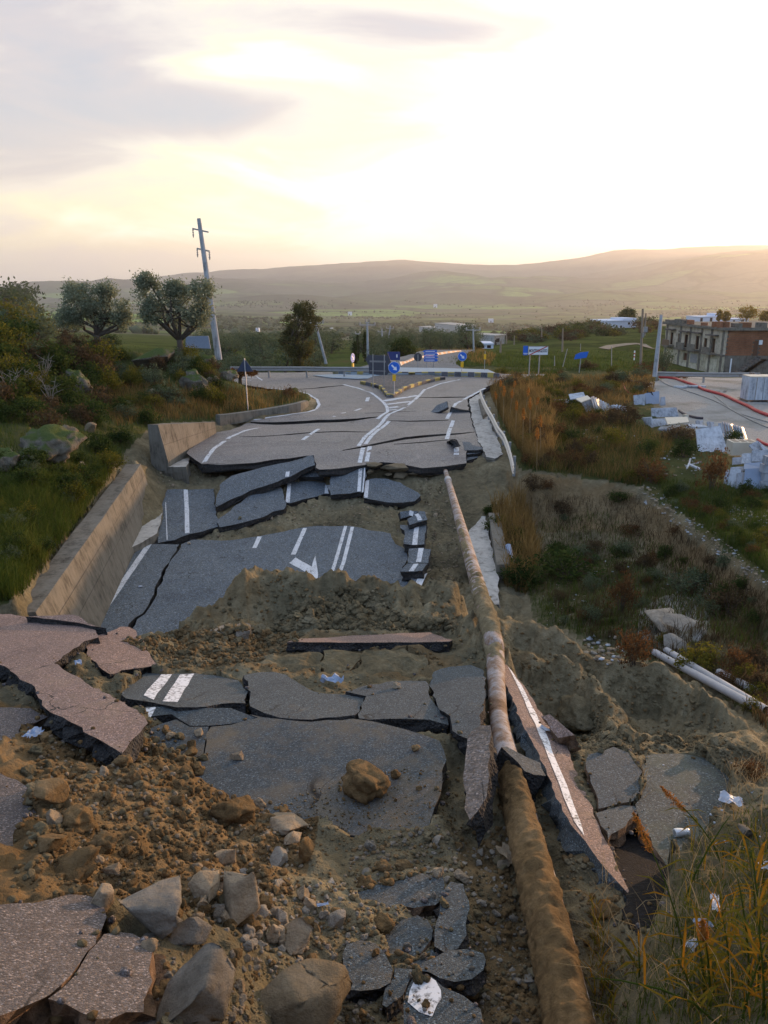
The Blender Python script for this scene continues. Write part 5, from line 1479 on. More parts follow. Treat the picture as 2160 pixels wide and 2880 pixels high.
v, f = pipe_seg([pf(.58), pf(.68), pf(.78), pf(.87)], [.116, .124, .128, .125], 18, 0.025, 0.12, 19, 18, (R(-10), R(110)), 0.0)
prop(obj('mud_crust', mesh('mud_crust', v, f, [CLODGREY], None, True), (0, 0, 0), pr), 'thin mud streak on the middle of the pipe')

for (a, b, r, lab) in ((c6(1042, 1150), c6(1590, 1455), .068, 'long white plastic pipe lying behind the right earth ridge, nearest of the three'), (c6(1105, 1135), c6(1650, 1470), .06, 'thin white plastic pipe lying just behind the longest pipe'),
                       (c6(1390, 1262), c6(1612, 1375), .068, 'short white plastic pipe lying in the red weeds, farthest of the three')):
 A, B = at_ground(*a), at_ground(*b)
 if any(math.isnan(x) for x in (*A, *B)):
  continue
 A.z, B.z = A.z + r * 1.3, B.z + r * 1.3
 v, f = pipe_seg([A, A.lerp(B, .5), B], [r] * 3, 14, sub=4)
 p = thing('plastic_pipe', lab, 'pipe', group='white pipes on the right')
 obj('tube', mesh('tube', v, f, [PIPEWHITE], None, True), (0, 0, 0), p)
 v, f = pipe_seg([A + (B - A) * .0015, A + (B - A) * .02], [r * .8, r * .8], 14, sub=1)
 obj('dark_bore', mesh('dark_bore', v + [A + (B - A) * .004], f + [(k, (k + 1) % 14, len(v)) for k in range(14)], [DARKOPEN]), (0, 0, 0), p)

# ------------------------------------------------------------------ kerbs of the roundabout
def kerb(root, pts, z, h, w, L0, mats):
 """a line of kerb stones along a path, alternately painted"""
 P = [Vector(p) for p in pts]
 d = [0]
 for a, b in zip(P, P[1:]):
  d.append(d[-1] + (b - a).length)
 n = max(1, round(d[-1] / L0))

 def at(s):
  for i in range(len(P) - 1):
   if s <= d[i + 1] + 1e-6:
    return P[i].lerp(P[i + 1], (s - d[i]) / max(1e-6, d[i + 1] - d[i]))
  return P[-1]
 for i in range(n):
  a, b = at(d[-1] * i / n), at(d[-1] * (i + 0.96) / n)
  t_ = b - a
  nn = Vector((-t_.y, t_.x, 0)).normalized() * w
  q = [a, b, b + nn, a + nn]
  mb = MB().prism([Vector((p.x, p.y, z - 0.15)) for p in q], (0, 0, h + 0.15 + random.uniform(-.012, .012)))
  o = mb.build('kerb_stone', [mats[i % 2]], root)
  fix_normals(o.data)

isl = [at_z(*c2(*p), 0.0) for p in ((815, 578), (870, 588), (930, 606), (950, 632), (968, 658), (1010, 658), (1035, 643), (1065, 618), (1120, 598), (1180, 580), (1240, 565), (1312, 552))]
ir = thing('traffic_island', 'grey gravel traffic island with a kerb of black and yellow stones where the lanes part', 'traffic island')
kerb(ir, isl, 0.0, 0.17, 0.16, 0.62, [KERBYEL, KERBBLK])
fillp = [Vector((p.x, p.y, 0)) for p in isl] + [at_z(*c2(*p), 0.0) for p in ((1220, 536), (1000, 532), (890, 545))]
o = MB().prism([Vector((p.x, p.y, -0.05)) for p in fillp], (0, 0, 0.16)).build('gravel_fill', [ISLANDFILL], ir)
fix_normals(o.data)
rr_ = thing('roundabout', 'central roundabout ringed by a black and yellow kerb, with a pale apron', 'roundabout')
rk = [at_z(*c2(*p), 0.1) for p in ((655, 515), (780, 520), (900, 524), (1050, 526), (1150, 526), (1290, 525), (1450, 526), (1560, 530), (1628, 535))]
kerb(rr_, rk, 0.1, 0.17, 0.2, 0.46, [KERBYEL, KERBBLK])
o = MB().prism([Vector((p.x, p.y, 0.0)) for p in rk] + [at_z(*c2(*p), 0.0) for p in ((1560, 512), (1300, 503), (1060, 500), (800, 503), (690, 508))], (0, 0, 0.2)).build('apron', [PALEBAND], rr_)
fix_normals(o.data)
o = MB().prism([at_z(*c2(*p), 0.012) for p in ((540, 531), (640, 545), (800, 552), (960, 546), (1060, 536), (900, 530), (700, 524))], (0, 0, 0.03)).build('apron', [PALEBAND], rr_)
fix_normals(o.data)

# ------------------------------------------------------------------ guardrails
WP = [(-.155, .02), (-.12, .075), (-.07, .075), (-.03, 0.01), (.03, 0.01), (.07, .075), (.12, .075), (.155, .02)]

def guardrail(label, pts, step, m, post_h, side=1, flip=1, bh=0.155):
 """W-profile rail on posts along points of its top edge centre"""
 root = thing('guardrail', label, 'guardrail')
 P = [Vector(p) for p in pts]
 vs, fs = [], []
 for i, p in enumerate(P):
  d = (P[min(i + 1, len(P) - 1)] - P[max(i - 1, 0)])
  d.z = 0
  nrm = Vector((d.y, -d.x, 0)).normalized() * flip
  for h, o_ in WP:
   vs.append(p + Vector((0, 0, h)) + nrm * o_)
  for h, o_ in WP[::-1]:
   vs.append(p + Vector((0, 0, h)) + nrm * (o_ - 0.012))
 n = 2 * len(WP)
 for i in range(len(P) - 1):
  for k in range(n):
   k2 = (k + 1) % n
   fs.append((i * n + k, i * n + k2, (i + 1) * n + k2, (i + 1) * n + k))
 fs += [tuple(range(n)), tuple((len(P) - 1) * n + k for k in range(n))[::-1]]
 o = obj('rail', mesh('rail', vs, fs, [m]), (0, 0, 0), root)
 fix_normals(o.data)
 acc = 0.0
 for i in range(len(P) - 1):
  sl_ = (P[i + 1] - P[i]).length
  while acc < sl_:
   q = P[i].lerp(P[i + 1], acc / sl_)
   d = P[i + 1] - P[i]
   nrm = Vector((d.y, -d.x, 0)).normalized() * flip
   q = q - nrm * 0.09
   MB().box((q.x, q.y, q.z + 0.12 - post_h / 2 - 0.1), (0.10, 0.12, post_h + 0.2), math.atan2(nrm.y, nrm.x)).build('post', [STEELDULL], root)
   acc += step
  acc -= sl_
 return root

gp = [at_z(*c2(1517, 628), 0.5), at_z(*c2(1530, 672), 0.5), at_z(*c2(1556, 728), 0.5), at_z(*c2(1590, 785), 0.5), at_z(*c2(1622, 850), 0.48), at_z(*e3(1568, 10), 0.46), at_z(*e3(1598, 85), 0.42), at_z(*e3(1626, 175), 0.33), at_z(*e3(1648, 275), 0.2)]
guardrail('bent steel guardrail right of the far road, its near end hanging free', gp, 2.0, STEEL, 0.55, flip=1)
gp = [at_z(*c2(x, 492 + (1 if x > 600 else 0) * 2), 0.55) for x in (60, 200, 340, 480, 620, 760, 880)]
guardrail('straight steel guardrail behind the roundabout, in front of the eucalyptus', gp, 2.6, STEELDULL, 0.6, flip=1)
gp = [at_z(*d5(x, y), 0.4) for x, y in ((738, 596), (900, 600), (1100, 603), (1300, 605), (1450, 605), (1590, 606))]
guardrail('steel guardrail at the far edge of the gravel yard, below the unfinished building', gp, 3.0, STEELDULL, 0.6, flip=1)

# snaking barrier of plastic elements
bp = [c2(*p) for p in ((1038, 465), (1075, 462), (1100, 452), (1120, 440), (1150, 436), (1180, 428), (1205, 420), (1240, 412), (1280, 406), (1320, 400), (1360, 396), (1400, 394))]
br = thing('plastic_barrier', 'snaking line of orange and white plastic barriers along the road beyond the roundabout', 'barrier')
zs = np.linspace(-0.1, -2.6, len(bp))
BP = [at_y(p[0], p[1], Y) for p, Y in zip(bp, np.linspace(66, 104, len(bp)))]
for i in range(len(BP) - 1):
 a, b = BP[i], BP[i + 1]
 m_ = 3 if (b - a).length > 3 else 2
 for k in range(m_):
  p, q = a.lerp(b, k / m_), a.lerp(b, (k + .96) / m_)
  d = q - p
  nn = Vector((-d.y, d.x, 0)).normalized()
  mb = MB().prism([p + nn * .28 + Vector((0, 0, -.3)), p - nn * .28 + Vector((0, 0, -.3)), p - nn * .10 + Vector((0, 0, .2)), p + nn * .10 + Vector((0, 0, .2))], d)
  o = mb.build('barrier_element', [ORANGEBAR if (i + k) % 2 else WHITEBAR], br)
  fix_normals(o.data)
# road that leads away from the roundabout
cen = [(c2(1085, 492), 62), (c2(1130, 470), 68), (c2(1190, 445), 78), (c2(1250, 425), 90), (c2(1310, 410), 104), (c2(1350, 404), 114)]
vs = []
for (p, Y), wd in zip(cen, (9, 7, 6.5, 6.5, 6.5, 6.5)):
 P = at_y(p[0], p[1], Y)
 zz = max(gzf(P.x - wd / 2, P.y), gzf(P.x + wd / 2, P.y), gzf(P.x, P.y)) + 0.12
 vs += [Vector((P.x - wd / 2, P.y, zz)), Vector((P.x + wd / 2, P.y, zz))]
prop(obj('far_road', mesh('far_road', vs, [(2 * i, 2 * i + 1, 2 * i + 3, 2 * i + 2) for i in range(len(cen) - 1)], [ASPH])), 'road leading away beyond the roundabout', None, None, 'structure')
# pale path up the green field at the right
pth = [d7(x, y) for x, y in ((960, 448), (1020, 432), (1100, 420), (1170, 410), (1250, 408), (1300, 440), (1370, 452))]
vs = []
for i, p in enumerate(pth):
 P = at_ground(*p)
 vs += [P + Vector((-.3, 2.2, 0)), P + Vector((.3, -2.2, 0))]
for v in vs:
 v.z = gzf(v.x, v.y) + 0.12
prop(obj('path', mesh('path', vs, [(2 * i, 2 * i + 1, 2 * i + 3, 2 * i + 2) for i in range(len(pth) - 1)], [CONC])), 'pale track crossing the green field', None, None, 'structure')

# ------------------------------------------------------------------ signs
def disc(mb, c, r, ax, mi=0, n=28, th=0.02):
 ax = Vector(ax).normalized()
 a = ax.cross(Vector((0, 0, 1))).normalized()
 b = a.cross(ax)
 c = Vector(c)
 return mb.prism([c + (a * math.cos(2 * PI * k / n) + b * math.sin(2 * PI * k / n)) * r for k in range(n)], ax * th, mi)

def solid(mb, name, mats, parent, loc=(0, 0, 0)):
 o = mb.build(name, mats, parent, loc)
 fix_normals(o.data)
 return o

def keep_right(label, cpx, base, Y, yaw=0.0, r=None, marker=True):
 P = at_y(*base, Y)
 Cc = at_y(*cpx, Y)
 root = thing('keep_right_sign', label, 'road sign', (P.x, P.y, P.z), yaw, 'keep-right signs round the roundabout')
 H = Cc.z - P.z
 r = r or 0.32
 solid(MB().tube([(0, 0.04, -0.3), (0, 0.04, H + r * 0.8)], 0.028, 8), 'post', [STEEL], root)
 solid(disc(MB(), (0, 0.0, H), r, (0, -1, 0), 0, 32, 0.012), 'rim', [WHITESIGN], root)
 solid(disc(MB(), (0, -0.012, H), r * 0.95, (0, -1, 0), 0, 32, 0.012), 'face', [BLUESIGN], root)
 M = Matrix.Rotation(R(45), 3, 'Y')
 s = r
 arrow = [(-.62, .13), (.08, .13), (.08, .40), (.66, 0), (.08, -.40), (.08, -.13), (-.62, -.13)]
 solid(MB().prism([Vector((0, -0.026, H)) + M @ Vector((x * s, 0, z * s)) for x, z in arrow], (0, -0.004, 0)), 'arrow', [WHITESIGN], root)
 if marker:
  solid(MB().box((0, -0.01, H - r - 0.24), (0.19, 0.10, 0.36)), 'marker_plate', [YELLOW], root)
 return root

keep_right('front keep-right sign with a white arrow, at the tip of the traffic island', c2(1009, 485), c2(1013, 612), 46.0, 0.0, 0.335)
keep_right('keep-right sign standing on the roundabout kerb beyond the island, above the grass', c2(1405, 420), c2(1408, 518), 56.5, 0.05, 0.32)
keep_right('keep-right sign seen almost edge-on, standing left on the roundabout', c2(768, 428), c2(772, 508), 58.5, R(66), 0.33)
# yellow marker without a disc
P = at_y(*c2(1540, 500), 57.5)
mk = thing('marker_post', 'small yellow marker plate on a thin post at the right of the roundabout', 'marker', P)
solid(MB().tube([(0, 0, -.3), (0, 0, 1.35)], 0.018, 6), 'post', [STEEL], mk)
solid(MB().box((0, -0.02, .95), (0.16, 0.06, 0.36)), 'marker_plate', [YELLOW], mk)
# big sign from behind
P = at_y(*c2(918, 560), 50.0)
sb = thing('direction_board', 'large dark back of a direction board on two posts, standing on the traffic island', 'road sign', (P.x, P.y, 0.1), R(-12))
z0, z1 = at_y(*c2(910, 528), 50).z - 0.1, at_y(*c2(910, 413), 50).z - 0.1
hw = 0.56
solid(MB().prism([(-hw, 0, z0 + .05), (hw, 0, z0), (hw + .30, 0, z0 + .35), (hw + .06, 0, z0 + .62), (hw + .30, 0, z0 + .75), (hw + .06, 0, z0 + 1.35), (hw, 0, z1), (-hw - .08, 0, z1), (-hw - .22, 0, z1 - .28), (-hw - .02, 0, z1 - .6)], (0, 0.03, 0)), 'board', [DARKSIGN], sb)
for x in (-.30, .42):
 solid(MB().tube([(x, -0.03, -0.3), (x, -0.03, z1 + .05)], 0.035, 8), 'post', [STEELDULL], sb)
for i, zz in enumerate((z0 + .25, z0 + .8, z1 - .35)):
 solid(MB().box((0, -0.02, zz), (2 * hw - .1, .03, .04)), 'rib', [STEELDULL], sb)
# blue stack of arrows
P = at_y(*c2(1216, 500), 63.0)
st = thing('arrow_sign_stack', 'stack of four blue and white arrow direction signs beyond the roundabout', 'road sign', (P.x, P.y, P.z))
zt, zb_ = at_y(*c2(1225, 382), 63).z - P.z, at_y(*c2(1225, 450), 63).z - P.z
hh = (zt - zb_) / 4
ox = at_y(*c2(1225, 415), 63).x - P.x
for x in (ox - .28, ox + .26):
 solid(MB().tube([(x, .05, -.4), (x, .05, zt)], .03, 6), 'post', [STEEL], st)
for i in range(4):
 zc = zt - hh * (i + .5)
 sgn = -1 if i == 0 else 1
 b = [(-.5, -hh * .44), (.48, -hh * .44), (.62, 0), (.48, hh * .44), (-.5, hh * .44)]
 pl_ = solid(MB().prism([(ox + sgn * x, 0, zc + z) for x, z in b], (0, -.02, 0)), 'arrow_plate', [BLUESIGN], st)
 solid(MB().prism([(ox + sgn * x * .72 - .03, -.024, zc + z * .22) for x, z in ((-.5, -hh * .44), (.5, -hh * .44), (.5, hh * .44), (-.5, hh * .44))], (0, -.004, 0)), 'lettering_line', [WHITESIGN], pl_)
# dark round back
P = at_y(*c2(1151, 498), 62.0)
rb = thing('round_sign', 'round road sign seen from its dark back, beside the blue arrow signs', 'road sign', P)
zc = at_y(*c2(1150, 424), 62).z - P.z
solid(disc(MB(), (0, .0, zc), .32, (0, -1, 0), 0, 24, .02), 'face', [DARKSIGN], rb)
solid(MB().tube([(0, -.05, -.4), (0, -.05, zc + .2)], .03, 6), 'post', [STEEL], rb)
# small blue board in front of the round tree
P = at_y(*c2(1010, 440), 70.0)
bb = thing('blue_board', 'small dark blue sign board with one white figure, in front of the round dark tree', 'road sign', (P.x, P.y, P.z))
zc = at_y(*c2(1010, 417), 70).z - P.z
solid(MB().box((0, 0, zc), (1.1, .03, .72)), 'face', [mat('dark_blue_sign', plain((0.02, 0.04, 0.16), .5, .2))], bb)
solid(MB().box((.28, -.02, zc), (.10, .012, .26)), 'figure', [WHITESIGN], bb)
for x in (-.35, .35):
 solid(MB().tube([(x, .04, -1.4), (x, .04, zc + .3)], .03, 6), 'post', [STEEL], bb)
# triangle back on the left bank
P = at_ground(*c2(163, 742))
Pt = at_y(*c2(140, 435), P.y)
Pb = at_y(*c2(140, 508), P.y)
tr_ = thing('triangle_sign', 'triangular road sign seen from its dark back, on a leaning pole beside the kerb wall', 'road sign', P)
top, bt = Pt - P, Pb - P
wd = 0.42
solid(MB().prism([(top.x - wd, .0, bt.z), (top.x + wd, .0, bt.z), (top.x + .03, 0, top.z), (top.x - .03, 0, top.z)], (0, .02, 0)), 'face', [mat('dark_blue_sign_back', plain((0.03, 0.045, 0.085), .5, .25))], tr_)
solid(MB().tube([(0, -.03, -.4), (top.x * .5, -.03, bt.z * .5), (top.x, -.03, top.z + .04)], .03, 8), 'post', [STEEL], tr_)

# town sign
def text_mesh(name, s, w, h, m):
 cu = bpy.data.curves.new(name, 'FONT')
 cu.body = s
 cu.extrude = 0.004
 cu.offset = 0.02
 cu.resolution_u = 2
 o = bpy.data.objects.new(name, cu)
 COL.objects.link(o)
 dg = bpy.context.evaluated_depsgraph_get()
 me = bpy.data.meshes.new_from_object(o.evaluated_get(dg))
 bpy.data.objects.remove(o)
 co = np.empty(len(me.vertices) * 3, np.float32)
 me.vertices.foreach_get('co', co)
 co = co.reshape(-1, 3)
 mn, mx = co.min(0), co.max(0)
 V = np.zeros_like(co)
 V[:, 0] = (co[:, 0] - (mn[0] + mx[0]) / 2) / (mx[0] - mn[0]) * w
 V[:, 2] = (co[:, 1] - (mn[1] + mx[1]) / 2) / (mx[1] - mn[1]) * h
 V[:, 1] = -(co[:, 2] - mn[2])
 me.vertices.foreach_set('co', V.ravel())
 me.materials.clear()
 me.materials.append(m)
 for p in me.polygons:
  p.material_index = 0
 me.update()
 me.name = name
 return me

P = at_y(*d7(430, 620), 55.0)
ts = thing('town_sign', 'white end-of-town sign MONTESCAGLIOSO crossed by a red bar, with a blue panel on its left', 'road sign', (P.x, P.y, P.z))
q = lambda x, y: at_y(*d7(x, y), 55) - P
a, b = q(376, 494), q(530, 425)
cx_, cz_, w_, h_ = (a.x + b.x) / 2, (a.z + b.z) / 2, b.x - a.x, b.z - a.z
solid(MB().box((cx_, 0, cz_), (w_, .03, h_)), 'panel', [WHITESIGN], ts)
a2, b2 = q(334, 494), q(376, 422)
solid(MB().box(((a2.x + b2.x) / 2 - .012, 0, (a2.z + b2.z) / 2), (b2.x - a2.x - .02, .032, b2.z - a2.z)), 'blue_panel', [BLUESIGN], ts)
solid(MB().box(((a2.x + b2.x) / 2, -.02, a2.z + .12), (.30, .008, .03)), 'lettering_line', [WHITESIGN], ts)
solid(MB().box(((a2.x + b2.x) / 2, -.02, a2.z + .06), (.22, .008, .02)), 'lettering_line', [WHITESIGN], ts)
tx = obj('lettering', text_mesh('lettering', 'MONTESCAGLIOSO', w_ * .93, h_ * .36, BLACKSIGN), (cx_, -.017, cz_), ts)
for zz in (-h_ / 2 + .012, h_ / 2 - .012):
 solid(MB().box((cx_, -.018, cz_ + zz), (w_, .008, .022)), 'border', [DARKSIGN], ts)
bd = 0.09
solid(MB().prism([(cx_ - w_ / 2 + .02, -.024, cz_ - h_ / 2 + .02), (cx_ - w_ / 2 + .16, -.024, cz_ - h_ / 2 + .02), (cx_ + w_ / 2 - .02, -.024, cz_ + h_ / 2 - .02), (cx_ + w_ / 2 - .16, -.024, cz_ + h_ / 2 - .02)], (0, -.004, 0)), 'red_bar', [REDSIGN], ts)
for x in (390, 465):
 a = q(x, 480)
 solid(MB().tube([(a.x, .05, -1.0), (a.x, .05, cz_ + h_ * .3)], .04, 8), 'post', [STEELDULL], ts)
# tilted blue sign and the posts around
P = at_y(*d7(775, 575), 58.0)
bl = thing('bent_blue_sign', 'small blue sign knocked askew on a leaning post in the dry grass', 'road sign', P)
c_ = at_y(*d7(788, 496), 58.0) - P
solid(MB().tube([(0, 0, -.5), (c_.x, .04, c_.z)], .035, 6), 'post', [STEELDULL], bl)
solid(MB().add([c_ + Vector((x, -.02 + y * .5, z)) for y in (0, .06) for x, z in ((-.5, -.28), (.38, -.16), (.5, .26), (-.05, .22), (-.42, .05))], [(0, 1, 2, 3, 4), (9, 8, 7, 6, 5)] + [(i, (i + 1) % 5, 5 + (i + 1) % 5, 5 + i) for i in range(5)]), 'face', [BLUESIGN], bl)

def simple_post(name, label, cat, a, b, Y, r0, r1, m, group=None, n=10, extra=None):
 A, B = at_y(*a, Y), at_y(*b, Y)
 root = thing(name, label, cat, A, 0, group)
 d = B - A
 solid(MB().tube([d * -.04, d * .5, d], [r0, (r0 + r1) / 2, r1], n), 'post', [m], root)
 return root, d

simple_post('concrete_post', 'leaning grey concrete post at the corner of the gravel yard, in front of the building', 'post', d5(717, 600), d5(770, 106), 53.5, .16, .10, CONC_POST)
r_, d_ = simple_post('utility_pole', 'tall dark wooden pole in the field left of the unfinished building', 'utility pole', d5(597, 535), d5(616, 54), 72, .12, .09, WOODPOLE)
solid(MB().box((d_.x * .6 + .1, -.12, d_.z * .55), (.12, .14, .4)), 'meter_box', [STEELDULL], r_)
r_, d_ = simple_post('utility_pole', 'thinner wooden pole just behind the tall dark one', 'utility pole', d5(632, 270), d5(642, 92), 110, .13, .10, WOODPOLE)
solid(MB().box((d_.x * .3, -.2, d_.z * .25), (.5, .3, .7)), 'transformer', [STEELDULL], r_)
for i, (a, b, Y, lab) in enumerate(((d7(640, 462), d7(645, 286), 110, 'wooden pole with a yellow lamp glint, right of the town sign'), (d7(480, 350), d7(480, 262), 180, 'distant thin pole on the hillside above the town sign'), (d7(158, 490), d7(162, 385), 95, 'short dark pole between the yellow marker and the town sign'), (d7(265, 410), d7(268, 342), 170, 'short distant pole by the flat white house'),
         (d7(953, 345), d7(955, 270), 200, 'thin pole at the left end of the white hill house'), (d7(205, 400), d7(206, 300), 150, 'dark pole just right of the flat white house'))):
 simple_post('utility_pole', lab, 'utility pole', a, b, Y, .13, .09, WOODPOLE)
for a, b, Y, lab in ((d7(580, 575), d7(580, 500), 62, 'thin fence post in the green field, nearest the town sign'), (d7(645, 580), d7(680, 445), 63, 'leaning thin post with a yellow tip in the green field'), (d7(780, 460), d7(783, 405), 90, 'thin dark post behind the askew blue sign'), (d7(1023, 575), d7(1024, 425), 66, 'thin upright post in the middle of the green field')):
 simple_post('field_post', lab, 'post', a, b, Y, .035, .03, STEELDULL)
rp_, d_ = simple_post('striped_post', 'small red and white striped delineator post in the field', 'post', d7(1198, 530), d7(1203, 460), 68, .05, .05, WHITESIGN)
for f in (.25, .6):
 solid(MB().tube([d_ * f, d_ * (f + .15)], .056, 8), 'stripe', [REDSIGN], rp_)

# ------------------------------------------------------------------ power poles
def power_pole(label, a, b, Y, r0, r1, arms, m=CONC_POST, group='power poles'):
 A, B = at_y(*a, Y), at_y(*b, Y)
 root = thing('power_pole', label, 'power pole', A, 0, group)
 d = B - A
 solid(MB().tube([d * -.05, d * .5, d], [r0, (r0 + r1) / 2, r1], 12), 'post', [m], root)
 for f, w, kind in arms:
  c = d * f
  if kind == 'lamp':
   arm = solid(MB().box(c, (w, .09, .09)), 'crossarm', [STEEL], root)
   for s in (-1, 1):
    solid(MB().tube([c + Vector((s * w * .46, 0, .03)), c + Vector((s * w * .46, 0, .12)), c + Vector((s * w * .46, 0, .34))], [.04, .10, .07], 8), 'insulator', [CONC_PALE], arm)
  else:
   arm = solid(MB().box(c, (w, .09, .09), Matrix.Rotation(R(12), 3, 'Y')), 'crossarm', [STEELDULL], root)
   for s in kind:
    p = c + Vector((s * w * .46, 0, -.02 - s * w * .1))
    solid(MB().tube([p, p + Vector((0, 0, -.08)), p + Vector((0, 0, -.12)), p + Vector((0, 0, -.2)), p + Vector((0, 0, -.24)), p + Vector((0, 0, -.34)), p + Vector((0, 0, -.5))], [.02, .055, .025, .055, .025, .055, .02], 8), 'insulator', [STEELDULL], arm)
 return root

power_pole('tall leaning concrete power pole on the left bank, with small broken crossarms', c1(1412, 1022), c1(1288, 148), 52, .23, .12, ((.915, 1.0, (-1,)), (.775, .8, (-1, 1))))
bx = at_y(*c1(1270, 960), 50)
power_pole('leaning power pole with white insulators, just right of the eucalyptus', d6(458, 545), d6(372, 212), 82, .15, .10, ((.905, 1.7, 'lamp'), (1.0, .3, 'lamp')))
power_pole('upright power pole with white insulators, behind the cypresses', d6(788, 520), d6(783, 240), 92, .15, .10, ((.93, 1.8, 'lamp'), (1.0, .4, 'lamp')))
power_pole('distant power pole with white insulators, above the round dark tree', d6(898, 350), d6(896, 296), 190, .2, .14, ((.7, 2.0, 'lamp'), (1.0, .4, 'lamp')))
power_pole('distant thin grey pole left of the round dark tree', d6(938, 440), d6(962, 265), 150, .13, .1, ((.88, 1.4, 'lamp'),))
power_pole('power pole with white insulators by the far bend of the road', d6(1612, 520), d6(1606, 290), 100, .12, .09, ((.96, 1.8, 'lamp'),))
power_pole('short pole with one white cap, half hidden behind the cypresses', d6(708, 400), d6(708, 328), 120, .12, .1, ((1.0, .7, 'lamp'),))
# dark blue panel behind the boulder at the foot of the tall pole
P = at_y(*c1(1340, 985), 51)
o = MB().add([at_y(*c1(x, y), 51) + Vector((0, t_, 0)) for t_ in (0, .06) for x, y in ((1200, 985), (1365, 992), (1350, 910), (1205, 912))], [(0, 1, 2, 3), (7, 6, 5, 4), (0, 4, 5, 1), (1, 5, 6, 2), (2, 6, 7, 3), (3, 7, 4, 0)]).build('blue_panel_board', [BLUEBAG])
fix_normals(o.data)
prop(o, 'blue-grey panel behind the grassy boulder, left of the tall leaning pole', 'board')

# ------------------------------------------------------------------ the unfinished building
BC = at_y(2042, 921.6, 108.0)
BL = at_y(1875, 904, 122.0)
ZT, ZB = BC.z, -7.6
bd_ = thing('unfinished_building', 'unfinished two-storey building with stained render, empty window openings and a bare brick side', 'building', (BC.x, BC.y, 0))
u_ = Vector((BL.x - BC.x, BL.y - BC.y, 0))
LEN = u_.length
u_.normalize()                              # along the front, away from the near corner
w_ = Vector((1, 0.02, 0))                   # along the brick side
nf = Vector((-u_.y, u_.x, 0))
if nf.x > 0:
 nf = -nf                                # out of the front
DEP = 26.0
ZF = ZB + (ZT - ZB) * 0.52                  # floor of the upper storey

def bpt(s, z, out=0.0):
 return u_ * s + nf * out + Vector((0, 0, z))

def fpx(x):
 """place along the front of a pixel column in the crop d5"""
 px = 1600 + x / 2.9625
 d = ray(px, 950)
 # intersect in plan with the front line
 A = Vector((BC.x, BC.y))
 den = d.x * u_.y - d.y * u_.x
 t_ = (A.x * u_.y - A.y * u_.x) / den
 P = Vector((d.x * t_, d.y * t_))
 return (P - A).dot(Vector((u_.x, u_.y)))

def fz(y, x):
 s = fpx(x)
 Y = BC.y + u_.y * s
 return at_y(1600 + x / 2.9625, 850 + y / 2.9625, Y).z

ops = []                                    # openings: s0, s1, z0, z1
for x0, x1, y0, y1 in ((843, 868, 252, 352), (908, 932, 262, 340), (963, 993, 270, 378), (1058, 1088, 280, 392), (1128, 1156, 300, 380), (1192, 1224, 302, 420), (968, 1016, 425, 485)):
 a, b = sorted((fpx(x0), fpx(x1)))
 ops.append((a, b, fz(y1, (x0 + x1) / 2), fz(y0, (x0 + x1) / 2)))
upper, lower = ops[:6], ops[6:]

def wall_with_holes(holes, L0, L1, z0, z1, th, name, m, parent):
 """front wall as boxes round the openings"""
 mb = MB()

 def blk(a, b, c, d):
  if b - a > .02 and d - c > .02:
   mb.prism([bpt(a, c), bpt(b, c), bpt(b, d), bpt(a, d)], -nf * th)
 hs = sorted(holes)
 s = L0
 for a, b, c, d in hs:
  blk(s, a, z0, z1)
  blk(a, b, z0, c)
  blk(a, b, d, z1)
  s = b
 blk(s, L1, z0, z1)
 o = mb.build(name, [m], parent)
 fix_normals(o.data)
 return o

FR = wall_with_holes(upper, 0, LEN, ZF, ZT - 0.35, 0.35, 'front_wall', CONC_FRONT, bd_)
FR2 = wall_with_holes(lower, 0, LEN, ZB, ZF, 0.35, 'ground_floor_wall', WALLPAINT, bd_)
# floor edge, roof slab, columns
o = MB().prism([bpt(-.1, ZF - .12, .12), bpt(LEN + .1, ZF - .12, .12), bpt(LEN + .1, ZF + .14, .12), bpt(-.1, ZF + .14, .12)], -nf * .4).build('floor_slab', [CONC], bd_)
fix_normals(o.data)
rs = [bpt(-.4, 0, .5), bpt(LEN + .3, 0, .5), bpt(LEN + .3, 0, -1) + w_ * (DEP - 8), w_ * DEP - u_ * .4]
o = MB().prism([p + Vector((0, 0, ZT - .35)) for p in rs], (0, 0, .35)).build('roof_slab', [CONC], bd_)
fix_normals(o.data)
o = MB().prism([p + Vector((0, 0, ZT)) for p in (bpt(LEN * .55, 0, .2), bpt(LEN + .1, 0, .2), bpt(LEN + .1, 0, -.1), bpt(LEN * .55, 0, -.1))], (0, 0, .32)).build('parapet', [CONC], bd_)
fix_normals(o.data)
for f in (0.02, .2, .36, .55, .72, .97):
 s = LEN * f
 o = MB().prism([bpt(s - .22, ZB, .06), bpt(s + .22, ZB, .06), bpt(s + .22, ZT - .35, .06), bpt(s - .22, ZT - .35, .06)], -nf * .3).build('column', [CONC], bd_)
 fix_normals(o.data)
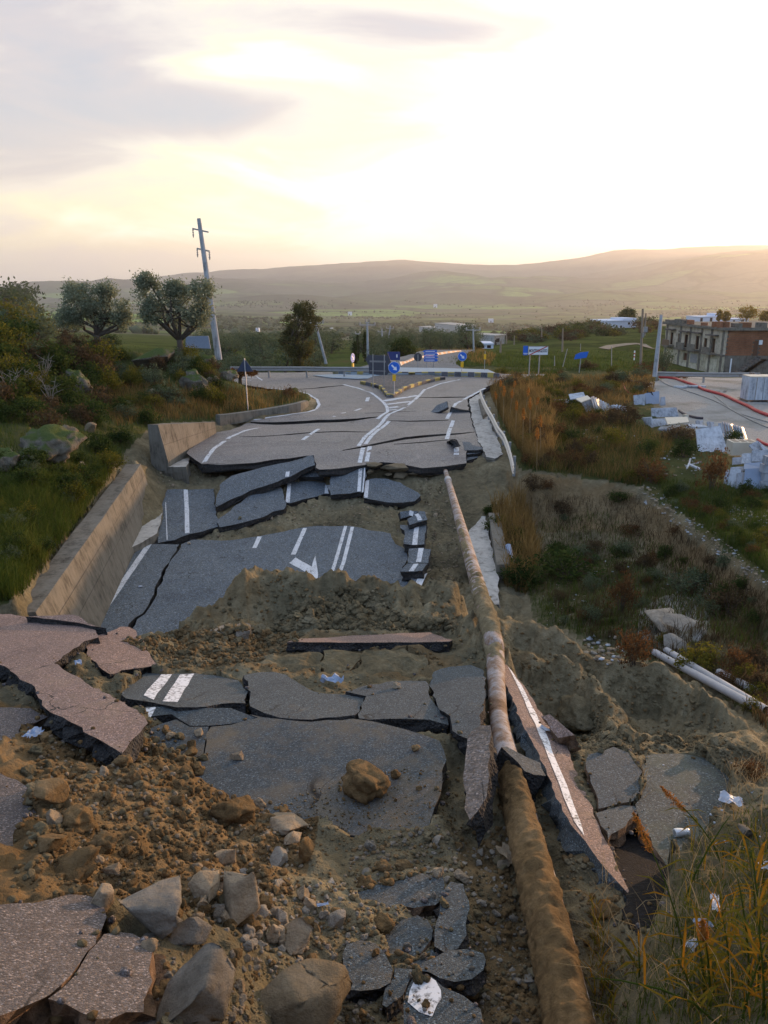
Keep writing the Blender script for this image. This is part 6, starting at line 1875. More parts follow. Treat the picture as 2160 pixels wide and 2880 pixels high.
for i, (a, b, c, d) in enumerate(upper):
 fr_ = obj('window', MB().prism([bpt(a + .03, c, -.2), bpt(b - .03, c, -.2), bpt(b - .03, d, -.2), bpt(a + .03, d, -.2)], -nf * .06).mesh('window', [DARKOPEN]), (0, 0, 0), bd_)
 m_ = MB()
 for s in (a + .02, b - .02):
  m_.prism([bpt(s - .08, c, -.12), bpt(s + .08, c, -.12), bpt(s + .08, d, -.12), bpt(s - .08, d, -.12)], -nf * .1)
 m_.build('frame', [WOODDOOR], fr_)
 if i in (0, 2, 3, 5):
  # balcony with a canopy above
  bal = MB().prism([bpt(a - .55, c - .22, 0), bpt(b + .55, c - .22, 0), bpt(b + .55, c - .05, 0), bpt(a - .55, c - .05, 0)], nf * 1.0).build('balcony', [CONC], bd_)
  fix_normals(bal.data)
  o = MB().prism([bpt(a - .5, c - .05, .9), bpt(b + .5, c - .05, .9), bpt(b + .5, c + .75, .9), bpt(a - .5, c + .75, .9)], nf * .08).build('balcony_front', [mat('brown_balcony_panel', plain((.16, .10, .06), .8, .3)) if i == 0 else CONC], bal)
  fix_normals(o.data)
  o = MB().prism([bpt(a - .6, d + .35, 0), bpt(b + .6, d + .35, 0), bpt(b + .6, d + .52, 0), bpt(a - .6, d + .52, 0)], nf * .7).build('canopy', [CONC_DARK], bd_)
  fix_normals(o.data)
for a, b, c, d in lower:
 obj('window', MB().prism([bpt(a, c, -.2), bpt(b, c, -.2), bpt(b, d, -.2), bpt(a, d, -.2)], -nf * .06).mesh('window', [WOODDOOR]), (0, 0, 0), bd_)
a, b = sorted((fpx(1030), fpx(1090)))
o = MB().prism([bpt(a, fz(505, 1060), .03), bpt(b, fz(505, 1060), .03), bpt(b, fz(432, 1060), .03), bpt(a, fz(432, 1060), .03)], -nf * .1).build('window', [STEELDULL], bd_)
for x0, x1, y0, y1 in ((815, 880, 400, 560), (940, 1000, 500, 585), (1025, 1085, 510, 585), (1165, 1255, 470, 585)):
 a, b = sorted((fpx(x0), fpx(x1)))
 xm = (x0 + x1) / 2
 o = MB().prism([bpt(a, ZB + .02, .02), bpt(b, ZB + .02, .02), bpt(b, fz(y0, xm), .02), bpt(a, fz(y0, xm), .02)], -nf * .05).build('wall_panel', [mat('pale_yellow_render', concrete_fn((.52, .48, .36)))], bd_)
 fix_normals(o.data)
# the brick side: courses of bricks laid one row over another
BRICKM = mat('red_brick', clod_fn((.15, .068, .04), (.28, .13, .075), (.38, .20, .125), 1.2))
ys = Vector((0, -0.02, 0))
o = MB().prism([ys + Vector((.05, .12, ZB)), ys + w_ * DEP + Vector((0, .12, ZB)), ys + w_ * DEP + Vector((0, .12, ZF)), ys + Vector((.05, .12, ZF))], (0, .3, 0)).build('side_wall', [CONC], bd_)
fix_normals(o.data)
o = MB().prism([Vector((.3, .16, ZF)), w_ * DEP + Vector((0, .16, ZF)), w_ * DEP + Vector((0, .16, ZT - .35)), Vector((.3, .16, ZT - .35))], (0, .3, 0)).build('mortar_wall', [CONC_DARK], bd_)
fix_normals(o.data)
dx0 = at_y(1600 + 1548 / 2.9625, 960, BC.y).x - BC.x
dx1 = at_y(1600 + 1583 / 2.9625, 960, BC.y).x - BC.x
dz1 = at_y(2120, 850 + 322 / 2.9625, BC.y).z
bm_ = MB()
z, row = ZF + .02, 0
rnd = random.Random(4)
while z < ZT - .5:
 x = .35 + (row % 2) * .22
 while x < 12.5:
  if not (dx0 - .2 < x < dx1 and z < dz1):
   bm_.box((x + .2, .14 + rnd.uniform(-.02, .02), z + .12), (.41, .1, .23))
  x += .44
 z += .26
 row += 1
o = bm_.build('brick_courses', [BRICKM], bd_)
prop(o, 'bare red brickwork of the upper side wall', None, None, 'stuff')
o = MB().box(((dx0 + dx1) / 2, .12, (ZF + dz1) / 2), (dx1 - dx0, .06, dz1 - ZF)).build('doorway', [WOODDOOR], bd_)
c_ = at_y(1600 + 1600 / 2.9625, 850 + 335 / 2.9625, BC.y)
MB().box((c_.x - BC.x, .05, c_.z), (.45, .1, .6)).build('meter_box', [WHITESIGN], bd_)
for k in range(16):
 a, h_ = rnd.uniform(0, 1), rnd.uniform(.25, .8)
 p = bpt(LEN * a, ZT, .1) if k < 8 else w_ * (DEP * .55 * a) + Vector((0, .4, ZT))
 MB().box((p.x, p.y, p.z + h_ / 2 - .05), (rnd.uniform(.4, 1.6), rnd.uniform(.4, .9), h_), rnd.uniform(0, 3)).build('parapet_block', [BRICKM if k % 3 else CONC], bd_)
# outside stair at the right
sm = MB()
for k in range(9):
 a = at_y(1600 + (1420 + k * 26) / 2.9625, 850 + (590 - k * 17) / 2.9625, BC.y - 2.5)
 sm.box((a.x - BC.x, -2.2, a.z - .3), (1.1, 1.3, .55))
sm.build('outside_stair', [CONC_DARK], bd_)
pl_ = at_y(1600 + 1355 / 2.9625, 850 + 470 / 2.9625, BC.y - 1)
MB().tube([(pl_.x - BC.x, -1, ZB), (pl_.x - BC.x, -1, pl_.z)], .09, 8).build('drain_pipe', [WHITESIGN], bd_)
P = at_y(1600 + 1155 / 2.9625, 850 + 405 / 2.9625, 111)
lp = thing('laundry', 'small white bundle on the balcony of the unfinished building', 'bundle', P)
mb = MB()
for dx_, s in ((-.35, .3), (.05, .34), (.4, .26)):
 mb.tube([(dx_, 0, -.2), (dx_, 0, 0), (dx_ + .05, 0, .22)], [s * .7, s, s * .3], 7)
mb.build('cloth', [LITTER], lp)

# ------------------------------------------------------------------ houses further off
def house(label, L_, R_, Y0, Y1, zt, zb, m, wins, depth, roofm=None, step=None, cat='house', name='house'):
 A, B = at_y(*L_, Y0), at_y(*R_, Y1)
 root = thing(name, label, cat, (A.x, A.y, 0))
 d = Vector((B.x - A.x, B.y - A.y, 0))
 n = Vector((-d.y, d.x, 0)).normalized() * depth
 if n.y < 0:
  n = -n
 o = MB().prism([(0, 0, zb), (d.x, d.y, zb), (d.x, d.y, zt), (0, 0, zt)], n).build('wall', [m], root)
 fix_normals(o.data)
 o = MB().prism([Vector((0, 0, zt)) - d * .015 - n * .04, d * 1.015 - n * .04 + Vector((0, 0, zt)), d * 1.015 + n * 1.04 + Vector((0, 0, zt)), n * 1.04 - d * .015 + Vector((0, 0, zt))], (0, 0, .28)).build('roof', [roofm or m], root)
 fix_normals(o.data)
 if step:
  f0, f1, h = step
  o = MB().prism([d * f0 + Vector((0, 0, zt + .28)), d * f1 + Vector((0, 0, zt + .28)), d * f1 + Vector((0, 0, zt + h)), d * f0 + Vector((0, 0, zt + h))], n * .8).build('upper_block', [m], root)
  fix_normals(o.data)
 nn = -n.normalized()
 for f0, f1, z0, z1 in wins:
  w = MB().prism([d * f0 + nn * .05 + Vector((0, 0, z0)), d * f1 + nn * .05 + Vector((0, 0, z0)), d * f1 + nn * .05 + Vector((0, 0, z1)), d * f0 + nn * .05 + Vector((0, 0, z1))], nn * -.04).build('window', [DARKOPEN], root)
  fr_ = MB().prism([d * (f0 - .01) + nn * .06 + Vector((0, 0, z0 - .15)), d * (f1 + .01) + nn * .06 + Vector((0, 0, z0 - .15)), d * (f1 + .01) + nn * .06 + Vector((0, 0, z0)), d * (f0 - .01) + nn * .06 + Vector((0, 0, z0))], nn * .08).build('sill', [m], w)
 return root

zt, zb = at_y(1760, 904, 285).z, at_y(1740, 930, 285).z - 1
house('white flat-roofed house on the brushy hill, below one dark tree', d7(978, 260), d7(1215, 260), 285, 290, zt, zb, WHITEWASH, ((.04, .08, zb + 1.2, zb + 2.4), (.33, .37, zb + 1.2, zb + 2.8), (.47, .53, zb + 1.4, zb + 2.6), (.72, .79, zt - 1.3, zt - .5)), 9, step=(.56, 1.0, .9))
zt, zb = at_y(1410, 946, 210).z, at_y(1410, 972, 210).z
house('small grey-white two-storey house left of the town sign', d7(108, 380), d7(192, 380), 210, 214, zt, zb - 1, CONC_PALE, ((.2, .5, zt - 1.6, zt - .6), (.1, .25, zb, zb + 1.4)), 7)
zt, zb = at_y(1369, 969, 170).z, at_y(1369, 975, 170).z
house('long low white shed left of the small grey-white house', d7(5, 415), d7(105, 415), 170, 170, zt, zb - 1, WHITEWASH, ((.1, .3, zb - .3, zt - .15), (.5, .8, zb - .3, zt - .15)), 5, cat='shed', name='shed')
zt, zb = at_y(2000, 892, 420).z, at_y(2000, 903, 420).z - 3
house('row of white greenhouses behind the roof of the unfinished building', d5(1075, 140), d5(1275, 140), 420, 425, zt, zb, WHITEWASH, ((.1, .2, zb + 2, zt - .4), (.5, .6, zb + 2, zt - .4)), 9, step=(.75, .98, 1.6), cat='greenhouse', name='greenhouse')
house('lower white building right of the greenhouses, behind the unfinished building', d5(1335, 150), d5(1500, 150), 410, 412, zt - .6, zb, WHITEWASH, ((.2, .3, zb + 2, zt - 1), (.6, .75, zb + 2, zt - 1)), 9)
for a, b, Y, lab in ((c2(1320, 268), c2(1390, 268), 900, 'flat pale greenhouse block in the valley, left of the larger one'), (c2(1395, 262), c2(1490, 262), 880, 'largest pale greenhouse block in the valley, above the road bend')):
 zt, zb = at_y(a[0], 800 + 240 / 2.07, Y).z, at_y(a[0], 800 + 280 / 2.07, Y).z
 if 'flat' in lab:
  zt = zb + (zt - zb) * .5
 house(lab, a, b, Y, Y + 10, zt, zb - 4, CONC_PALE, ((.1, .2, zb, zb + 3), (.4, .6, zb, zb + 3)), 50, cat='greenhouse', name='greenhouse')
for x, y, w, Y, lab in ((755, 177, 22, 1700, 'tiny white farmhouse alone in the middle of the valley'), (1580, 218, 26, 1300, 'tiny white farmhouse in the green field above the small grey-white house'), (640, 272, 30, 1150, 'tiny pale farm shed in the valley right of the eucalyptus'), (215, 272, 18, 1100, 'tiny pale house in the valley left of the eucalyptus'), (1255, 132, 20, 2600, 'tiny far white barn under the low hills')):
 a, b = c2(x - w / 2, y), c2(x + w / 2, y)
 P = at_ground(a[0], a[1] + 2)
 if math.isnan(P.x):
  continue
 Yg = P.y
 zb = gzf(P.x, P.y)
 zt = zb + 9 / 2250 * Yg
 house(lab, a, b, Yg, Yg, zt, zb - 3, WHITEWASH, ((.3, .5, zb, zb + (zt - zb) * .5),), 14 * Yg / 1500)

# ------------------------------------------------------------------ leaves, trees, shrubs
def leaves(name, centers, size, m, seed=0, flat=0.0, up=0.0, narrow=0.5):
 """one mesh of small pointed leaves round the given centres"""
 r = np.random.default_rng(seed)
 Cn = np.asarray(centers, float)
 n = len(Cn)
 d = r.normal(size=(n, 3))
 d[:, 2] = d[:, 2] * (1 - flat) + up
 d /= np.linalg.norm(d, axis=1)[:, None]
 s = np.cross(d, r.normal(size=(n, 3)))
 s /= np.maximum(1e-6, np.linalg.norm(s, axis=1))[:, None]
 L_ = size * r.uniform(.6, 1.4, (n, 1))
 a, b = Cn - d * L_ * .5, Cn + d * L_ * .5
 V = np.concatenate([a, Cn + s * L_ * narrow * .5, b, Cn - s * L_ * narrow * .5])
 i = np.arange(n)
 return fast_mesh(name, V, np.stack([i, i + n, i + 2 * n, i + 3 * n], 1), [m])

def clumps(r, n_cl, per, shape, spread):
 """leaf centres gathered in clumps whose middles are drawn by shape()"""
 mids = np.array([shape() for _ in range(n_cl)])
 sp = spread * r.uniform(.6, 1.3, (n_cl, 1, 1))
 p = mids[:, None, :] + r.normal(size=(n_cl, per, 3)) * sp * np.array([1, 1, .8])
 return p.reshape(-1, 3), mids

def shrub_mesh(seed, m, H=1.0, W=1.0, n=900, leaf=.09, ncl=26, up=.3, ragged=.35, stem_m=None):
 r = np.random.default_rng(seed)

 def shape():
  a, q = r.uniform(0, 2 * PI), math.sqrt(r.uniform(0, 1))
  z = H * (.25 + .65 * r.uniform(0, 1) * (1 - .5 * q * q) + ragged * .3 * r.normal())
  return (W * .5 * q * math.cos(a), W * .5 * q * math.sin(a), max(.08, z))
 c, mids = clumps(r, ncl, n // ncl, shape, .11 * W)
 c[:, 2] = np.maximum(c[:, 2], .02)
 lm = leaves('foliage', c, leaf, m, seed, 0, up)
 mb = MB()
 for k in range(min(14, ncl)):
  e = Vector(mids[k])
  mid = Vector((e.x * .35, e.y * .35, e.z * .55)) + Vector(r.normal(size=3)) * .04
  mb.tube([(e.x * .08, e.y * .08, -.1), mid, e, e * 1.0 + Vector((e.x * .15, e.y * .15, .12 * H))], [.018, .013, .008, .003], 4, 0, False)
 return lm, mb.mesh('stems', [stem_m or BARK])

def make_shrub(label, cat, lm, sm, loc, sc, rz, group=None, name='shrub'):
 t_ = thing(name, label, cat, loc, rz, group)
 t_.scale = sc if hasattr(sc, '__len__') else (sc, sc, sc)
 obj('foliage', lm, (0, 0, 0), t_)
 obj('stems', sm, (0, 0, 0), t_)
 return t_

def tree(name, label, base, H, W, m, seed, trunk_h=.3, trunk_r=.16, n=7000, leaf=.12, ncl=60, shape=None, cat='tree', group=None, limbs=7, lean=(0, 0), spread=.10, bark=None):
 r = np.random.default_rng(seed)
 root = thing(name, label, cat, base, 0, group)

 def default():
  a, q, v = r.uniform(0, 2 * PI), r.uniform(.25, 1) ** .6, r.uniform(0, 1)
  e = math.sin(PI * (.12 + .84 * v)) ** .55
  return (W / 2 * q * e * math.cos(a), W / 2 * q * e * math.sin(a), H * (trunk_h * .9 + (1 - trunk_h * .9) * v))
 sf = (lambda: shape(r)) if shape else default
 c, mids = clumps(r, ncl, n // ncl, sf, spread * W)
 mb = MB()
 fork = Vector((lean[0] * .5, lean[1] * .5, H * trunk_h))
 mb.tube([(0, 0, -.3), (0, 0, .05), fork * .5 + Vector((.04, 0, 0)), fork], [trunk_r * 1.5, trunk_r * 1.15, trunk_r * .9, trunk_r * .8], 9)
 order = np.argsort(-mids[:, 2])
 for k in range(limbs):
  e = Vector(mids[order[int(k * len(order) / limbs)]])
  mid = fork.lerp(e, .5) + Vector(r.normal(size=3)) * .05 * H
  mb.tube([fork - Vector((0, 0, .05)), mid, e], [trunk_r * .55, trunk_r * .32, trunk_r * .08], 6)
  for q in range(2):
   e2 = Vector(mids[r.integers(len(mids))])
   if (e2 - mid).length < .6 * H:
    mb.tube([mid, mid.lerp(e2, .6) + Vector(r.normal(size=3)) * .03 * H, e2], [trunk_r * .26, trunk_r * .14, trunk_r * .04], 5)
 mb.build('trunk', [bark or BARK], root, smooth=True)
 obj('crown', leaves('crown', c, leaf, m, seed, 0, .15), (0, 0, 0), root)
 return root

def olive_shape(H, W, lobes):
 def f(r):
  lx, ly, lz, lr = lobes[r.integers(len(lobes))]
  d = r.normal(size=3)
  d /= np.linalg.norm(d)
  q = r.uniform(.55, 1.0)
  return (W * (lx + d[0] * lr * q * 1.15), W * (ly + d[1] * lr * q * 1.15), H * (lz - .03 + d[2] * lr * q * 1.15))
 return f

def base_at(px, py, Y):
 P = at_y(px, py, Y)
 return Vector((P.x, P.y, gzf(P.x, P.y)))

# the two olives on the bank (crop c1)
for lab, bx, by, Y, w_px, top, lobes, seed in (
  ('olive tree on the left bank, the left one with a low forked trunk', 630, 945, 47, 470, 545, ((-.25, 0, .62, .2), (.02, .1, .55, .18), (.28, 0, .62, .2), (-.05, -.1, .8, .14), (-.3, .1, .85, .1), (.2, 0, .85, .12), (-.4, 0, .5, .12), (.4, 0, .48, .1)), 5),
  ('olive tree on the left bank, the right one beside the leaning power pole', 1165, 955, 47, 500, 500, ((-.36, 0, .78, .16), (-.42, 0, .95, .08), (-.1, .1, .6, .2), (.2, 0, .68, .22), (.34, 0, .8, .14), (-.36, 0, .55, .12), (.3, 0, .5, .13), (-.02, 0, .82, .1)), 8)):
 px, py = c1(bx, by)
 B_ = base_at(px, py, Y)
 W_ = w_px / 2.304 * Y / F * .92
 top_z = at_y(px, 550 + top / 2.304, Y).z
 H_ = top_z - B_.z
 r0 = np.random.default_rng(seed)
 tree('olive_tree', lab, B_, H_, W_, L_OLIVE, seed, .20, .22, 14000, .14, 190, olive_shape(H_, W_, lobes), limbs=9, spread=.05)
# eucalyptus
B_ = base_at(840, 1026, 76)
H_ = at_y(860, 855, 76).z - B_.z

def euca(r):
 v = r.uniform(0.04, 1)
 w = (.46 * math.sin(PI * min(1, .15 + .85 * (1 - v) ** .8)) + .10) * (1 + .25 * math.sin(v * 19))
 a, q = r.uniform(0, 2 * PI), math.sqrt(r.uniform(.1, 1))
 return (2.9 * w * q * math.cos(a) + .25 * v + .3 * math.sin(v * 9), 2.9 * w * q * math.sin(a), H_ * v)

tree('eucalyptus_tree', 'tall ragged eucalyptus tree behind the straight guardrail', B_, H_, 3.0, L_EUCA, 21, .35, .2, 13000, .17, 170, euca, limbs=12, spread=.075)
# cypresses
for x, y0, y1, w, Y, lab, s in ((764, 500, 318, 26, 110, 'tallest slim cypress beside the upright power pole', 3), (709, 490, 335, 20, 112, 'slim cypress in the middle of the three', 4), (686, 510, 395, 38, 108, 'short broad cypress, left of the three', 5)):
 px, py = d6(x, y0)
 B_ = base_at(px, py, Y)
 H_ = at_y(px, 820 + y1 / 2.765, Y).z - B_.z
 W_ = w / 2.765 * Y / F

 def cyp(r, H_=H_, W_=W_):
  v = r.uniform(0.02, 1)
  a, q = r.uniform(0, 2 * PI), math.sqrt(r.uniform(0, 1))
  w = W_ * .5 * min(1, (1 - v) * 2.2 + .12) * min(1, .5 + v * 2)
  return (w * q * math.cos(a), w * q * math.sin(a), H_ * v)
 tree('cypress_tree', lab, B_, H_, W_, L_DARK, s, .1, .12, 3200, .18, 120, cyp, limbs=3, spread=.12, group='cypresses beyond the roundabout')
# round dark trees
for cx_, top, bot, w, Y, lab, s in ((1045, 378, 530, 205, 95, 'broad round dark tree beside the road beyond the roundabout', 11), (1590 - 20, 395, 470, 60, 130, 'small round bush-like tree at the far bend of the road', 12), (1640, 392, 470, 70, 140, 'dark round tree at the right of the far bend', 13)):
 px, py = d6(cx_, bot)
 B_ = base_at(px, py, Y)
 H_ = at_y(px, 820 + top / 2.765, Y).z - B_.z
 W_ = w / 2.765 * Y / F
 tree('round_tree', lab, B_, H_, W_, L_DARK, s, .25, .2, 6000, .2, 90, None, spread=.08)
# the tree over the white house
px, py = d7(1145, 235)
B_ = base_at(px, py, 298)
H_ = at_y(px, 820 + 145 / 2.765, 298).z - B_.z
tree('round_tree', 'dark conical tree standing behind the white house on the hill', B_, H_, 120 / 2.765 * 298 / F, L_DARK, 31, .2, .4, 3500, .6, 60, None, spread=.1)
for x0, y0, w, top, Y, lab in ((1480, 130, 150, 40, 300, 'golden autumn tree behind the roof of the unfinished building, the larger'), (1310, 135, 60, 85, 310, 'small golden autumn tree in front of the white greenhouses'), (1640, 140, 110, 80, 280, 'golden autumn tree at the right edge of the picture'), (1255, 120, 50, 70, 330, 'thin golden autumn tree left of the small golden one')):
 px, py = d5(x0, y0)
 P = at_y(px, py, Y)
 zb = gzf(P.x, P.y)
 H_ = at_y(px, 850 + top / 2.9625, Y).z - zb
 tree('autumn_tree', lab, (P.x, P.y, zb), H_, w / 2.9625 * Y / F, L_GOLD, int(x0), .4, .3, 1800, .5, 40, None, spread=.1)
# agave-like palm at the end of the bank
P = base_at(*c2(110, 470), 50)
pm = thing('small_palm', 'small ragged palm with browned fronds at the end of the left bank', 'palm', P)
r = np.random.default_rng(2)
cs = []
for k in range(26):
 a = k * 2.4
 ln = r.uniform(.6, 1.1)
 for s in np.linspace(.1, 1, 14):
  cs.append((ln * s * math.cos(a), ln * s * math.sin(a), .6 + 1.1 * s * r.uniform(.9, 1.05) - .9 * s * s))
obj('crown', leaves('crown', np.array(cs) + r.normal(size=(len(cs), 3)) * .04, .32, L_RUST, 4, 0, .1), (0, 0, 0), pm)
MB().tube([(0, 0, -.3), (0, 0, .7)], [.14, .1], 8).build('trunk', [BARK], pm)

# the olive grove beyond the road: one tree, then copies
protos = []
for s in range(4):
 tt = tree('grove_tree', 'grey-green olive in the grove beyond the far road', (0, 0, 0), 3.2, 3.8, L_GROVE, 40 + s, .2, .16, 1500, .24, 40, None, group='olive grove beyond the far road', spread=.09, limbs=4)
 protos.append(tt)
rg = random.Random(8)
gi = 0
spots = []
for _ in range(900):
 px = rg.uniform(560, 1330)
 Y = rg.uniform(72, 260) if rg.random() < .72 else rg.uniform(260, 420)
 d = ray(px, 1000)
 x = d.x / d.y * Y
 if px > 1120 and Y < 120:
  continue
 if 1080 < px < 1250 and Y < 116:
  continue
 if 980 < px < 1055 and Y < 125 or 1085 < px < 1180 and Y < 105:
  continue
 if 935 < px < 1000 and Y > 96 or 800 < px < 880 and 70 < Y < 82:
  continue
 if any((x - a) ** 2 + (Y - b) ** 2 < (3.2 + Y * .012) ** 2 for a, b in spots):
  continue
 spots.append((x, Y))
 if len(spots) >= 170:
  break
for i, (x, Y) in enumerate(spots):
 sc = rg.uniform(.75, 1.3)
 loc = (x, Y, gzf(x, Y) - .1)
 if i < 4:
  protos[i].location, protos[i].scale = loc, (sc, sc, sc)
  protos[i].rotation_euler = (0, 0, rg.uniform(0, 6))
 else:
  dup(protos[i % 4], loc, rg.uniform(0, 6), None, (sc * rg.uniform(.9, 1.15), sc * rg.uniform(.9, 1.15), sc))
# brush on the hill at the right
hb = [shrub_mesh(60 + s, (L_DARK, L_GROVE, L_BROWN, L_YELLOW)[s], 1.0, 1.25, 520, .16, 18) for s in range(4)]
hl = ('dark bush in the brush on the hill right of the road', 'grey-green bush in the brush on the hill right of the road', 'brown bush in the brush on the hill right of the road', 'yellowish bush in the brush on the hill right of the road')
hp = []
n_ = 0
for _ in range(400):
 x, y = rg.uniform(230, 1330), rg.uniform(262, 400)
 lim = 405 - (x - 230) * .08 + 20 * math.sin(x * .02)
 if y > lim or y < 345 - (x - 400) * .17:
  continue
 P = at_ground(*d7(x, y))
 if math.isnan(P.x) or P.y > 330 or P.y < 80:
  continue
 k = rg.choice((0, 0, 1, 1, 2, 2, 3))
 if 930 < x < 1240 and y < 335:
  continue
 s = P.y * rg.uniform(.006, .013)
 if n_ > 150:
  break
 n_ += 1
 o = make_shrub(hl[k], 'bush', *hb[k], P, (s * 1.4, s * 1.4, s), rg.uniform(0, 6), 'brush on the hill', 'hill_bush')

# ------------------------------------------------------------------ rocks and clods
import bmesh
_ico = {}

def ico(sub):
 if sub not in _ico:
  bm = bmesh.new()
  bmesh.ops.create_icosphere(bm, subdivisions=sub, radius=1.0)
  V = np.array([list(v.co) for v in bm.verts])
  Fc = np.array([[v.index for v in f.verts] for f in bm.faces])
  bm.free()
  _ico[sub] = (V, Fc)
 return _ico[sub]

def rock_arrays(seed, sub=2, cuts=9, depth=.72, lump=.12, sq=(1, 1, 1)):
 r = np.random.default_rng(seed)
 V, Fc = ico(sub)
 V = V.copy()
 for q in range(cuts):
  d = r.normal(size=3)
  if q == 0 and cuts > 10:
   d = np.array([.15, .1, 1.0]) + r.normal(size=3) * .15
  d /= np.linalg.norm(d)
  lim = r.uniform(depth - .18, depth + .14)
  o = V @ d - lim
  V -= np.where(o > 0, o, 0)[:, None] * d
 o = np.array([mnoise.noise(Vector(v) * 1.9 + Vector((seed, 0, 0))) * .8 + mnoise.noise(Vector(v) * 4.6 + Vector((0, seed, 0))) * .4 + mnoise.noise(Vector(v) * 9.0 + Vector((0, 0, seed))) * .25 for v in V])
 V = V * (1 + lump * o)[:, None]
 V /= np.abs(V).max(0)
 return V * np.array(sq), Fc

ANG = [fast_mesh('rock', *rock_arrays(100 + s, 4, 17, .47, .085, ((1, .85, .75), (1, 1.1, .6), (1, .7, .9), (1, .9, .55), (1, 1, 1))[s % 5]), [STONE]) for s in range(8)]
LUMP = [fast_mesh('clod', *rock_arrays(200 + s, 4, 7, .76, .42, ((1, .9, .85), (1, 1.1, .8), (1, .8, .8))[s % 3]), [CLOD]) for s in range(8)]

def with_mat(me, m):
 c = me.copy()
 c.materials.clear()
 c.materials.append(m)
 return c

RM = {}

def rock_mesh(kind, i, m):
 k = (kind, i % 8, m.name)
 if k not in RM:
  RM[k] = with_mat((ANG if kind == 'a' else LUMP)[i % 8], m)
 return RM[k]

def put_rock(label, px, py, w, h, kind, i, m, cat='rock', name='rock', group=None, pl=None, sink=.25, deep=.8, rot=None):
 """a rock w x h pixels in size whose middle shows at a pixel and which rests on what lies there"""
 P = pl.hit(px, py + h * .30) if pl else at_ground(px, py + h * .30)
 if math.isnan(P.x):
  return None
 d = (P - EYE)
 dep = d.y * CP - d.z * SP
 wx, hz = w * dep / F / 2, h * dep / F / 2
 o = thing(name, label, cat, (P.x, P.y, P.z + hz * (1 - sink) * .8), 0, group, rock_mesh(kind, i, m))
 rr = random.Random(int(px * 7 + py))
 o.rotation_euler = rot or (rr.uniform(-.3, .3), rr.uniform(-.3, .3), rr.uniform(0, 6.28))
 o.scale = (wx * 1.12, wx * 1.12 * deep, hz * 1.15) if rot else (wx * 1.12, (wx * 1.12 + hz) * .5 * 1.05, hz * 1.15)
 return o

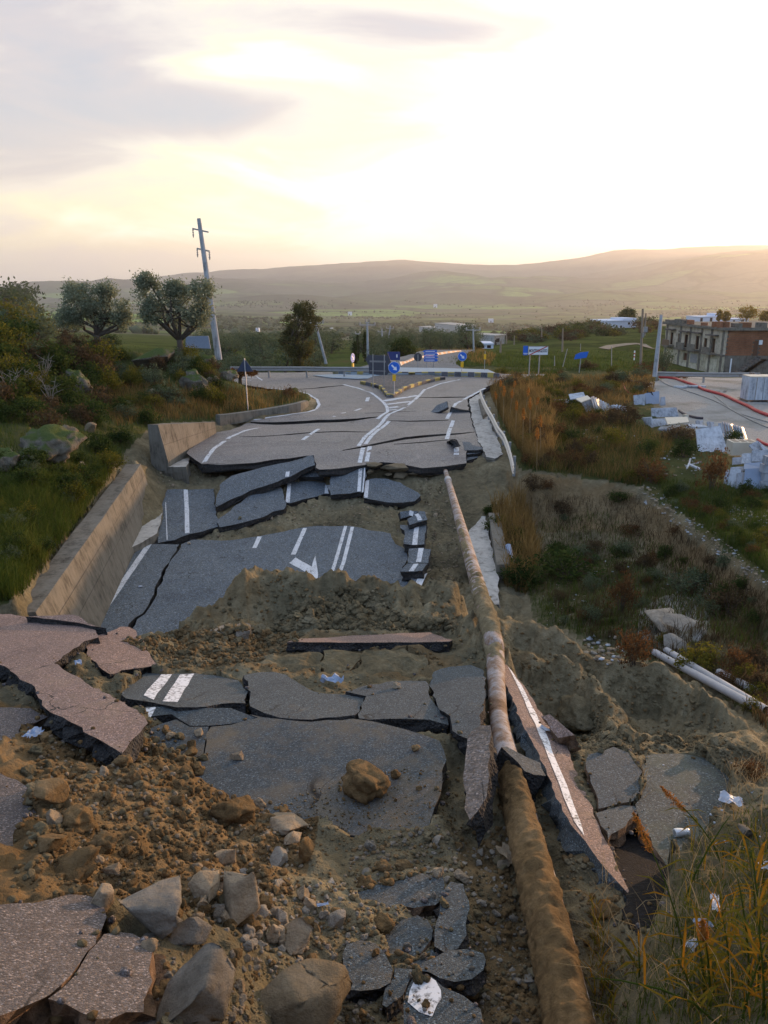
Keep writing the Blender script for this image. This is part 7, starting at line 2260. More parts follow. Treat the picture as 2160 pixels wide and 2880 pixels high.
R_ = lambda f, x0, x1, y0, y1: (*f((x0 + x1) / 2, (y0 + y1) / 2), (x1 - x0) / {c7: 2.07375, c8: 2.07375, d1: 2.212, d2: 1.8433, e4: 3.318, c6: 1.929, c4: 2.07375, c1: 2.304, c5: 2.07375, d3: 2.0481}[f], (y1 - y0) / {c7: 2.07375, c8: 2.07375, d1: 2.212, d2: 1.8433, e4: 3.318, c6: 1.929, c4: 2.07375, c1: 2.304, c5: 2.07375, d3: 2.0481}[f])
for lab, box, kind, i, m, pl in (
  ('largest ochre clod, alone on the wide dusty asphalt slab', R_(d1, 560, 905, 835, 1105), 'l', 0, CLOD, P6),
  ('small pale clod on the far right part of the wide dusty slab', R_(d1, 1008, 1066, 758, 806), 'l', 1, CLOD, P6),
  ('reddish lump touching the right of the largest clod', R_(d1, 880, 945, 905, 985), 'l', 2, CLOD, P6),
  ('round buff stone on the far edge of the undercut slab', R_(d1, 892, 948, 368, 420), 'l', 3, STONE, P4),
  ('orange-brown stone at the left edge of the wide slab, middle of three', R_(c7, 1070, 1152, 822, 900), 'a', 0, CLOD, P6),
  ('pale squarish stone on the loose slab piece, uppermost of three', R_(c7, 1125, 1203, 708, 778), 'a', 1, STONE, P6),
  ('flat buff stone alone on the left part of the wide slab', R_(c7, 1343, 1420, 848, 912), 'a', 2, STONE, P6),
  ('rounded ochre stone below the orange-brown one', R_(c7, 1045, 1138, 915, 1000), 'a', 3, CLOD, None),
  ('pinkish lump right of the rounded ochre stone', R_(c7, 1115, 1190, 915, 985), 'l', 4, CLOD, P6),
  ('ochre clod heaped beside the tip of the tongue slab', R_(c7, 965, 1035, 755, 840), 'l', 5, CLOD, None),
  ('brown clod above the heap beside the tongue slab', R_(c7, 985, 1050, 706, 765), 'l', 6, CLOD, None),
  ('brown clod under the heap beside the tongue slab', R_(c7, 890, 950, 820, 890), 'l', 7, CLOD, None),
  ('clod just below the tip of the tongue slab', R_(c7, 675, 770, 865, 970), 'l', 1, CLOD, None),
  ('tall brown clod on the ochre slope below the tongue slab', R_(c7, 735, 830, 950, 1060), 'l', 2, CLOD, None),
  ('mossy brown clod low on the ochre slope', R_(c7, 1005, 1100, 1015, 1078), 'l', 3, CLOD, None),
  ('big ochre block at the lower left corner of the wide slab', R_(c7, 1235, 1500, 1075, 1300), 'l', 5, CLOD, None),
  ('pale leaf-shaped rock with torn edges below the big ochre block', R_(d2, 232, 508, 40, 182), 'a', 3, STONE, None),
  ('small pale flake under the torn leaf-shaped rock', R_(d2, 335, 466, 145, 246), 'a', 1, STONE, None),
  ('rusty brown stone right of the small pale flake', R_(d2, 432, 516, 190, 312), 'a', 4, CLOD, None),
  ('greenish grey stone left of the rusty brown stone', R_(d2, 285, 400, 245, 345), 'a', 5, STONEGREY, None),
  ('flat-topped rock with a cracked pink and grey face in the lower left rubble', R_(c8, 715, 1080, 340, 790), 'a', 6, STONEGREY, None),
  ('tall buff rock wedged between the corner slab and the flat-topped rock', R_(c8, 535, 690, 440, 690), 'a', 7, STONE, None),
  ('blocky rock with an overhanging top, right of the flat-topped rock', R_(c8, 1105, 1310, 385, 605), 'a', 0, STONE, None),
  ('tall rock with a dark cleft on its left, right of the blocky rock', R_(c8, 1262, 1505, 345, 700), 'a', 2, STONE, None),
  ('flat pink-brown rock capping the tall cleft rock', R_(c8, 1255, 1405, 265, 385), 'a', 4, STONE, None),
  ('rust-sided rock in the dark hollow below the flat-topped rock', R_(c8, 1020, 1250, 650, 850), 'a', 1, STONEGREY, None),
  ('large cracked grey rock right of the corner slabs at the bottom', R_(c8, 950, 1400, 850, 1330), 'a', 5, STONEGREY, None),
  ('huge brown boulder with a sloping top at the bottom of the picture', R_(d2, 185, 655, 755, 1260), 'a', 3, ROCK, None),
  ('whitish block above the huge brown boulder', R_(d2, 350, 526, 610, 810), 'a', 6, STONE, None),
  ('small grey-green stone left of the pit fragments', R_(d2, 575, 705, 555, 665), 'a', 7, STONEGREY, None),
  ('ochre clod above the brown-dusted pit fragment', R_(d2, 820, 955, 580, 690), 'l', 0, CLOD, None),
  ('pale ochre clod behind the white-painted fragment', R_(d2, 1225, 1380, 905, 1040), 'l', 2, CLOD, None),
  ('cluster clod on the lower lip of the wide slab, left', R_(d2, 738, 825, 380, 462), 'l', 3, CLOD, None),
  ('cluster clod on the lower lip of the wide slab, middle', R_(d2, 842, 920, 298, 385), 'l', 4, CLOD, None),
  ('cluster clod on the lower lip of the wide slab, largest', R_(d2, 940, 1030, 298, 372), 'l', 5, CLOD, None),
  ('cluster clod on the lower lip of the wide slab, nearest', R_(d2, 872, 938, 390, 458), 'l', 6, CLOD, None),
  ('small orange cube-shaped stone among the left clods', R_(e4, 415, 575, 750, 925), 'a', 4, STONE, None),
  ('upright split rock with a bluish side, left of the ochre slope', R_(e4, 330, 630, 380, 750), 'a', 0, CLOD, None),
  ('lumpy clod with a flat orange underside below the split rock', R_(e4, 600, 900, 690, 970), 'l', 7, CLOD, None),
  ('egg-shaped clod down-slope of the lumpy clod', R_(e4, 850, 1095, 950, 1190), 'l', 1, CLOD, None),
  ('yellowish lump under the rim of the left grey slab', R_(e4, 345, 660, 915, 1215), 'a', 5, CLOD, None),
  ('broad crumbly clod above the bottom left corner slabs', R_(e4, 410, 965, 1190, 1440), 'l', 4, CLOD, None),
  ('pinkish angular stone at the right end of the broad crumbly clod', R_(e4, 960, 1130, 1235, 1370), 'a', 2, STONE, None),
  ('greenish round clod by the blue scrap at the left', R_(e4, 200, 345, 320, 460), 'l', 6, CLODGREY, None),
  ('greenish clod under the shadow of the tongue slab', R_(e4, 290, 400, 140, 245), 'l', 3, CLODGREY, None),
  ('big cracked clod on the slope of the right earth ridge', R_(c6, 490, 765, 1355, 1570), 'l', 2, CLODGREY, None),
  ('brown stone behind the near end of the narrow white-lined slab', R_(d3, 660, 810, 1170, 1310), 'a', 1, CLOD, None),
  ('grey angular stone in the grass at the lower right', R_(d3, 1470, 1590, 745, 840), 'a', 5, STONEGREY, None)):
 nm = 'clod' if 'clod' in lab or 'lump' in lab else 'boulder' if 'boulder' in lab else 'rock'
 put_rock(lab, *box, kind, i, m, nm, nm, None, pl)
# blockwork under the road edge
for i, (x0, x1, y0, y1) in enumerate(((530, 740, 215, 290), (535, 630, 292, 325), (632, 740, 290, 345), (750, 930, 245, 290), (755, 840, 290, 318), (845, 940, 288, 315), (395, 520, 205, 265), (395, 460, 272, 305))):
 a, b = at_y(*e3(x0, (y0 + y1) / 2), 29.75), at_y(*e3(x1, (y0 + y1) / 2), 29.75)
 h = (y1 - y0) / 3.016 * 30 / F * 1.05
 rk = obj('rubble_block', rock_mesh('a', i, ROCK), (a + b) / 2, None, (random.uniform(-.1, .1), random.uniform(-.06, .06), random.uniform(-.1, .1)), ((b - a).length * .60, .45, h * .75))
 prop(rk, ('upper' if y0 < 260 else 'lower') + ' pale rubble block under the road edge, ' + ('wide' if x1 - x0 > 150 else 'narrow') + (', near the pipe' if x0 > 740 else ', in the middle' if x0 > 520 else ', beside the hanging slab') + (', its rightmost' if x0 in (632, 845) else ''), 'block')
# rocks of the left bank
for lab, box, kind, i, m, sink in (
  ('big mossy round boulder on the left slope above the retaining wall', R_(c4, 120, 465, 165, 440), 'l', 1, MOSSROCK, .5),
  ('broad grassy-topped boulder under the right olive tree', R_(c1, 850, 1160, 945, 1130), 'a', 3, MOSSROCK, .3),
  ('rusty rock column in the thicket on the left bank', R_(c1, 440, 600, 1060, 1360), 'l', 2, MOSSROCK, .6),
  ('tall pinkish rock at the right end of the left bank', R_(c1, 1200, 1340, 1100, 1300), 'l', 4, MOSSROCK, .5),
  ('squarish rock at the foot of the leaning power pole', R_(c1, 1285, 1405, 1005, 1115), 'l', 6, MOSSROCK, .5),
  ('rock below the squarish one at the end of the left bank', R_(c1, 1325, 1440, 1130, 1260), 'a', 0, ROCK, .4),
  ('outermost brown rock at the end of the left bank, beside the road', R_(c1, 1425, 1545, 1090, 1225), 'l', 5, MOSSROCK, .4),
  ('small buff rock in the grass below the broad boulder', R_(c1, 945, 1060, 1245, 1315), 'a', 5, STONE, .3),
  ('brown rock in the scrub left of the wedge-shaped wall', R_(c4, 485, 575, 165, 265), 'a', 7, ROCK, .3),
  ('small rock on the slope behind the retaining wall', R_(c4, 435, 510, 395, 445), 'a', 1, STONEGREY, .3),
  ('dark rock half hidden behind the mossy round boulder', R_(c4, 330, 460, 175, 330), 'l', 3, ROCK, .4),
  ('earthy hump at the left edge below the mossy boulder', R_(c4, -80, 150, 290, 480), 'l', 6, MOSSROCK, .5)):
 put_rock(lab, *box, kind, i, m, 'rock', 'boulder' if 'boulder' in lab else 'rock', None, None, sink)
# shattered layered rock on the right
for k, (x0, x1, y0, y1) in enumerate(((965, 1260, 870, 1000), (1100, 1310, 930, 1010), (1060, 1250, 1030, 1130))):
 put_rock(('flat layered rock outcrop in the weeds right of the pit, upper piece', 'flat layered rock outcrop in the weeds right of the pit, cracked right piece', 'pale crumbling rock mound just above the white plastic pipes')[k], *R_(c6, x0, x1, y0, y1), 'a', 3 + k, STONEGREY, 'rock', 'rock', None, None, .5)
for lab, px in (('left small grey stone block at the foot of the earth ridge', L(c5, (-20, 1080), (40, 1060), (100, 1040), (125, 1060), (110, 1090), (20, 1100))), ('right small grey stone block at the foot of the earth ridge', L(c5, (120, 1060), (170, 1035), (215, 1045), (215, 1085), (130, 1095)))):
 Slab(lab, px, Plane((650, 1770, 0, 11.2)).tilt(0, -.2), .25, top=STONEGREY, side=STONEGREY, jag=.04, step=.12, name='stone_block', cat='stone block').build()

# clods that can be told apart one by one, then the crumbs between them
ZONES = {   # outline in pixels, single clods, crumbs, size of singles, size of crumbs, materials, wording
 'ochre': ([(120, 2060), (330, 2140), (420, 2030), (540, 2050), (590, 2150), (560, 2210), (720, 2250), (900, 2290), (860, 2420), (760, 2560), (600, 2600), (470, 2560), (200, 2500), (100, 2420), (150, 2300), (90, 2180)], 110, 2600, (14, 44), (4, 18), (CLOD, CLOD, STONE), 'ochre clod on the loose slope in the lower left'),
 'strip': ([(330, 1800), (480, 1780), (640, 1760), (860, 1790), (820, 1830), (720, 1860), (560, 1880), (480, 1880), (430, 1840)], 50, 1000, (12, 30), (4, 14), (CLOD, CLODGREY), 'brown clod behind the near row of slabs'),
 'heap': ([(820, 1710), (980, 1650), (1060, 1680), (1140, 1735), (1280, 1750), (1290, 1772), (860, 1770), (640, 1785), (650, 1760), (760, 1770)], 70, 1100, (12, 40), (4, 16), (CLODGREY,), 'grey-brown clod heaped against the earth ridge'),
 'pit': ([(560, 2560), (760, 2480), (960, 2480), (1000, 2380), (1200, 2330), (1440, 2330), (1520, 2500), (1600, 2880), (480, 2880), (620, 2800), (760, 2700)], 60, 2600, (14, 54), (4, 18), (CLOD, CLODGREY, STONEGREY, STONE), 'earthy clod in the pit at the bottom of the picture'),
 'stones': ([(570, 2420), (760, 2470), (930, 2540), (900, 2660), (740, 2660), (640, 2590), (500, 2560)], 60, 300, (24, 70), (5, 16), (STONE, STONEGREY, CLOD, STONE), 'broken stone beyond the flat-topped rock'),
 'right': ([(1640, 1990), (1780, 2080), (1900, 2060), (2160, 2120), (2160, 2200), (1960, 2110), (1700, 2130), (1590, 2080)], 35, 900, (12, 40), (3, 11), (CLODGREY,), 'clod along the foot of the right earth ridge'),
 'dust': ([(760, 2260), (1000, 2180), (1240, 2150), (1290, 2300), (1180, 2420), (1000, 2380), (800, 2330)], 30, 900, (10, 24), (2, 8), (CLOD, CLODGREY), 'small clod on the muddy lower part of the wide slab'),
 'between': ([(560, 1480), (760, 1440), (820, 1420), (1010, 1410), (1150, 1430), (1130, 1500), (1000, 1480), (800, 1480), (660, 1510), (500, 1540)], 14, 500, (8, 18), (2, 7), (CLODGREY, STONE), 'stone in the soil between the dropped slabs'),
 'beside': ([(1170, 1330), (1240, 1350), (1290, 1500), (1300, 1640), (1190, 1640), (1210, 1500), (1190, 1420)], 16, 500, (9, 22), (2, 8), (CLODGREY, STONE), 'stone in the soil left of the pipe'),
 'far': ([(560, 1290), (700, 1280), (760, 1300), (640, 1330), (560, 1360), (480, 1370), (430, 1400), (450, 1330)], 8, 200, (8, 20), (2, 7), (CLODGREY, STONE), 'stone under the left front edge of the far road'),
}
SMALL = [rock_arrays(300 + s, 1, 5, .75, .25) for s in range(6)]
MID = [rock_arrays(320 + s, 3, 9, .66, .30) for s in range(8)]

def sample(poly, n, r):
 x0, x1 = min(p[0] for p in poly), max(p[0] for p in poly)
 y0, y1 = min(p[1] for p in poly), max(p[1] for p in poly)
 out = np.zeros((0, 2))
 while len(out) < n:
  q = np.stack([r.uniform(x0, x1, n * 3), r.uniform(y0, y1, n * 3)], 1)
  out = np.concatenate([out, q[in_poly(q[:, 0], q[:, 1], poly)]])
 return out[:n]

SLAB_TOPS = [(s, [(v.x, v.y) for v in s.world]) for s in SLABS if s.clamp and s.name != 'road']

def plate_hits(px, py, tops):
 """for each sight line the distance y at which it first meets a plate (else a very large number), and the points"""
 u, v = (np.asarray(px, float) - 1080) / F, -(np.asarray(py, float) - 1440) / F
 D = np.stack([u, CP + v * SP, -SP + v * CP], 1)
 E = np.array(EYE)
 best, pts = np.full(len(D), 1e9), np.full((len(D), 3), np.nan)
 for s, w in tops:
  n = np.array(s.pl.n)
  t_ = float((np.array(s.pl.p) - E) @ n) / (D @ n)
  Q = E + D * t_[:, None]
  ok = (t_ > 0) & (Q[:, 1] < best)
  ok[ok] &= in_poly(Q[ok, 0], Q[ok, 1], w)
  best[ok], pts[ok] = Q[ok, 1], Q[ok]
 return best, pts

def on_top(P, px, py):
 """the ground point of a sight line, or the plate that lies before it"""
 b, Q = plate_hits(px, py, SLAB_TOPS)
 m = b < np.where(np.isnan(P[:, 1]), 1e8, P[:, 1]) + .05
 P = P.copy()
 P[m] = Q[m]
 return P

PIT_TOPS = [(s, w) for s, w in SLAB_TOPS if s.pl.p.y < 5]

def crumbs(name, label, pts, rad, mats, seed, arrs, flat=.8, sink=.3):
 r = np.random.default_rng(seed)
 Vs, Ts, Ms = [], [], []
 b = 0
 for i in range(len(pts)):
  V, T = arrs[i % len(arrs)]
  a = r.uniform(0, 2 * PI)
  M = np.array([[math.cos(a), -math.sin(a), 0], [math.sin(a), math.cos(a), 0], [0, 0, 1]])
  sc = rad[i] * np.array([1, r.uniform(.7, 1.1), flat * r.uniform(.7, 1.1)])
  Vs.append((V * sc) @ M.T + pts[i] + np.array([0, 0, rad[i] * flat * (1 - sink) * .6]))
  Ts.append(T + b)
  Ms.append(np.full(len(T), r.integers(len(mats))))
  b += len(V)
 o = obj(name, fast_mesh(name, np.concatenate(Vs), np.concatenate(Ts), list(mats), np.concatenate(Ms)))
 return prop(o, label, None, None, 'stuff')

for zi, (zn, (poly, ns, nc, ss, cs, ms, lab)) in enumerate(ZONES.items()):
 r = np.random.default_rng(500 + zi)
 q = sample(poly, ns, r)
 for k, (px, py) in enumerate(q):
  w = ss[0] + (ss[1] - ss[0]) * r.random() ** 2
  P = at_ground(px, py)
  if math.isnan(P.x):
   continue
  P = Vector(on_top(np.array([list(P)]), [px], [py])[0])
  d = P - EYE
  rad = w * (d.y * CP - d.z * SP) / F / 2
  nm = 'stone' if 'stone' in lab.split(' in ')[0].split(' beyond')[0] and 'clod' not in lab else 'clod'
  o = thing(nm, lab, nm, (P.x, P.y, P.z + rad * .45), 0, 'loose ' + nm + 's, ' + lab.split(' ', 1)[1], rock_mesh('a' if r.random() < (.9 if zn == 'stones' else .5) else 'l', int(r.integers(8)), ms[int(r.integers(len(ms)))]))
  o.rotation_euler = tuple(r.uniform(0, 6.28, 3))
  o.scale = (rad, rad * r.uniform(.75, 1.1), rad * r.uniform(.65, .95))
 q = sample(poly, nc, r)
 P = hit_ground(q[:, 0], q[:, 1])
 if zn == 'pit':
  m_ = plate_hits(q[:, 0], q[:, 1], PIT_TOPS)[0] < 1e8
  q = q[~m_ | (r.random(len(q)) < .12)]
  P = hit_ground(q[:, 0], q[:, 1])
 if zn in ('dust', 'pit', 'strip'):
  P = on_top(P, q[:, 0], q[:, 1])
 ok = ~np.isnan(P[:, 0])
 P, q = P[ok], q[ok]
 dep = P[:, 1] * CP - (P[:, 2] - EYE.z) * SP
 sz = cs[0] + (cs[1] - cs[0]) * r.random(len(P)) ** 2.2
 crumbs('rubble', 'crumbs of earth, ' + lab.split(' ', 1)[1], P, sz * dep / F / 2, ms, zi, SMALL)
# middle-sized lumps, too many to count
for k, (poly, n, sz, ms, lab) in enumerate(((ZONES['ochre'][0], 620, (12, 34), (CLOD, CLOD, CLODGREY), 'lumps of earth on the ochre slope'), (ZONES['pit'][0], 520, (12, 36), (CLOD, CLODGREY, STONEGREY), 'lumps of earth and stone in the pit'), (ZONES['strip'][0], 240, (10, 26), (CLOD, CLODGREY), 'lumps of earth behind the near slabs'),
          (ZONES['heap'][0], 420, (10, 34), (CLODGREY,), 'grey lumps heaped at the foot of the earth ridge'), ([(330, 2480), (620, 2540), (760, 2560), (700, 2880), (430, 2880), (420, 2620)], 160, (14, 50), (STONEGREY, STONE, CLOD), 'broken stones beside the corner slabs'), ([(20, 2080), (140, 2060), (180, 2300), (120, 2480), (0, 2560), (90, 2300)], 110, (14, 40), (CLOD, CLODGREY), 'lumps of earth along the left slabs'),
          ([(1300, 2250), (1430, 2180), (1560, 2600), (1590, 2880), (1420, 2880), (1400, 2500)], 160, (10, 32), (CLOD,), 'lumps of earth left of the mud-caked pipe'), ([(1560, 2320), (1640, 2380), (1800, 2620), (1760, 2880), (1680, 2880), (1640, 2600)], 120, (10, 28), (CLOD, CLODGREY), 'lumps of earth right of the mud-caked pipe'), ([(1400, 1760), (1560, 1790), (1700, 1880), (1860, 1890), (2140, 2090), (1900, 2080), (1760, 2060), (1500, 1900)], 90, (6, 20), (CLODGREY,), 'lumps of earth on the right ridge'), ([(560, 1740), (760, 1600), (900, 1650), (1280, 1665), (1280, 1740), (850, 1750)], 70, (6, 18), (CLODGREY,), 'lumps of earth on the ridge across the road'))):
 r = np.random.default_rng(1200 + k)
 q = sample(poly, n, r)
 if 'pit' in lab:
  q = q[plate_hits(q[:, 0], q[:, 1], PIT_TOPS)[0] > 1e8]
 P = on_top(hit_ground(q[:, 0], q[:, 1]), q[:, 0], q[:, 1])
 P = P[~np.isnan(P[:, 0])]
 dep = P[:, 1] * CP - (P[:, 2] - EYE.z) * SP
 crumbs('rubble', lab, P, (sz[0] + (sz[1] - sz[0]) * r.random(len(P)) ** 1.8) * dep / F / 2, ms, 1300 + k, MID, .8, .45)
# crumbs broken from the edges of the near plates
r = np.random.default_rng(5)
pts, rad = [], []
for s, w in SLAB_TOPS:
 if s.pl.p.y > 13:
  continue
 for i, a in enumerate(s.out):
  for _ in range(2):
   u, v = a[0] + r.normal() * .05, a[1] + r.normal() * .05
   p = s.pl.at(u, v)
   if in_poly(np.array([u]), np.array([v]), s.out)[0]:
    if r.random() < .8:
     continue
    z_ = p.z
   else:
    z_ = max(gzf(p.x, p.y), p.z - s.thick * r.uniform(.3, 1))
   pts.append((p.x, p.y, z_))
   rad.append(.006 + .022 * r.random() ** 2)
crumbs('rubble', 'crumbs broken from the edges of the near slabs', np.array(pts), np.array(rad), (ASPH_WARM, CLOD, CLODGREY), 6, SMALL)
# general crumbs over all the broken ground
r = np.random.default_rng(77)
allp = [(0, 1780), (400, 1800), (560, 1740), (760, 1590), (880, 1650), (1290, 1660), (1330, 1780), (1420, 1760), (1640, 1810), (1860, 1890), (2140, 2100), (2160, 2300), (2000, 2340), (1780, 2500), (1700, 2880), (300, 2880), (480, 2700), (430, 2560), (0, 2530), (150, 2400), (150, 2250), (60, 2080)]
q = sample(allp, 11000, r)
P = hit_ground(q[:, 0], q[:, 1])
ok = ~np.isnan(P[:, 0])
P = P[ok]
dep = P[:, 1] * CP - (P[:, 2] - EYE.z) * SP
crumbs('rubble', 'fine crumbs of earth over the broken ground', P, (2.0 + 10 * r.random(len(P)) ** 2.5) * dep / F / 2, (CLOD, CLODGREY), 88, SMALL[:3])
# white stone chips thrown about on the right
for k, (poly, n, sz, lab) in enumerate((([(1800, 1360), (1850, 1370), (1990, 1480), (2160, 1620), (2160, 1660), (1960, 1520), (1850, 1440), (1790, 1420)], 260, (3, 13), 'white stone chips along the lip of the bank'), ([(1560, 1200), (1700, 1190), (1850, 1230), (1840, 1260), (1700, 1240), (1580, 1240)], 120, (3, 9), 'white stone chips between the marble piles'),
          ([(1800, 1270), (1960, 1270), (2000, 1330), (1900, 1340), (1820, 1330)], 60, (4, 14), 'broken white slabs in the weeds'), ([(1500, 1600), (1750, 1560), (1800, 1640), (1640, 1760), (1540, 1760)], 90, (3, 10), 'white scraps in the weedy pit'),
          ([(1640, 1790), (1740, 1780), (1760, 1860), (1700, 1870), (1650, 1840)], 60, (8, 20), 'pale broken bricks behind the right earth ridge'), ([(2040, 1420), (2160, 1430), (2160, 1480), (2060, 1470)], 90, (4, 14), 'grey rubble heap at the right edge'),
          ([(1850, 1640), (2000, 1620), (2010, 1720), (1880, 1740)], 90, (3, 12), 'grey stone chips on the layered outcrop'), ([(1860, 2130), (2160, 2150), (2160, 2400), (2050, 2500), (1880, 2250)], 60, (3, 12), 'pale chips and grit in the lower right grass'))):
 r = np.random.default_rng(900 + k)
 q = sample(poly, n, r)
 P = on_top(hit_ground(q[:, 0], q[:, 1]), q[:, 0], q[:, 1])
 ok = ~np.isnan(P[:, 0])
 P = P[ok]
 dep = P[:, 1] * CP - (P[:, 2] - EYE.z) * SP
 crumbs('stone_chips', lab, P, (sz[0] + (sz[1] - sz[0]) * r.random(len(P)) ** 2) * dep / F / 2, (MARBLE, STONEGREY, STONE), 950 + k, SMALL, .45)
# tree lines and groves across the valley, a mass too far off to count
r = np.random.default_rng(64)
q = sample([(-100, 848), (2260, 842), (2260, 960), (1850, 930), (1500, 975), (1000, 985), (500, 975), (-100, 950)], 15000, r)
P = hit_ground(q[:, 0], q[:, 1])
P = P[~np.isnan(P[:, 0])]
P = P[np.hypot(P[:, 0], P[:, 1]) > 480]
f1 = np.abs(fbm(P[:, 0] / 520, P[:, 1] / 900, 2, 51))
f2_ = fbm(P[:, 0] / 330, P[:, 1] / 700, 3, 57)
P = P[(f1 < .035) | (f2_ > .62) | (r.random(len(P)) < .025)]
crumbs('far_groves', 'tree lines and groves across the valley', P, r.uniform(2.2, 5.5, len(P)), (L_GROVE, L_DARK), 66, SMALL, .9, 0)

# ------------------------------------------------------------------ marble yard
def plate(label, quad, lean, th, m, z0=0.0, name='marble_slab', cat='marble slab', group='marble slabs dumped at the edge of the yard', zt=None, f=d8):
 """a slab standing on its lower edge; quad = top left, top right, bottom right, bottom left in pixels"""
 TL, TR, BR, BL = [f(*p) for p in quad]
 bl, br = at_z(*BL, z0), at_z(*BR, z0)
 tl, tr = at_y(*TL, bl.y + lean), at_y(*TR, br.y + lean)
 q = [bl, br, tr, tl]
 n = (br - bl).cross(tl - bl).normalized()
 if n.y < 0:
  n = -n
 c = (bl + br) / 2
 mb = MB().prism([p - c for p in q], n * th)
 o = mb.build(name, [m])
 fix_normals(o.data)
 o.location = c
 return prop(o, label, cat, group)

def flat_plate(label, quad, z, th, m, tilt=(0, 0), **kw):
 P = Plane((*d8(*quad[0]), z)).tilt(*tilt)
 q = [P.hit(*d8(*p)) for p in quad]
 c = sum(q, Vector()) / 4
 o = MB().prism([p - c for p in q], -P.n * th).build('marble_slab', [m])
 fix_normals(o.data)
 o.location = c
 return prop(o, label, 'marble slab', kw.get('group', 'marble slabs dumped at the edge of the yard'))

flat_plate('white marble slab lying aslant on top of the leftmost pile', [(250, 72), (355, 56), (368, 92), (262, 108)], .95, .05, MARBLE, (.1, .35))
flat_plate('buff marble slab lying over the front of the leftmost pile', [(298, 104), (382, 80), (408, 102), (338, 128)], .85, .05, MARBLEBUFF, (.1, .1))
flat_plate('white marble slab lying low at the left end of the leftmost pile', [(150, 108), (270, 104), (310, 140), (230, 136)], .35, .06, MARBLE, (0, .1))
plate('pale green-grey marble slab leaning at the front of the leftmost pile', [(345, 135), (402, 112), (440, 205), (388, 212)], .35, .05, MARBLEGREY)
for i in range(7):
 x = 418 + i * 17
 plate(ORD[i] + ' edge-on marble slab from the left, leaning in the leftmost pile', [(x - 10, 92 + i * 8), (x + 12, 84 + i * 9), (x + 42, 205 - i * 2), (x + 26, 216 - i * 4)], .30, .04, (MARBLEGREY, MARBLE, MARBLEBUFF)[i % 3], group='edge-on slabs of the leftmost marble pile')
for i, (x0, x1, y0, y1) in enumerate(((545, 600, 132, 192), (590, 630, 138, 195), (615, 660, 148, 196))):
 px, py = d8((x0 + x1) / 2, (y0 + y1) / 2)
 put_rock('white lumpy stone between the leftmost marble pile and the dark slabs, ' + ('left', 'middle', 'right')[i], px, py, (x1 - x0) / 2.5, (y1 - y0) / 2.5, 'a', i, MARBLE, 'stone', 'white_stone')
plate('grey marble slab standing left of the dark blue-grey one', [(707, 80), (792, 70), (788, 162), (712, 158)], .35, .06, MARBLEGREY)
plate('dark blue-grey marble slab behind the little ladder', [(790, 66), (890, 50), (893, 148), (800, 156)], .4, .06, MARBLEBLUE)
plate('small pale marble slab standing right of the dark blue-grey one', [(905, 92), (932, 88), (936, 158), (896, 160)], .2, .08, MARBLEGREY)
lr = thing('ladder', 'little dark ladder leaning on the dark blue-grey marble slab', 'ladder', at_z(*d8(855, 152), 0))
a0, a1, b0, b1 = [p - lr.location for p in (at_z(*d8(838, 150), 0), at_y(*d8(806, 52), at_z(*d8(838, 150), 0).y + .25), at_z(*d8(872, 145), 0), at_y(*d8(832, 52), at_z(*d8(838, 150), 0).y + .25))]
for a, b in ((a0, a1), (b0, b1)):
 MB().tube([a, b], .03, 6).build('rail', [BLACKSIGN], lr)
for k in range(6):
 f_ = (k + .5) / 6
 MB().tube([a0.lerp(a1, f_), b0.lerp(b1, f_)], .02, 5).build('rung', [BLACKSIGN], lr)
plate('wide pale marble slab standing at the back of the middle pile', [(835, 170), (1012, 166), (1030, 236), (838, 242)], .35, .06, MARBLEGREY)
plate('narrow pale marble slab at the left front of the middle pile', [(765, 242), (830, 236), (838, 318), (800, 300)], .25, .07, MARBLE)
plate('long whitish marble slab in the front of the middle pile', [(835, 246), (1000, 240), (1012, 296), (838, 320)], .3, .08, MARBLE)
flat_plate('pinkish white marble slab lying at the right of the middle pile', [(930, 235), (1090, 232), (1100, 268), (950, 285)], .55, .07, MARBLEBUFF, (0, .15))
flat_plate('flat grey marble slab lying low in front of the middle pile', [(880, 318), (900, 300), (1040, 292), (1035, 318)], .12, .1, MARBLEGREY)
flat_plate('white marble slab lying right of the middle pile, behind the big tilted slab', [(1082, 300), (1100, 284), (1190, 282), (1235, 302)], .55, .07, MARBLE, (0, .1))
plate('short stone post standing in the middle marble pile', [(1075, 216), (1100, 214), (1098, 275), (1076, 276)], .05, .25, MARBLEBUFF, name='stone_post', cat='post', group='')
for i in range(7):
 x = 1150 + i * 26
 plate(ORD[i] + ' thin marble slab from the left, leaning behind the big tilted slab', [(x, 258 + i * 3), (x + 22, 252 + i * 4), (x + 40, 318 + i * 6), (x + 12, 322 + i * 5)], .3, .05, (MARBLEGREY, MARBLE, MARBLEBUFF)[i % 3], group='marble slabs in the row behind the big tilted slab')
plate('biggest white marble slab, tilted alone at the edge of the weeds', [(1150, 322), (1320, 294), (1378, 484), (1168, 486)], .9, .07, MARBLE)
for i in range(8):
 x = 1338 + i * 19
 plate(ORD[i] + ' marble slab from the left in the curved leaning stack', [(x, 268 + i * 5), (x + 16, 264 + i * 6), (x + 48, 396 + i * 2), (x + 28, 404 + i * 2)], .4, .05, (MARBLEGREY, MARBLEGREY, MARBLE, MARBLEBUFF)[i % 4], group='curved stack of marble slabs')
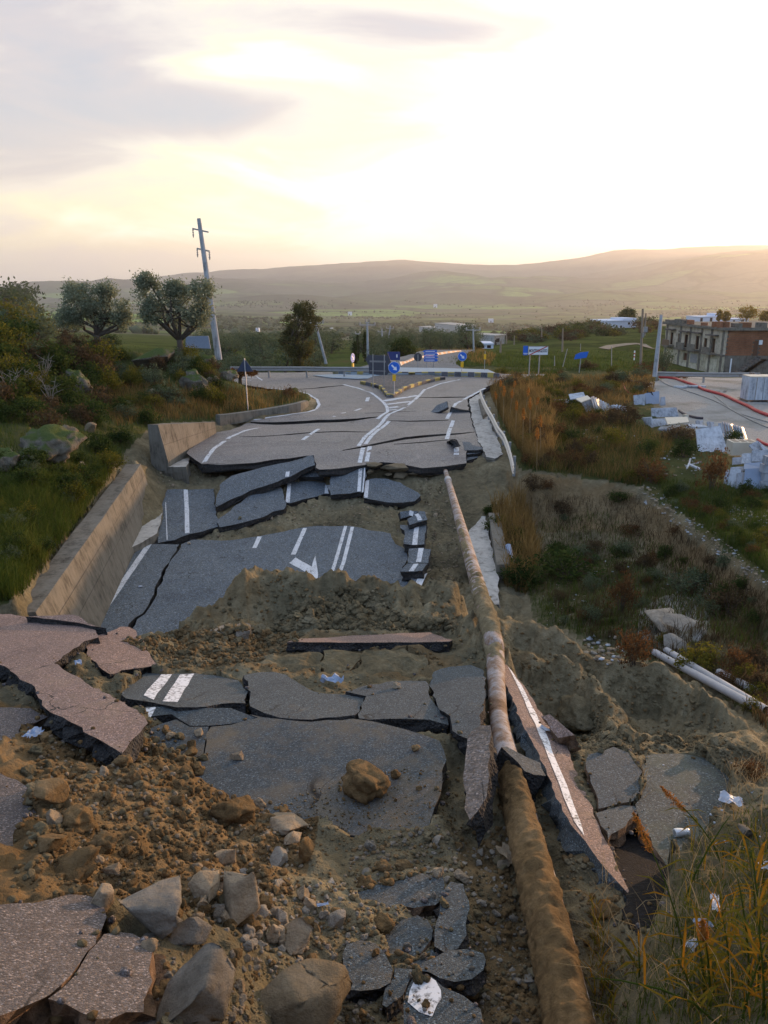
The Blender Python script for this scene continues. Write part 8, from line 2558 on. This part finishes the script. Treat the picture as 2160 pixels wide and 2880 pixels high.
for lab, quad, ln, th, m, z0 in (
  ('pale marble slab standing at the left front of the nearest stack', [(1362, 608), (1385, 606), (1380, 722), (1345, 722)], .3, .06, MARBLEGREY, 0), ('second pale marble slab at the front of the nearest stack', [(1392, 608), (1472, 602), (1435, 732), (1368, 724)], .3, .06, MARBLE, 0),
  ('brown-grey marble slab between the pale and the blue ones of the nearest stack', [(1450, 628), (1505, 622), (1492, 735), (1432, 738)], .3, .06, MARBLEGREY, 0), ('large blue-grey marble slab at the front of the nearest stack', [(1500, 600), (1645, 592), (1615, 748), (1478, 742)], .35, .06, MARBLEBLUE, 0),
  ('pale marble slab just behind the front row of the nearest stack', [(1400, 588), (1485, 582), (1480, 650), (1395, 655)], .2, .06, MARBLE, .25), ('deep blue marble slab lying across the nearest stack', [(1492, 562), (1665, 546), (1665, 604), (1488, 602)], .3, .08, MARBLEBLUE, .55),
  ('whitish marble slab in the middle of the nearest stack', [(1480, 492), (1602, 482), (1602, 552), (1476, 562)], .3, .06, MARBLE, .45), ('small pale marble slab at the left back of the nearest stack', [(1412, 520), (1472, 516), (1476, 566), (1412, 570)], .2, .06, MARBLEGREY, .2),
  ('pale marble slab at the right back of the nearest stack', [(1548, 470), (1668, 466), (1668, 548), (1546, 548)], .3, .06, MARBLEGREY, .5), ('grey marble slab fanned out on top of the nearest stack', [(1525, 432), (1585, 400), (1640, 462), (1560, 470)], .3, .05, MARBLEGREY, .55),
  ('second grey slab fanned out on top of the nearest stack', [(1590, 402), (1612, 420), (1668, 470), (1630, 472)], .3, .05, MARBLE, .55)):
 plate(lab, quad, ln, th, m, z0)
P = at_z(*d8(1490, 505), .2)
bx_ = thing('stone_crate', 'buff hollow block behind the nearest marble stack', 'block', P)
MB().box((0, .3, .25), (.95, .6, .5)).build('block_body', [MARBLEBUFF], bx_)
for k in (-1, 0, 1):
 MB().box((k * .29, .3, .49), (.2, .42, .04)).build('hollow', [STONEGREY], bx_)
P = at_z(*d8(1640, 755), 0)
bx_ = thing('block_stack', 'stack of grey concrete blocks at the right edge, beside the nearest marble stack', 'block stack', P)
for k in range(4):
 for j in range(3):
  MB().box((.1 + j * .42 + (k % 2) * .06, .25, .14 + k * .28), (.40, .3, .265)).build('block', [MARBLEGREY], bx_)
# wrapped white boxes on a pallet
P = at_z(*d8(1515, 133), 0)
pa = thing('pallet', 'wooden pallet under the wrapped white boxes', 'pallet', P)
for k in range(5):
 MB().box((1.2, .2 + k * .22, .12), (2.6, .1, .025)).build('plank', [WOODPOLE], pa)
for k in range(3):
 MB().box((.1 + k * 1.1, .64, .05), (.1, 1.1, .09)).build('bearer', [WOODPOLE], pa)
for k in range(3):
 b_ = thing('white_box', 'white wrapped box on the pallet in the yard, ' + ('left', 'middle', 'right')[k] + ' of three', 'box', P + Vector((.42 + k * .82, .62, .135)), 0, 'wrapped boxes in the yard')
 MB().box((0, 0, .62), (.79, 1.0, 1.24)).build('box_body', [MARBLE], b_)
 MB().box((0, 0, 1.265), (.8, 1.01, .045)).build('lid', [MARBLEBUFF], b_)
 MB().box((0, -.503, .62), (.05, .008, 1.22)).build('strap', [GREYHOSE], b_)
# star of dropped planks and other bits
c_ = at_ground(*d8(1090, 605))
for k, (x, y) in enumerate(((1100, 562), (1172, 590), (1170, 650), (1075, 648))):
 e = at_ground(*d8(x, y))
 o = MB().prism([c_ + Vector((0, 0, .10 + .03 * k)), e + Vector((0, 0, .14 + .03 * k)), e + Vector((0, 0, .19 + .03 * k)), c_ + Vector((0, 0, .15 + .03 * k))], (.10, .10, 0)).build('plank', [MARBLE])
 fix_normals(o.data)
 prop(o, 'thin white plank of the dropped star, ' + ('pointing up', 'pointing right', 'pointing down right', 'pointing down left')[k], 'plank', 'white planks dropped like a star')
for k, (x0, x1, y) in enumerate(((875, 980, 708), (960, 1040, 702), (1030, 1140, 704))):
 a, b = at_z(*d5(x0, y), .05), at_z(*d5(x1, y - 6), .12)
 o = MB().box((a + b) / 2, ((b - a).length, .35, .1), math.atan2(b.y - a.y, b.x - a.x)).build('white_board', [MARBLE])
 prop(o, 'white board lying under the red hose in the yard, ' + ('left', 'middle', 'right')[k], 'board', 'white boards in the yard')
for k, (x, y, w) in enumerate(((1240, 748, 50), (1300, 742, 40))):
 put_rock('small grey stone pile in the yard below the red hose, ' + ('left', 'right')[k], *d5(x, y), w / 2.6, 9, 'a', k, STONEGREY, 'stone', 'rock')

def hose(label, f, pts, r, m, z=0.0, ribs=False, name='hose', cat='hose'):
 P = []
 for x, y in pts:
  p = at_ground(*f(x, y))
  P.append(Vector((p.x, p.y, gzf(p.x, p.y) + r)))
 v, fc = pipe_seg(P, [r] * len(P), 8, sub=10)
 if ribs:
  v, fc = pipe_seg(P, [r] * len(P), 8, .014, .07, sub=24)
 o = obj(name, mesh(name, v, fc, [m], None, True))
 return prop(o, label, cat)

hose('thick red corrugated hose snaking across the gravel yard', d5, ((752, 632), (870, 642), (960, 672), (1060, 706), (1130, 740), (1280, 782), (1390, 832), (1500, 882), (1560, 916), (1668, 958)), .085, REDHOSE, ribs=True)
hose('dark hose lying in the rusty weeds left of the yard', d5, ((320, 630), (400, 640), (490, 655), (600, 678), (690, 692)), .05, BLACKHOSE)
hose('thin red hose looping down through the rusty weeds', d5, ((452, 680), (470, 730), (505, 760), (560, 775)), .035, REDHOSE)
hose('thin pale hose curling from the end of the dark hose', d5, ((615, 760), (630, 728), (665, 708), (700, 698)), .035, MARBLEBUFF)
hose('long grey hose across the yard, below the red one', d5, ((750, 642), (820, 690), (950, 732), (1100, 782), (1250, 842), (1400, 925), (1530, 992), (1660, 1050)), .03, GREYHOSE)
hose('second grey hose that joins the long grey one in the yard', d5, ((1210, 782), (1300, 852), (1370, 908), (1480, 950), (1600, 985), (1668, 1005)), .028, GREYHOSE)
hose('red hose end at the right edge above the nearest marble stack', d8, ((1585, 402), (1620, 425), (1668, 445)), .06, REDHOSE)
hose('dark red pipe lying behind the middle marble pile', d8, ((1030, 195), (1080, 225), (1150, 245), (1200, 250)), .06, BLACKHOSE)

# ------------------------------------------------------------------ litter
P = P15.hit(*d3(1158, 822))
cn = thing('drink_can', 'crumpled white drinks can lying on the mossy grey slab', 'can', P + Vector((0, 0, .035)), R(8))
v, f = [], []
prof = [(-.058, .026), (-.056, .031), (-.05, .033), (-.02, .033), (.01, .030), (.035, .024), (.05, .031), (.057, .027)]
for i, (x, r_c) in enumerate(prof):
 for k in range(16):
  th = 2 * PI * k / 16
  dent = 1 - .35 * max(0, math.sin(th)) * math.exp(-((x - .035) / .016) ** 2)
  v.append(Vector((x, r_c * math.cos(th) * dent, r_c * math.sin(th) * dent)))
for i in range(len(prof) - 1):
 for k in range(16):
  f.append((i * 16 + k, i * 16 + (k + 1) % 16, (i + 1) * 16 + (k + 1) % 16, (i + 1) * 16 + k))
f += [tuple(range(16))[::-1], tuple(7 * 16 + k for k in range(16))]
o = obj('can_body', mesh('can_body', v, f, [CAN], None, True), (0, 0, 0), cn)
o = MB().tube([(-.0585, 0, 0), (-.0575, 0, 0)], [.024, .026], 16).build('open_end', [STEELDULL], cn)

def scrap(label, px, py, w, h, m, pl=None, seed=0, name='litter_scrap', lift=.02):
 """a crumpled thin sheet with its own folds"""
 P = pl.hit(px, py) if pl else at_ground(px, py)
 d = P - EYE
 s = (d.y * CP - d.z * SP) / F
 W_, H_ = w * s, h * s * 1.5
 n = 7
 vs = [Vector(((i / n - .5) * W_ * (1 + .3 * mnoise.noise(Vector((j * .9, seed, 1)))), (j / n - .5) * H_ * (1 + .3 * mnoise.noise(Vector((i * .9, seed, 3)))), lift + min(W_, .25) * .35 * mnoise.noise(Vector((i * .55, j * .55, seed * 3.1))))) for j in range(n + 1) for i in range(n + 1)]
 fs = [(j * (n + 1) + i, j * (n + 1) + i + 1, (j + 1) * (n + 1) + i + 1, (j + 1) * (n + 1) + i) for j in range(n) for i in range(n)]
 o = obj(name, mesh(name, vs, fs, [m]), P + Vector((0, 0, lift)), None, (0, 0, seed))
 return prop(o, label, 'litter')

scrap('pale blue plastic scrap at the left, beneath the tongue slab', *e4(325, 125), 50, 26, BLUEBAG, None, 1, lift=.05)
scrap('small bluish scrap in the dark gap between the two reddish slabs', *c7(460, 372), 26, 12, BLUEBAG, None, 2, lift=.04)
scrap('blue and white torn bag behind the humped slab', *d1(520, 405), 60, 22, BLUEBAG, None, 3, lift=.06)
scrap('white scrap lying on the narrow white-lined slab', *d3(380, 215), 14, 26, LITTER, P13, 4, lift=.012)
scrap('small blue and white wrapper in the pit rubble', *d2(568, 582), 12, 22, BLUEBAG, None, 5, lift=.03)
scrap('white and blue wrapper in the lower right grass, upper one', *d3(1345, 1275), 22, 40, LITTER, None, 6, lift=.04)
scrap('white crumpled tissue in the lower right grass', *d3(1215, 1500), 45, 16, LITTER, None, 7, lift=.03)
scrap('bluish wrapper in the lower right grass, middle one', *d3(1275, 1395), 34, 30, BLUEBAG, None, 8, lift=.04)
scrap('broken white plastic sheet at the right, beyond the can', *d3(1440, 650), 60, 30, LITTER, None, 9, lift=.03)
scrap('small white plastic sheet above the broken one at the right', *d3(1405, 570), 30, 16, LITTER, None, 10, lift=.03)
scrap('white plastic bag at the right edge in the grass', *d3(1640, 1060), 30, 26, LITTER, None, 11, lift=.04)
scrap('tiny white scrap on the left strip of the sunken slab', *c4(820, 1142), 12, 6, LITTER, SUNK, 12, lift=.01)
scrap('flaking white scrap stuck to the left side of the mud pipe', *d3(155, 985), 34, 50, STONE, None, 13, lift=.05)
scrap('blue glove-like scrap on the face of the retaining wall', *c4(400, 1228), 12, 10, BLUEBAG, None, 14, lift=.02) if False else None

# ------------------------------------------------------------------ plants
SH = {}
for key, m, kw in (('dark', L_DARK, dict(n=1500, leaf=.10, ncl=30)), ('yellow', L_YELLOW, dict(n=1300, leaf=.09, ncl=28)), ('rust', L_RUST, dict(n=1200, leaf=.08, ncl=34, up=.8)), ('brown', L_BROWN, dict(n=1100, leaf=.10, ncl=34, up=.9)), ('olive', L_GROVE, dict(n=1300, leaf=.09, ncl=30, up=.5))):
 SH[key] = [shrub_mesh(700 + s + 10 * len(SH), m, 1.0, 1.15, **kw) for s in range(3)]

def shrub_at(label, key, px, py, w, h, rg_, group=None, name='shrub', cat='shrub'):
 """px, py: the pixel at its base; w, h: its size in pixels"""
 P = at_ground(px, py)
 if math.isnan(P.x):
  return
 d = P - EYE
 s = (d.y * CP - d.z * SP) / F
 lm, sm = SH[key][rg_.randrange(3)]
 return make_shrub(label, cat, lm, sm, P - Vector((0, 0, .03)), (w * s / 1.15, w * s / 1.15, h * s), rg_.uniform(0, 6.28), group, name)

rv = random.Random(5)
# single bushes one can point to
for lab, key, px, py, w, h in (
  ('dark brown twiggy bush between the leftmost marble pile and the middle one', 'brown', *d8(640, 285), 80, 62), ('rust-red bush left of the nearest marble stack', 'rust', *d8(1260, 745), 80, 110), ('brown and yellow bush on the lip of the bank above the scar', 'rust', *d8(830, 690), 92, 70),
  ('bright yellow-green tuft left of the bush on the lip of the bank', 'yellow', *d8(705, 695), 52, 40), ('dark green bush in front of the middle marble pile', 'dark', *d8(800, 520), 56, 60), ('wide dark green bush left of the biggest marble slab', 'dark', *d8(1060, 520), 70, 56), ('bare brown bush in front of the middle marble pile', 'brown', *d8(1020, 395), 90, 44),
  ('dark green bush between the biggest slab and the curved stack', 'dark', *d8(1400, 440), 44, 50), ('rust-red bush in the middle of the weedy pit', 'rust', *c6(860, 905), 80, 120), ('rust-red bush behind the dip of the right earth ridge', 'rust', *c6(925, 1185), 92, 118), ('yellow and rust bush behind the white plastic pipes', 'yellow', *c6(1290, 1240), 120, 90), ('rust bush at the right edge behind the short white pipe', 'rust', *c6(1500, 1240), 90, 80),
  ('dark green bush at the foot of the scar, right of the gutter channel', 'dark', *c6(560, 740), 150, 90), ('dark bush left of the rust-red one in the pit', 'dark', *c6(330, 760), 110, 80), ('olive-green bush under the lip of the bank', 'olive', *c6(1240, 800), 110, 70), ('brown bush on the dark face of the bank at the right', 'brown', *c6(1450, 930), 120, 90),
  ('small green weed on the earth ridge behind the outcrop', 'yellow', *c6(1090, 1080), 40, 34), ('yellow-green shrub below the rusty rock column on the left bank', 'yellow', *c1(670, 1270), 92, 70), ('small shrub with rust tips on the grassy bank near the road', 'rust', *c2(400, 660), 40, 34), ('dry plant standing on the traffic island', 'brown', *c2(1168, 572), 22, 20), ('small weed at the kerb of the traffic island', 'yellow', *c2(1090, 612), 16, 14),
  ('rusty bush at the right behind the guardrail below the building', 'rust', *d5(1545, 690), 46, 36), ('leafy bush growing at the left corner of the unfinished building', 'olive', *d5(790, 590), 44, 74), ('orange-brown bush at the foot of the concrete post', 'rust', *d5(640, 600), 70, 40), ('brown bush behind the askew blue sign', 'brown', *d7(840, 605), 50, 26), ('rusty bush at the left end of the guardrail below the building', 'rust', *d5(900, 640), 60, 26),
  ('rust bush at the right edge above the mossy grey slab', 'rust', *d3(1560, 470), 70, 60)):
 shrub_at(lab, key, px, py, w, h, rv)
# thicket on the left bank, by kind
TH = (([(-40, 900), (80, 900), (120, 960), (110, 1030), (-40, 1040)], 28, (80, 140), ('dark', 'olive', 'brown', 'yellow'), 'high at the left edge'),
      ([(110, 965), (330, 970), (360, 1010), (150, 1040)], 22, (26, 50), ('brown', 'olive', 'dark'), 'under the olive trees'),
      ([(-40, 1000), (260, 1000), (330, 1080), (330, 1180), (260, 1200), (-40, 1220)], 46, (56, 100), ('dark', 'dark', 'dark', 'yellow', 'brown'), 'in the thicket on the left bank'),
      ([(260, 960), (640, 990), (680, 1060), (640, 1130), (420, 1160), (330, 1180), (300, 1060)], 50, (30, 62), ('yellow', 'olive', 'brown', 'dark'), 'between the rocks of the left bank'),
      ([(-40, 1280), (330, 1230), (380, 1200), (430, 1190), (340, 1290), (240, 1430), (60, 1650), (-40, 1680)], 44, (36, 80), ('dark', 'dark', 'yellow', 'olive'), 'on the slope behind the retaining wall'),
      ([(1440, 1180), (1560, 1130), (1700, 1150), (1740, 1300), (1640, 1335), (1470, 1310)], 60, (26, 60), ('yellow', 'rust', 'rust', 'brown', 'dark'), 'on the slope between the guardrail and the marble'),
      ([(1400, 1060), (1560, 1050), (1820, 1055), (1820, 1110), (1640, 1140), (1420, 1100)], 44, (20, 46), ('rust', 'brown', 'yellow', 'olive'), 'on the rough ground before the yard'),
      ([(1480, 1360), (1800, 1400), (2120, 1660), (2160, 1800), (1960, 1720), (1800, 1740), (1640, 1780), (1460, 1680), (1440, 1500)], 55, (22, 56), ('dark', 'brown', 'olive', 'rust', 'brown'), 'in the weedy pit'),
      ([(1820, 1340), (2000, 1400), (2160, 1380), (2160, 1600), (2000, 1480), (1880, 1420)], 40, (22, 50), ('dark', 'yellow', 'rust', 'olive'), 'on the ground above the lip of the bank'),
      ([(1960, 1860), (2160, 1860), (2160, 2060), (2060, 1980)], 14, (36, 70), ('rust', 'yellow', 'brown'), 'right of the white plastic pipes'),
      ([(1370, 1440), (1450, 1440), (1480, 1640), (1420, 1660)], 12, (30, 60), ('yellow', 'dark'), 'beside the gutter channel'))
KW = {'dark': 'dark green', 'yellow': 'yellow-green', 'rust': 'rust-brown', 'brown': 'dry brown', 'olive': 'grey-green'}
SN = {'dark': 'green_shrub', 'yellow': 'yellow_shrub', 'rust': 'rust_shrub', 'brown': 'dry_shrub', 'olive': 'grey_shrub'}
for poly, n, sz, keys, where in TH:
 sets = {}
 r = np.random.default_rng(int(poly[0][1]) + n)
 q = sample(poly, n, r)
 q = q[np.argsort(q[:, 1])]
 for px, py in q:
  k = keys[int(r.integers(len(keys)))]
  w = r.uniform(*sz)
  o = shrub_at(KW[k] + ' shrub ' + where, k, px, py, w, w * r.uniform(.6, 1.0), rv, KW[k] + ' shrubs ' + where, SN[k])
  if o:
   sets.setdefault(k, []).append((px, o))
 for k, so_ in sets.items():      # the few of a colour are told apart by their order
  so_.sort(key=lambda a: a[0])
  if 1 < len(so_) <= 12:
   for i, (_, o) in enumerate(so_):
    o['label'] = ORD[i] + ' ' + KW[k] + ' shrub from the left ' + where
  elif len(so_) == 1:
   so_[0][1]['label'] = 'only ' + KW[k] + ' shrub ' + where
# bare pale twigs in front of the thicket
for k, (x, y, w, h) in enumerate(((60, 1330, 90, 70), (200, 1300, 70, 60), (330, 1345, 70, 60), (120, 1200, 60, 60), (290, 1210, 60, 60))):
 P = at_ground(*c1(x, y))
 s = P.y / F
 mb = MB()
 rt = random.Random(k)
 for j in range(9):
  a = rt.uniform(0, 6.28)
  e = Vector((math.cos(a) * w * s * .6 * rt.uniform(.5, 1), -abs(math.sin(a)) * w * s * .4, h * s * rt.uniform(.6, 1.4)))
  mid = e * .5 + Vector((rt.uniform(-.1, .1), 0, .12))
  mb.tube([(0, 0, 0), mid, e], [.02, .014, .005], 4, 0, False)
  for _ in range(3):
   p0 = mid.lerp(e, rt.uniform(.1, .8))
   mb.tube([p0, p0 + Vector((rt.uniform(-.35, .35), rt.uniform(-.2, .1), rt.uniform(-.05, .3)))], [.01, .003], 4, 0, False)
 o = mb.build('bare_bush', [TWIG], None, P)
 prop(o, 'pale leafless bush in front of the left thicket, ' + ('lowest left', 'in the middle, low', 'beside the rock column', 'higher, at the left', 'higher, by the yellow-green shrub')[k], 'bush', 'leafless bushes on the left bank')

def blades(name, label, P, Lh, Wd, m, seed, lean=.35, bend=.5, kind='stuff', up=None):
 """grass as narrow bent strips; P = roots, Lh = lengths"""
 r = np.random.default_rng(seed)
 n = len(P)
 a = r.uniform(0, 2 * PI, n)
 d = np.stack([np.cos(a), np.sin(a), np.zeros(n)], 1)
 sd = np.stack([-np.sin(a), np.cos(a), np.zeros(n)], 1)
 # turn some strips towards any side
 b = r.uniform(0, 2 * PI, n)
 sd = np.stack([np.cos(b), np.sin(b), np.zeros(n)], 1)
 Lh = Lh[:, None]
 l0, l1 = lean * r.uniform(0, 1, (n, 1)), bend * r.uniform(.2, 1, (n, 1))
 z = np.array([0, 0, 1.0])
 p0 = P - z * .03
 p1 = P + Lh * .5 * (z + d * l0)
 p2 = P + Lh * (z * (1 - .25 * l1) + d * (l0 + l1 * .6))
 w = Wd * r.uniform(.6, 1.3, (n, 1))
 V = np.concatenate([p0 - sd * w * .5, p0 + sd * w * .5, p1 - sd * w * .42, p1 + sd * w * .42, p2])
 i = np.arange(n)
 T = np.concatenate([np.stack([i, i + n, i + 3 * n], 1), np.stack([i, i + 3 * n, i + 2 * n], 1), np.stack([i + 2 * n, i + 3 * n, i + 4 * n], 1)])
 o = obj(name, fast_mesh(name, V, T, [m]))
 return prop(o, label, None, None, kind)

def grass(name, label, poly, n, hh, m, seed, wd=.012, lean=.35, bend=.5, clump=0):
 r = np.random.default_rng(seed)
 q = sample(poly, n if not clump else max(1, n // clump), r)
 P = hit_ground(q[:, 0], q[:, 1])
 P = P[~np.isnan(P[:, 0])]
 if clump:
  P = np.repeat(P, clump, 0) + r.normal(size=(len(P) * clump, 3)) * np.array([.10, .10, 0])
  P[:, 2] = ground_z(P[:, 0], P[:, 1])
 Lh = hh[0] + (hh[1] - hh[0]) * r.random(len(P)) ** 1.5
 wd_ = np.maximum(wd, P[:, 1] * .00045)[:, None]
 return blades(name, label, P, Lh, wd_, m, seed, lean, bend)

BANK = [(-60, 960), (300, 950), (640, 1000), (690, 1060), (860, 1105), (868, 1125), (640, 1185), (430, 1190), (330, 1290), (240, 1430), (30, 1690), (-60, 1720)]
grass('grass', 'green grass over the left bank', BANK, 15000, (.12, .45), G_GREEN, 1, .012, .3, .6)
grass('dry_grass', 'dry grass over the left bank', [(330, 1080), (600, 1090), (860, 1110), (860, 1125), (640, 1180), (430, 1185), (330, 1200), (280, 1150)], 6000, (.2, .6), G_DRY, 2, .012)
grass('grass', 'long green grass behind the retaining wall', [(-60, 1380), (240, 1330), (330, 1270), (350, 1290), (240, 1450), (60, 1680), (-60, 1710)], 7000, (.25, .7), G_GREEN, 3, .014, .4, .9)
grass('dry_grass', 'tall orange grass behind the guardrail', [(1368, 1088), (1420, 1070), (1500, 1085), (1560, 1160), (1560, 1290), (1490, 1310), (1440, 1240), (1400, 1160)], 9000, (.35, .95), G_DRY, 4, .013, .3, .35)
grass('dry_grass', 'rusty grass over the rough ground before the yard', [(1400, 1050), (1620, 1060), (1840, 1050), (1840, 1120), (1720, 1150), (1540, 1150), (1420, 1090)], 9000, (.15, .45), G_DRY, 5, .012)
grass('grass', 'green grass round the town sign', [(1390, 1040), (1560, 1045), (1640, 1075), (1560, 1110), (1440, 1085)], 5000, (.12, .3), G_GREEN, 6, .012)
grass('grass', 'green and yellow grass on the slope by the marble', [(1460, 1150), (1700, 1150), (1900, 1250), (1800, 1370), (1640, 1340), (1480, 1320)], 8000, (.12, .45), G_GREEN, 7, .012, .3, .6)
grass('dry_grass', 'dry grass on the slope by the marble', [(1460, 1150), (1700, 1150), (1900, 1250), (1800, 1370), (1640, 1340), (1480, 1320)], 7000, (.2, .6), G_DRY, 8, .012)
grass('grass', 'grass above the lip of the bank', [(1840, 1350), (2160, 1360), (2160, 1620), (2000, 1500), (1880, 1420)], 7000, (.1, .3), G_GREEN, 9, .012)
grass('grass', 'weeds in the pit', [(1480, 1480), (1700, 1440), (2100, 1680), (2160, 1860), (1960, 1760), (1800, 1780), (1660, 1800), (1520, 1740), (1450, 1620)], 6000, (.1, .35), G_GREEN, 10, .014, .5, .8)
grass('dry_grass', 'dry weeds in the pit', [(1440, 1400), (1800, 1400), (2160, 1700), (2160, 2060), (1960, 1900), (1660, 1800), (1460, 1640)], 7000, (.12, .4), L_BROWN, 11, .014, .5, .6)
grass('dry_grass', 'reedy grass beside the gutter channel', [(1380, 1430), (1470, 1400), (1520, 1560), (1480, 1680), (1420, 1650)], 2400, (.3, 1.0), G_DRY, 12, .02, .35, .4)
grass('grass', 'green field beyond the yard', [(1130, 995), (1400, 990), (1840, 985), (1840, 1046), (1500, 1046), (1380, 1030), (1150, 1030)], 8000, (.15, .4), G_GREEN, 13, .02)
grass('dry_grass', 'dry roadside grass beyond the roundabout', [(1060, 985), (1340, 975), (1400, 1000), (1380, 1030), (1240, 1000), (1100, 1010)], 2500, (.2, .5), G_DRY, 14, .02)
# the same ground goes on beside the picture
grass('dry_grass', 'dry grass on the bank to the right of the broken ground', [(2160, 1500), (3600, 1500), (3600, 2900), (2160, 2900), (2160, 2200)], 5000, (.1, .4), G_DRY, 30, .01)
grass('grass', 'green grass on the bank to the right of the broken ground', [(2160, 1500), (3600, 1500), (3600, 2900), (2160, 2900), (2160, 2200)], 5000, (.08, .3), G_GREEN, 31, .01)
grass('grass', 'green grass on the bank to the left of the broken ground', [(-1400, 1150), (-40, 1150), (-40, 1750), (-320, 1760), (-1400, 2000)], 6000, (.12, .45), G_GREEN, 32, .012)
# lower right: long coloured grass near the camera
grass('grass', 'long grass at the lower right corner', [(1880, 2420), (2010, 2330), (2160, 2260), (2240, 2300), (2240, 2900), (1900, 2900), (1960, 2650)], 260, (.12, .34), G_REED, 15, .007, .6, .9, 5)
grass('grass', 'fine green grass at the lower right corner', [(1800, 2480), (2160, 2240), (2240, 2300), (2240, 2900), (1760, 2900), (1850, 2700)], 2000, (.05, .16), G_GREEN, 16, .005, .7, .9, 6)
grass('dry_grass', 'dead straw at the lower right', [(1650, 2500), (1900, 2420), (2160, 2160), (2160, 2880), (1680, 2880)], 380, (.1, .35), G_STRAW, 17, .004, 1.2, .8)
grass('dry_grass', 'dry wisps on the mossy slab edge', [(1760, 2130), (1830, 2150), (1840, 2260), (2000, 2180), (2160, 2120), (2160, 2200), (1900, 2300), (1800, 2280)], 700, (.05, .2), G_STRAW, 18, .004, .9, .8)
grass('grass', 'sparse green sprigs along the near pipe', [(1660, 2500), (1700, 2600), (1730, 2880), (1670, 2880)], 160, (.08, .25), G_REED, 19, .006, .8, .9)

def reed(label, base, tip, Yb, dy, lv, plume, seed):
 """one reed: a bent stem with long leaves and maybe a seed plume"""
 A = at_ground(*base)
 B = at_y(*tip, A.y + dy)
 root = thing('reed', label, 'reed', A, 0, 'reeds at the lower right')
 d = B - A
 rr = random.Random(seed)
 mid = d * .5 + Vector((0, 0, d.length * .10))
 MB().tube([(0, 0, -.05), d * .25 + Vector((0, 0, d.length * .07)), mid, d * .8 + Vector((0, 0, d.length * .06)), d], [.005, .0045, .004, .003, .0015], 6).build('stem', [G_GREEN], root)
 r = np.random.default_rng(seed)
 ps, dirs = [], []
 mb = MB()
 for k in range(lv):
  f = rr.uniform(.08, .78)
  p = d * f + Vector((0, 0, d.length * .10 * math.sin(PI * f)))
  a = rr.uniform(0, 6.28)
  ln = rr.uniform(.12, .26)
  o_ = Vector((math.cos(a), math.sin(a) * .7, rr.uniform(.2, .8))).normalized()
  s = o_.cross(Vector((0, 0, 1))).normalized() * .006
  p1, p2 = p + o_ * ln * .55, p + o_ * ln + Vector((0, 0, -ln * .25))
  mb.add([p - s * .6, p + s * .6, p1 + s, p1 - s, p2], [(0, 1, 2, 3), (3, 2, 4)])
 mb.build('leaf_blades', [G_REED], root)['kind'] = 'stuff'
 if plume:
  dd = (d - mid).normalized()
  cs = [d + dd * (t_ - .5) * plume + Vector(r.normal(size=3)) * .011 * math.sin(PI * min(1, .12 + t_ * .86)) for t_ in r.random(420)]
  obj('seed_plume', leaves('seed_plume', [list(c) for c in cs], .022, PLUME, seed, 0, .2, .22), (0, 0, 0), root)

reed('reed with an orange seed plume in front of the black bitumen slab', d3(1190, 1500), d3(935, 800), 0, .25, 9, .20, 1)
reed('reed with an orange seed plume over the mossy grey slab', d3(1420, 1000), d3(1110, 605), 0, .25, 8, .19, 2)
reed('bare bent reed stalk crossing the mossy grey slab', d3(1165, 1195), d3(1445, 700), 0, .2, 2, 0, 3)
reed('long straw-coloured reed lying low towards the pipe', d3(1420, 1890), d3(650, 1640), 0, .1, 6, 0, 4)
reed('reed with a fluffy pale tip in the middle of the lower right grass', d3(1330, 1800), d3(1290, 1370), 0, .05, 8, .10, 5)
for k, (x, y, tx, ty) in enumerate(sorted(((1300, 1750, 1250, 1400), (1450, 1780, 1400, 1300), (1560, 1700, 1480, 1050), (1620, 1600, 1560, 900), (1500, 1900, 1640, 1450), (1640, 1860, 1600, 1330), (1250, 1820, 1110, 1480), (920, 1640, 910, 1430), (1590, 1300, 1540, 880), (1640, 1100, 1590, 800)))):
 reed(ORD[k] + ' leafy green and orange reed from the left in the lower right grass', d3(x, y), d3(tx, ty), 0, .1, 12, 0, 20 + k)
# tall plumed reeds behind the guardrail
P0 = None
for k, (x, y, ty) in enumerate(sorted(((1400, 1180, 1105), (1415, 1200, 1090), (1432, 1190, 1100), (1450, 1230, 1130), (1470, 1270, 1150), (1490, 1250, 1120), (1510, 1330, 1200), (1440, 1140, 1075), (1475, 1180, 1095), (1500, 1200, 1120), (1520, 1290, 1170), (1405, 1140, 1072)))):
 A = at_ground(x, y)
 s = A.y / F
 h = (y - ty) * s
 root = thing('plumed_reed', ORD[k] + ' plumed dry reed from the left, behind the bent guardrail', 'reed', A, k, 'plumed reeds behind the guardrail')
 tip = Vector((random.uniform(-.2, .2), random.uniform(-.1, .1), h))
 MB().tube([(0, 0, -.05), tip * .5, tip], [.012, .01, .006], 5).build('stem', [G_STRAW], root)
 r = np.random.default_rng(k)
 t_ = r.random(160)
 cs = np.array(tip)[None, :] * (.78 + .26 * t_[:, None]) + r.normal(size=(160, 3)) * (.035 * np.sin(PI * (.1 + .85 * t_)))[:, None]
 obj('seed_plume', leaves('seed_plume', cs, .09, PLUME, k, 0, .5, .25), (0, 0, 0), root)
build_haze()
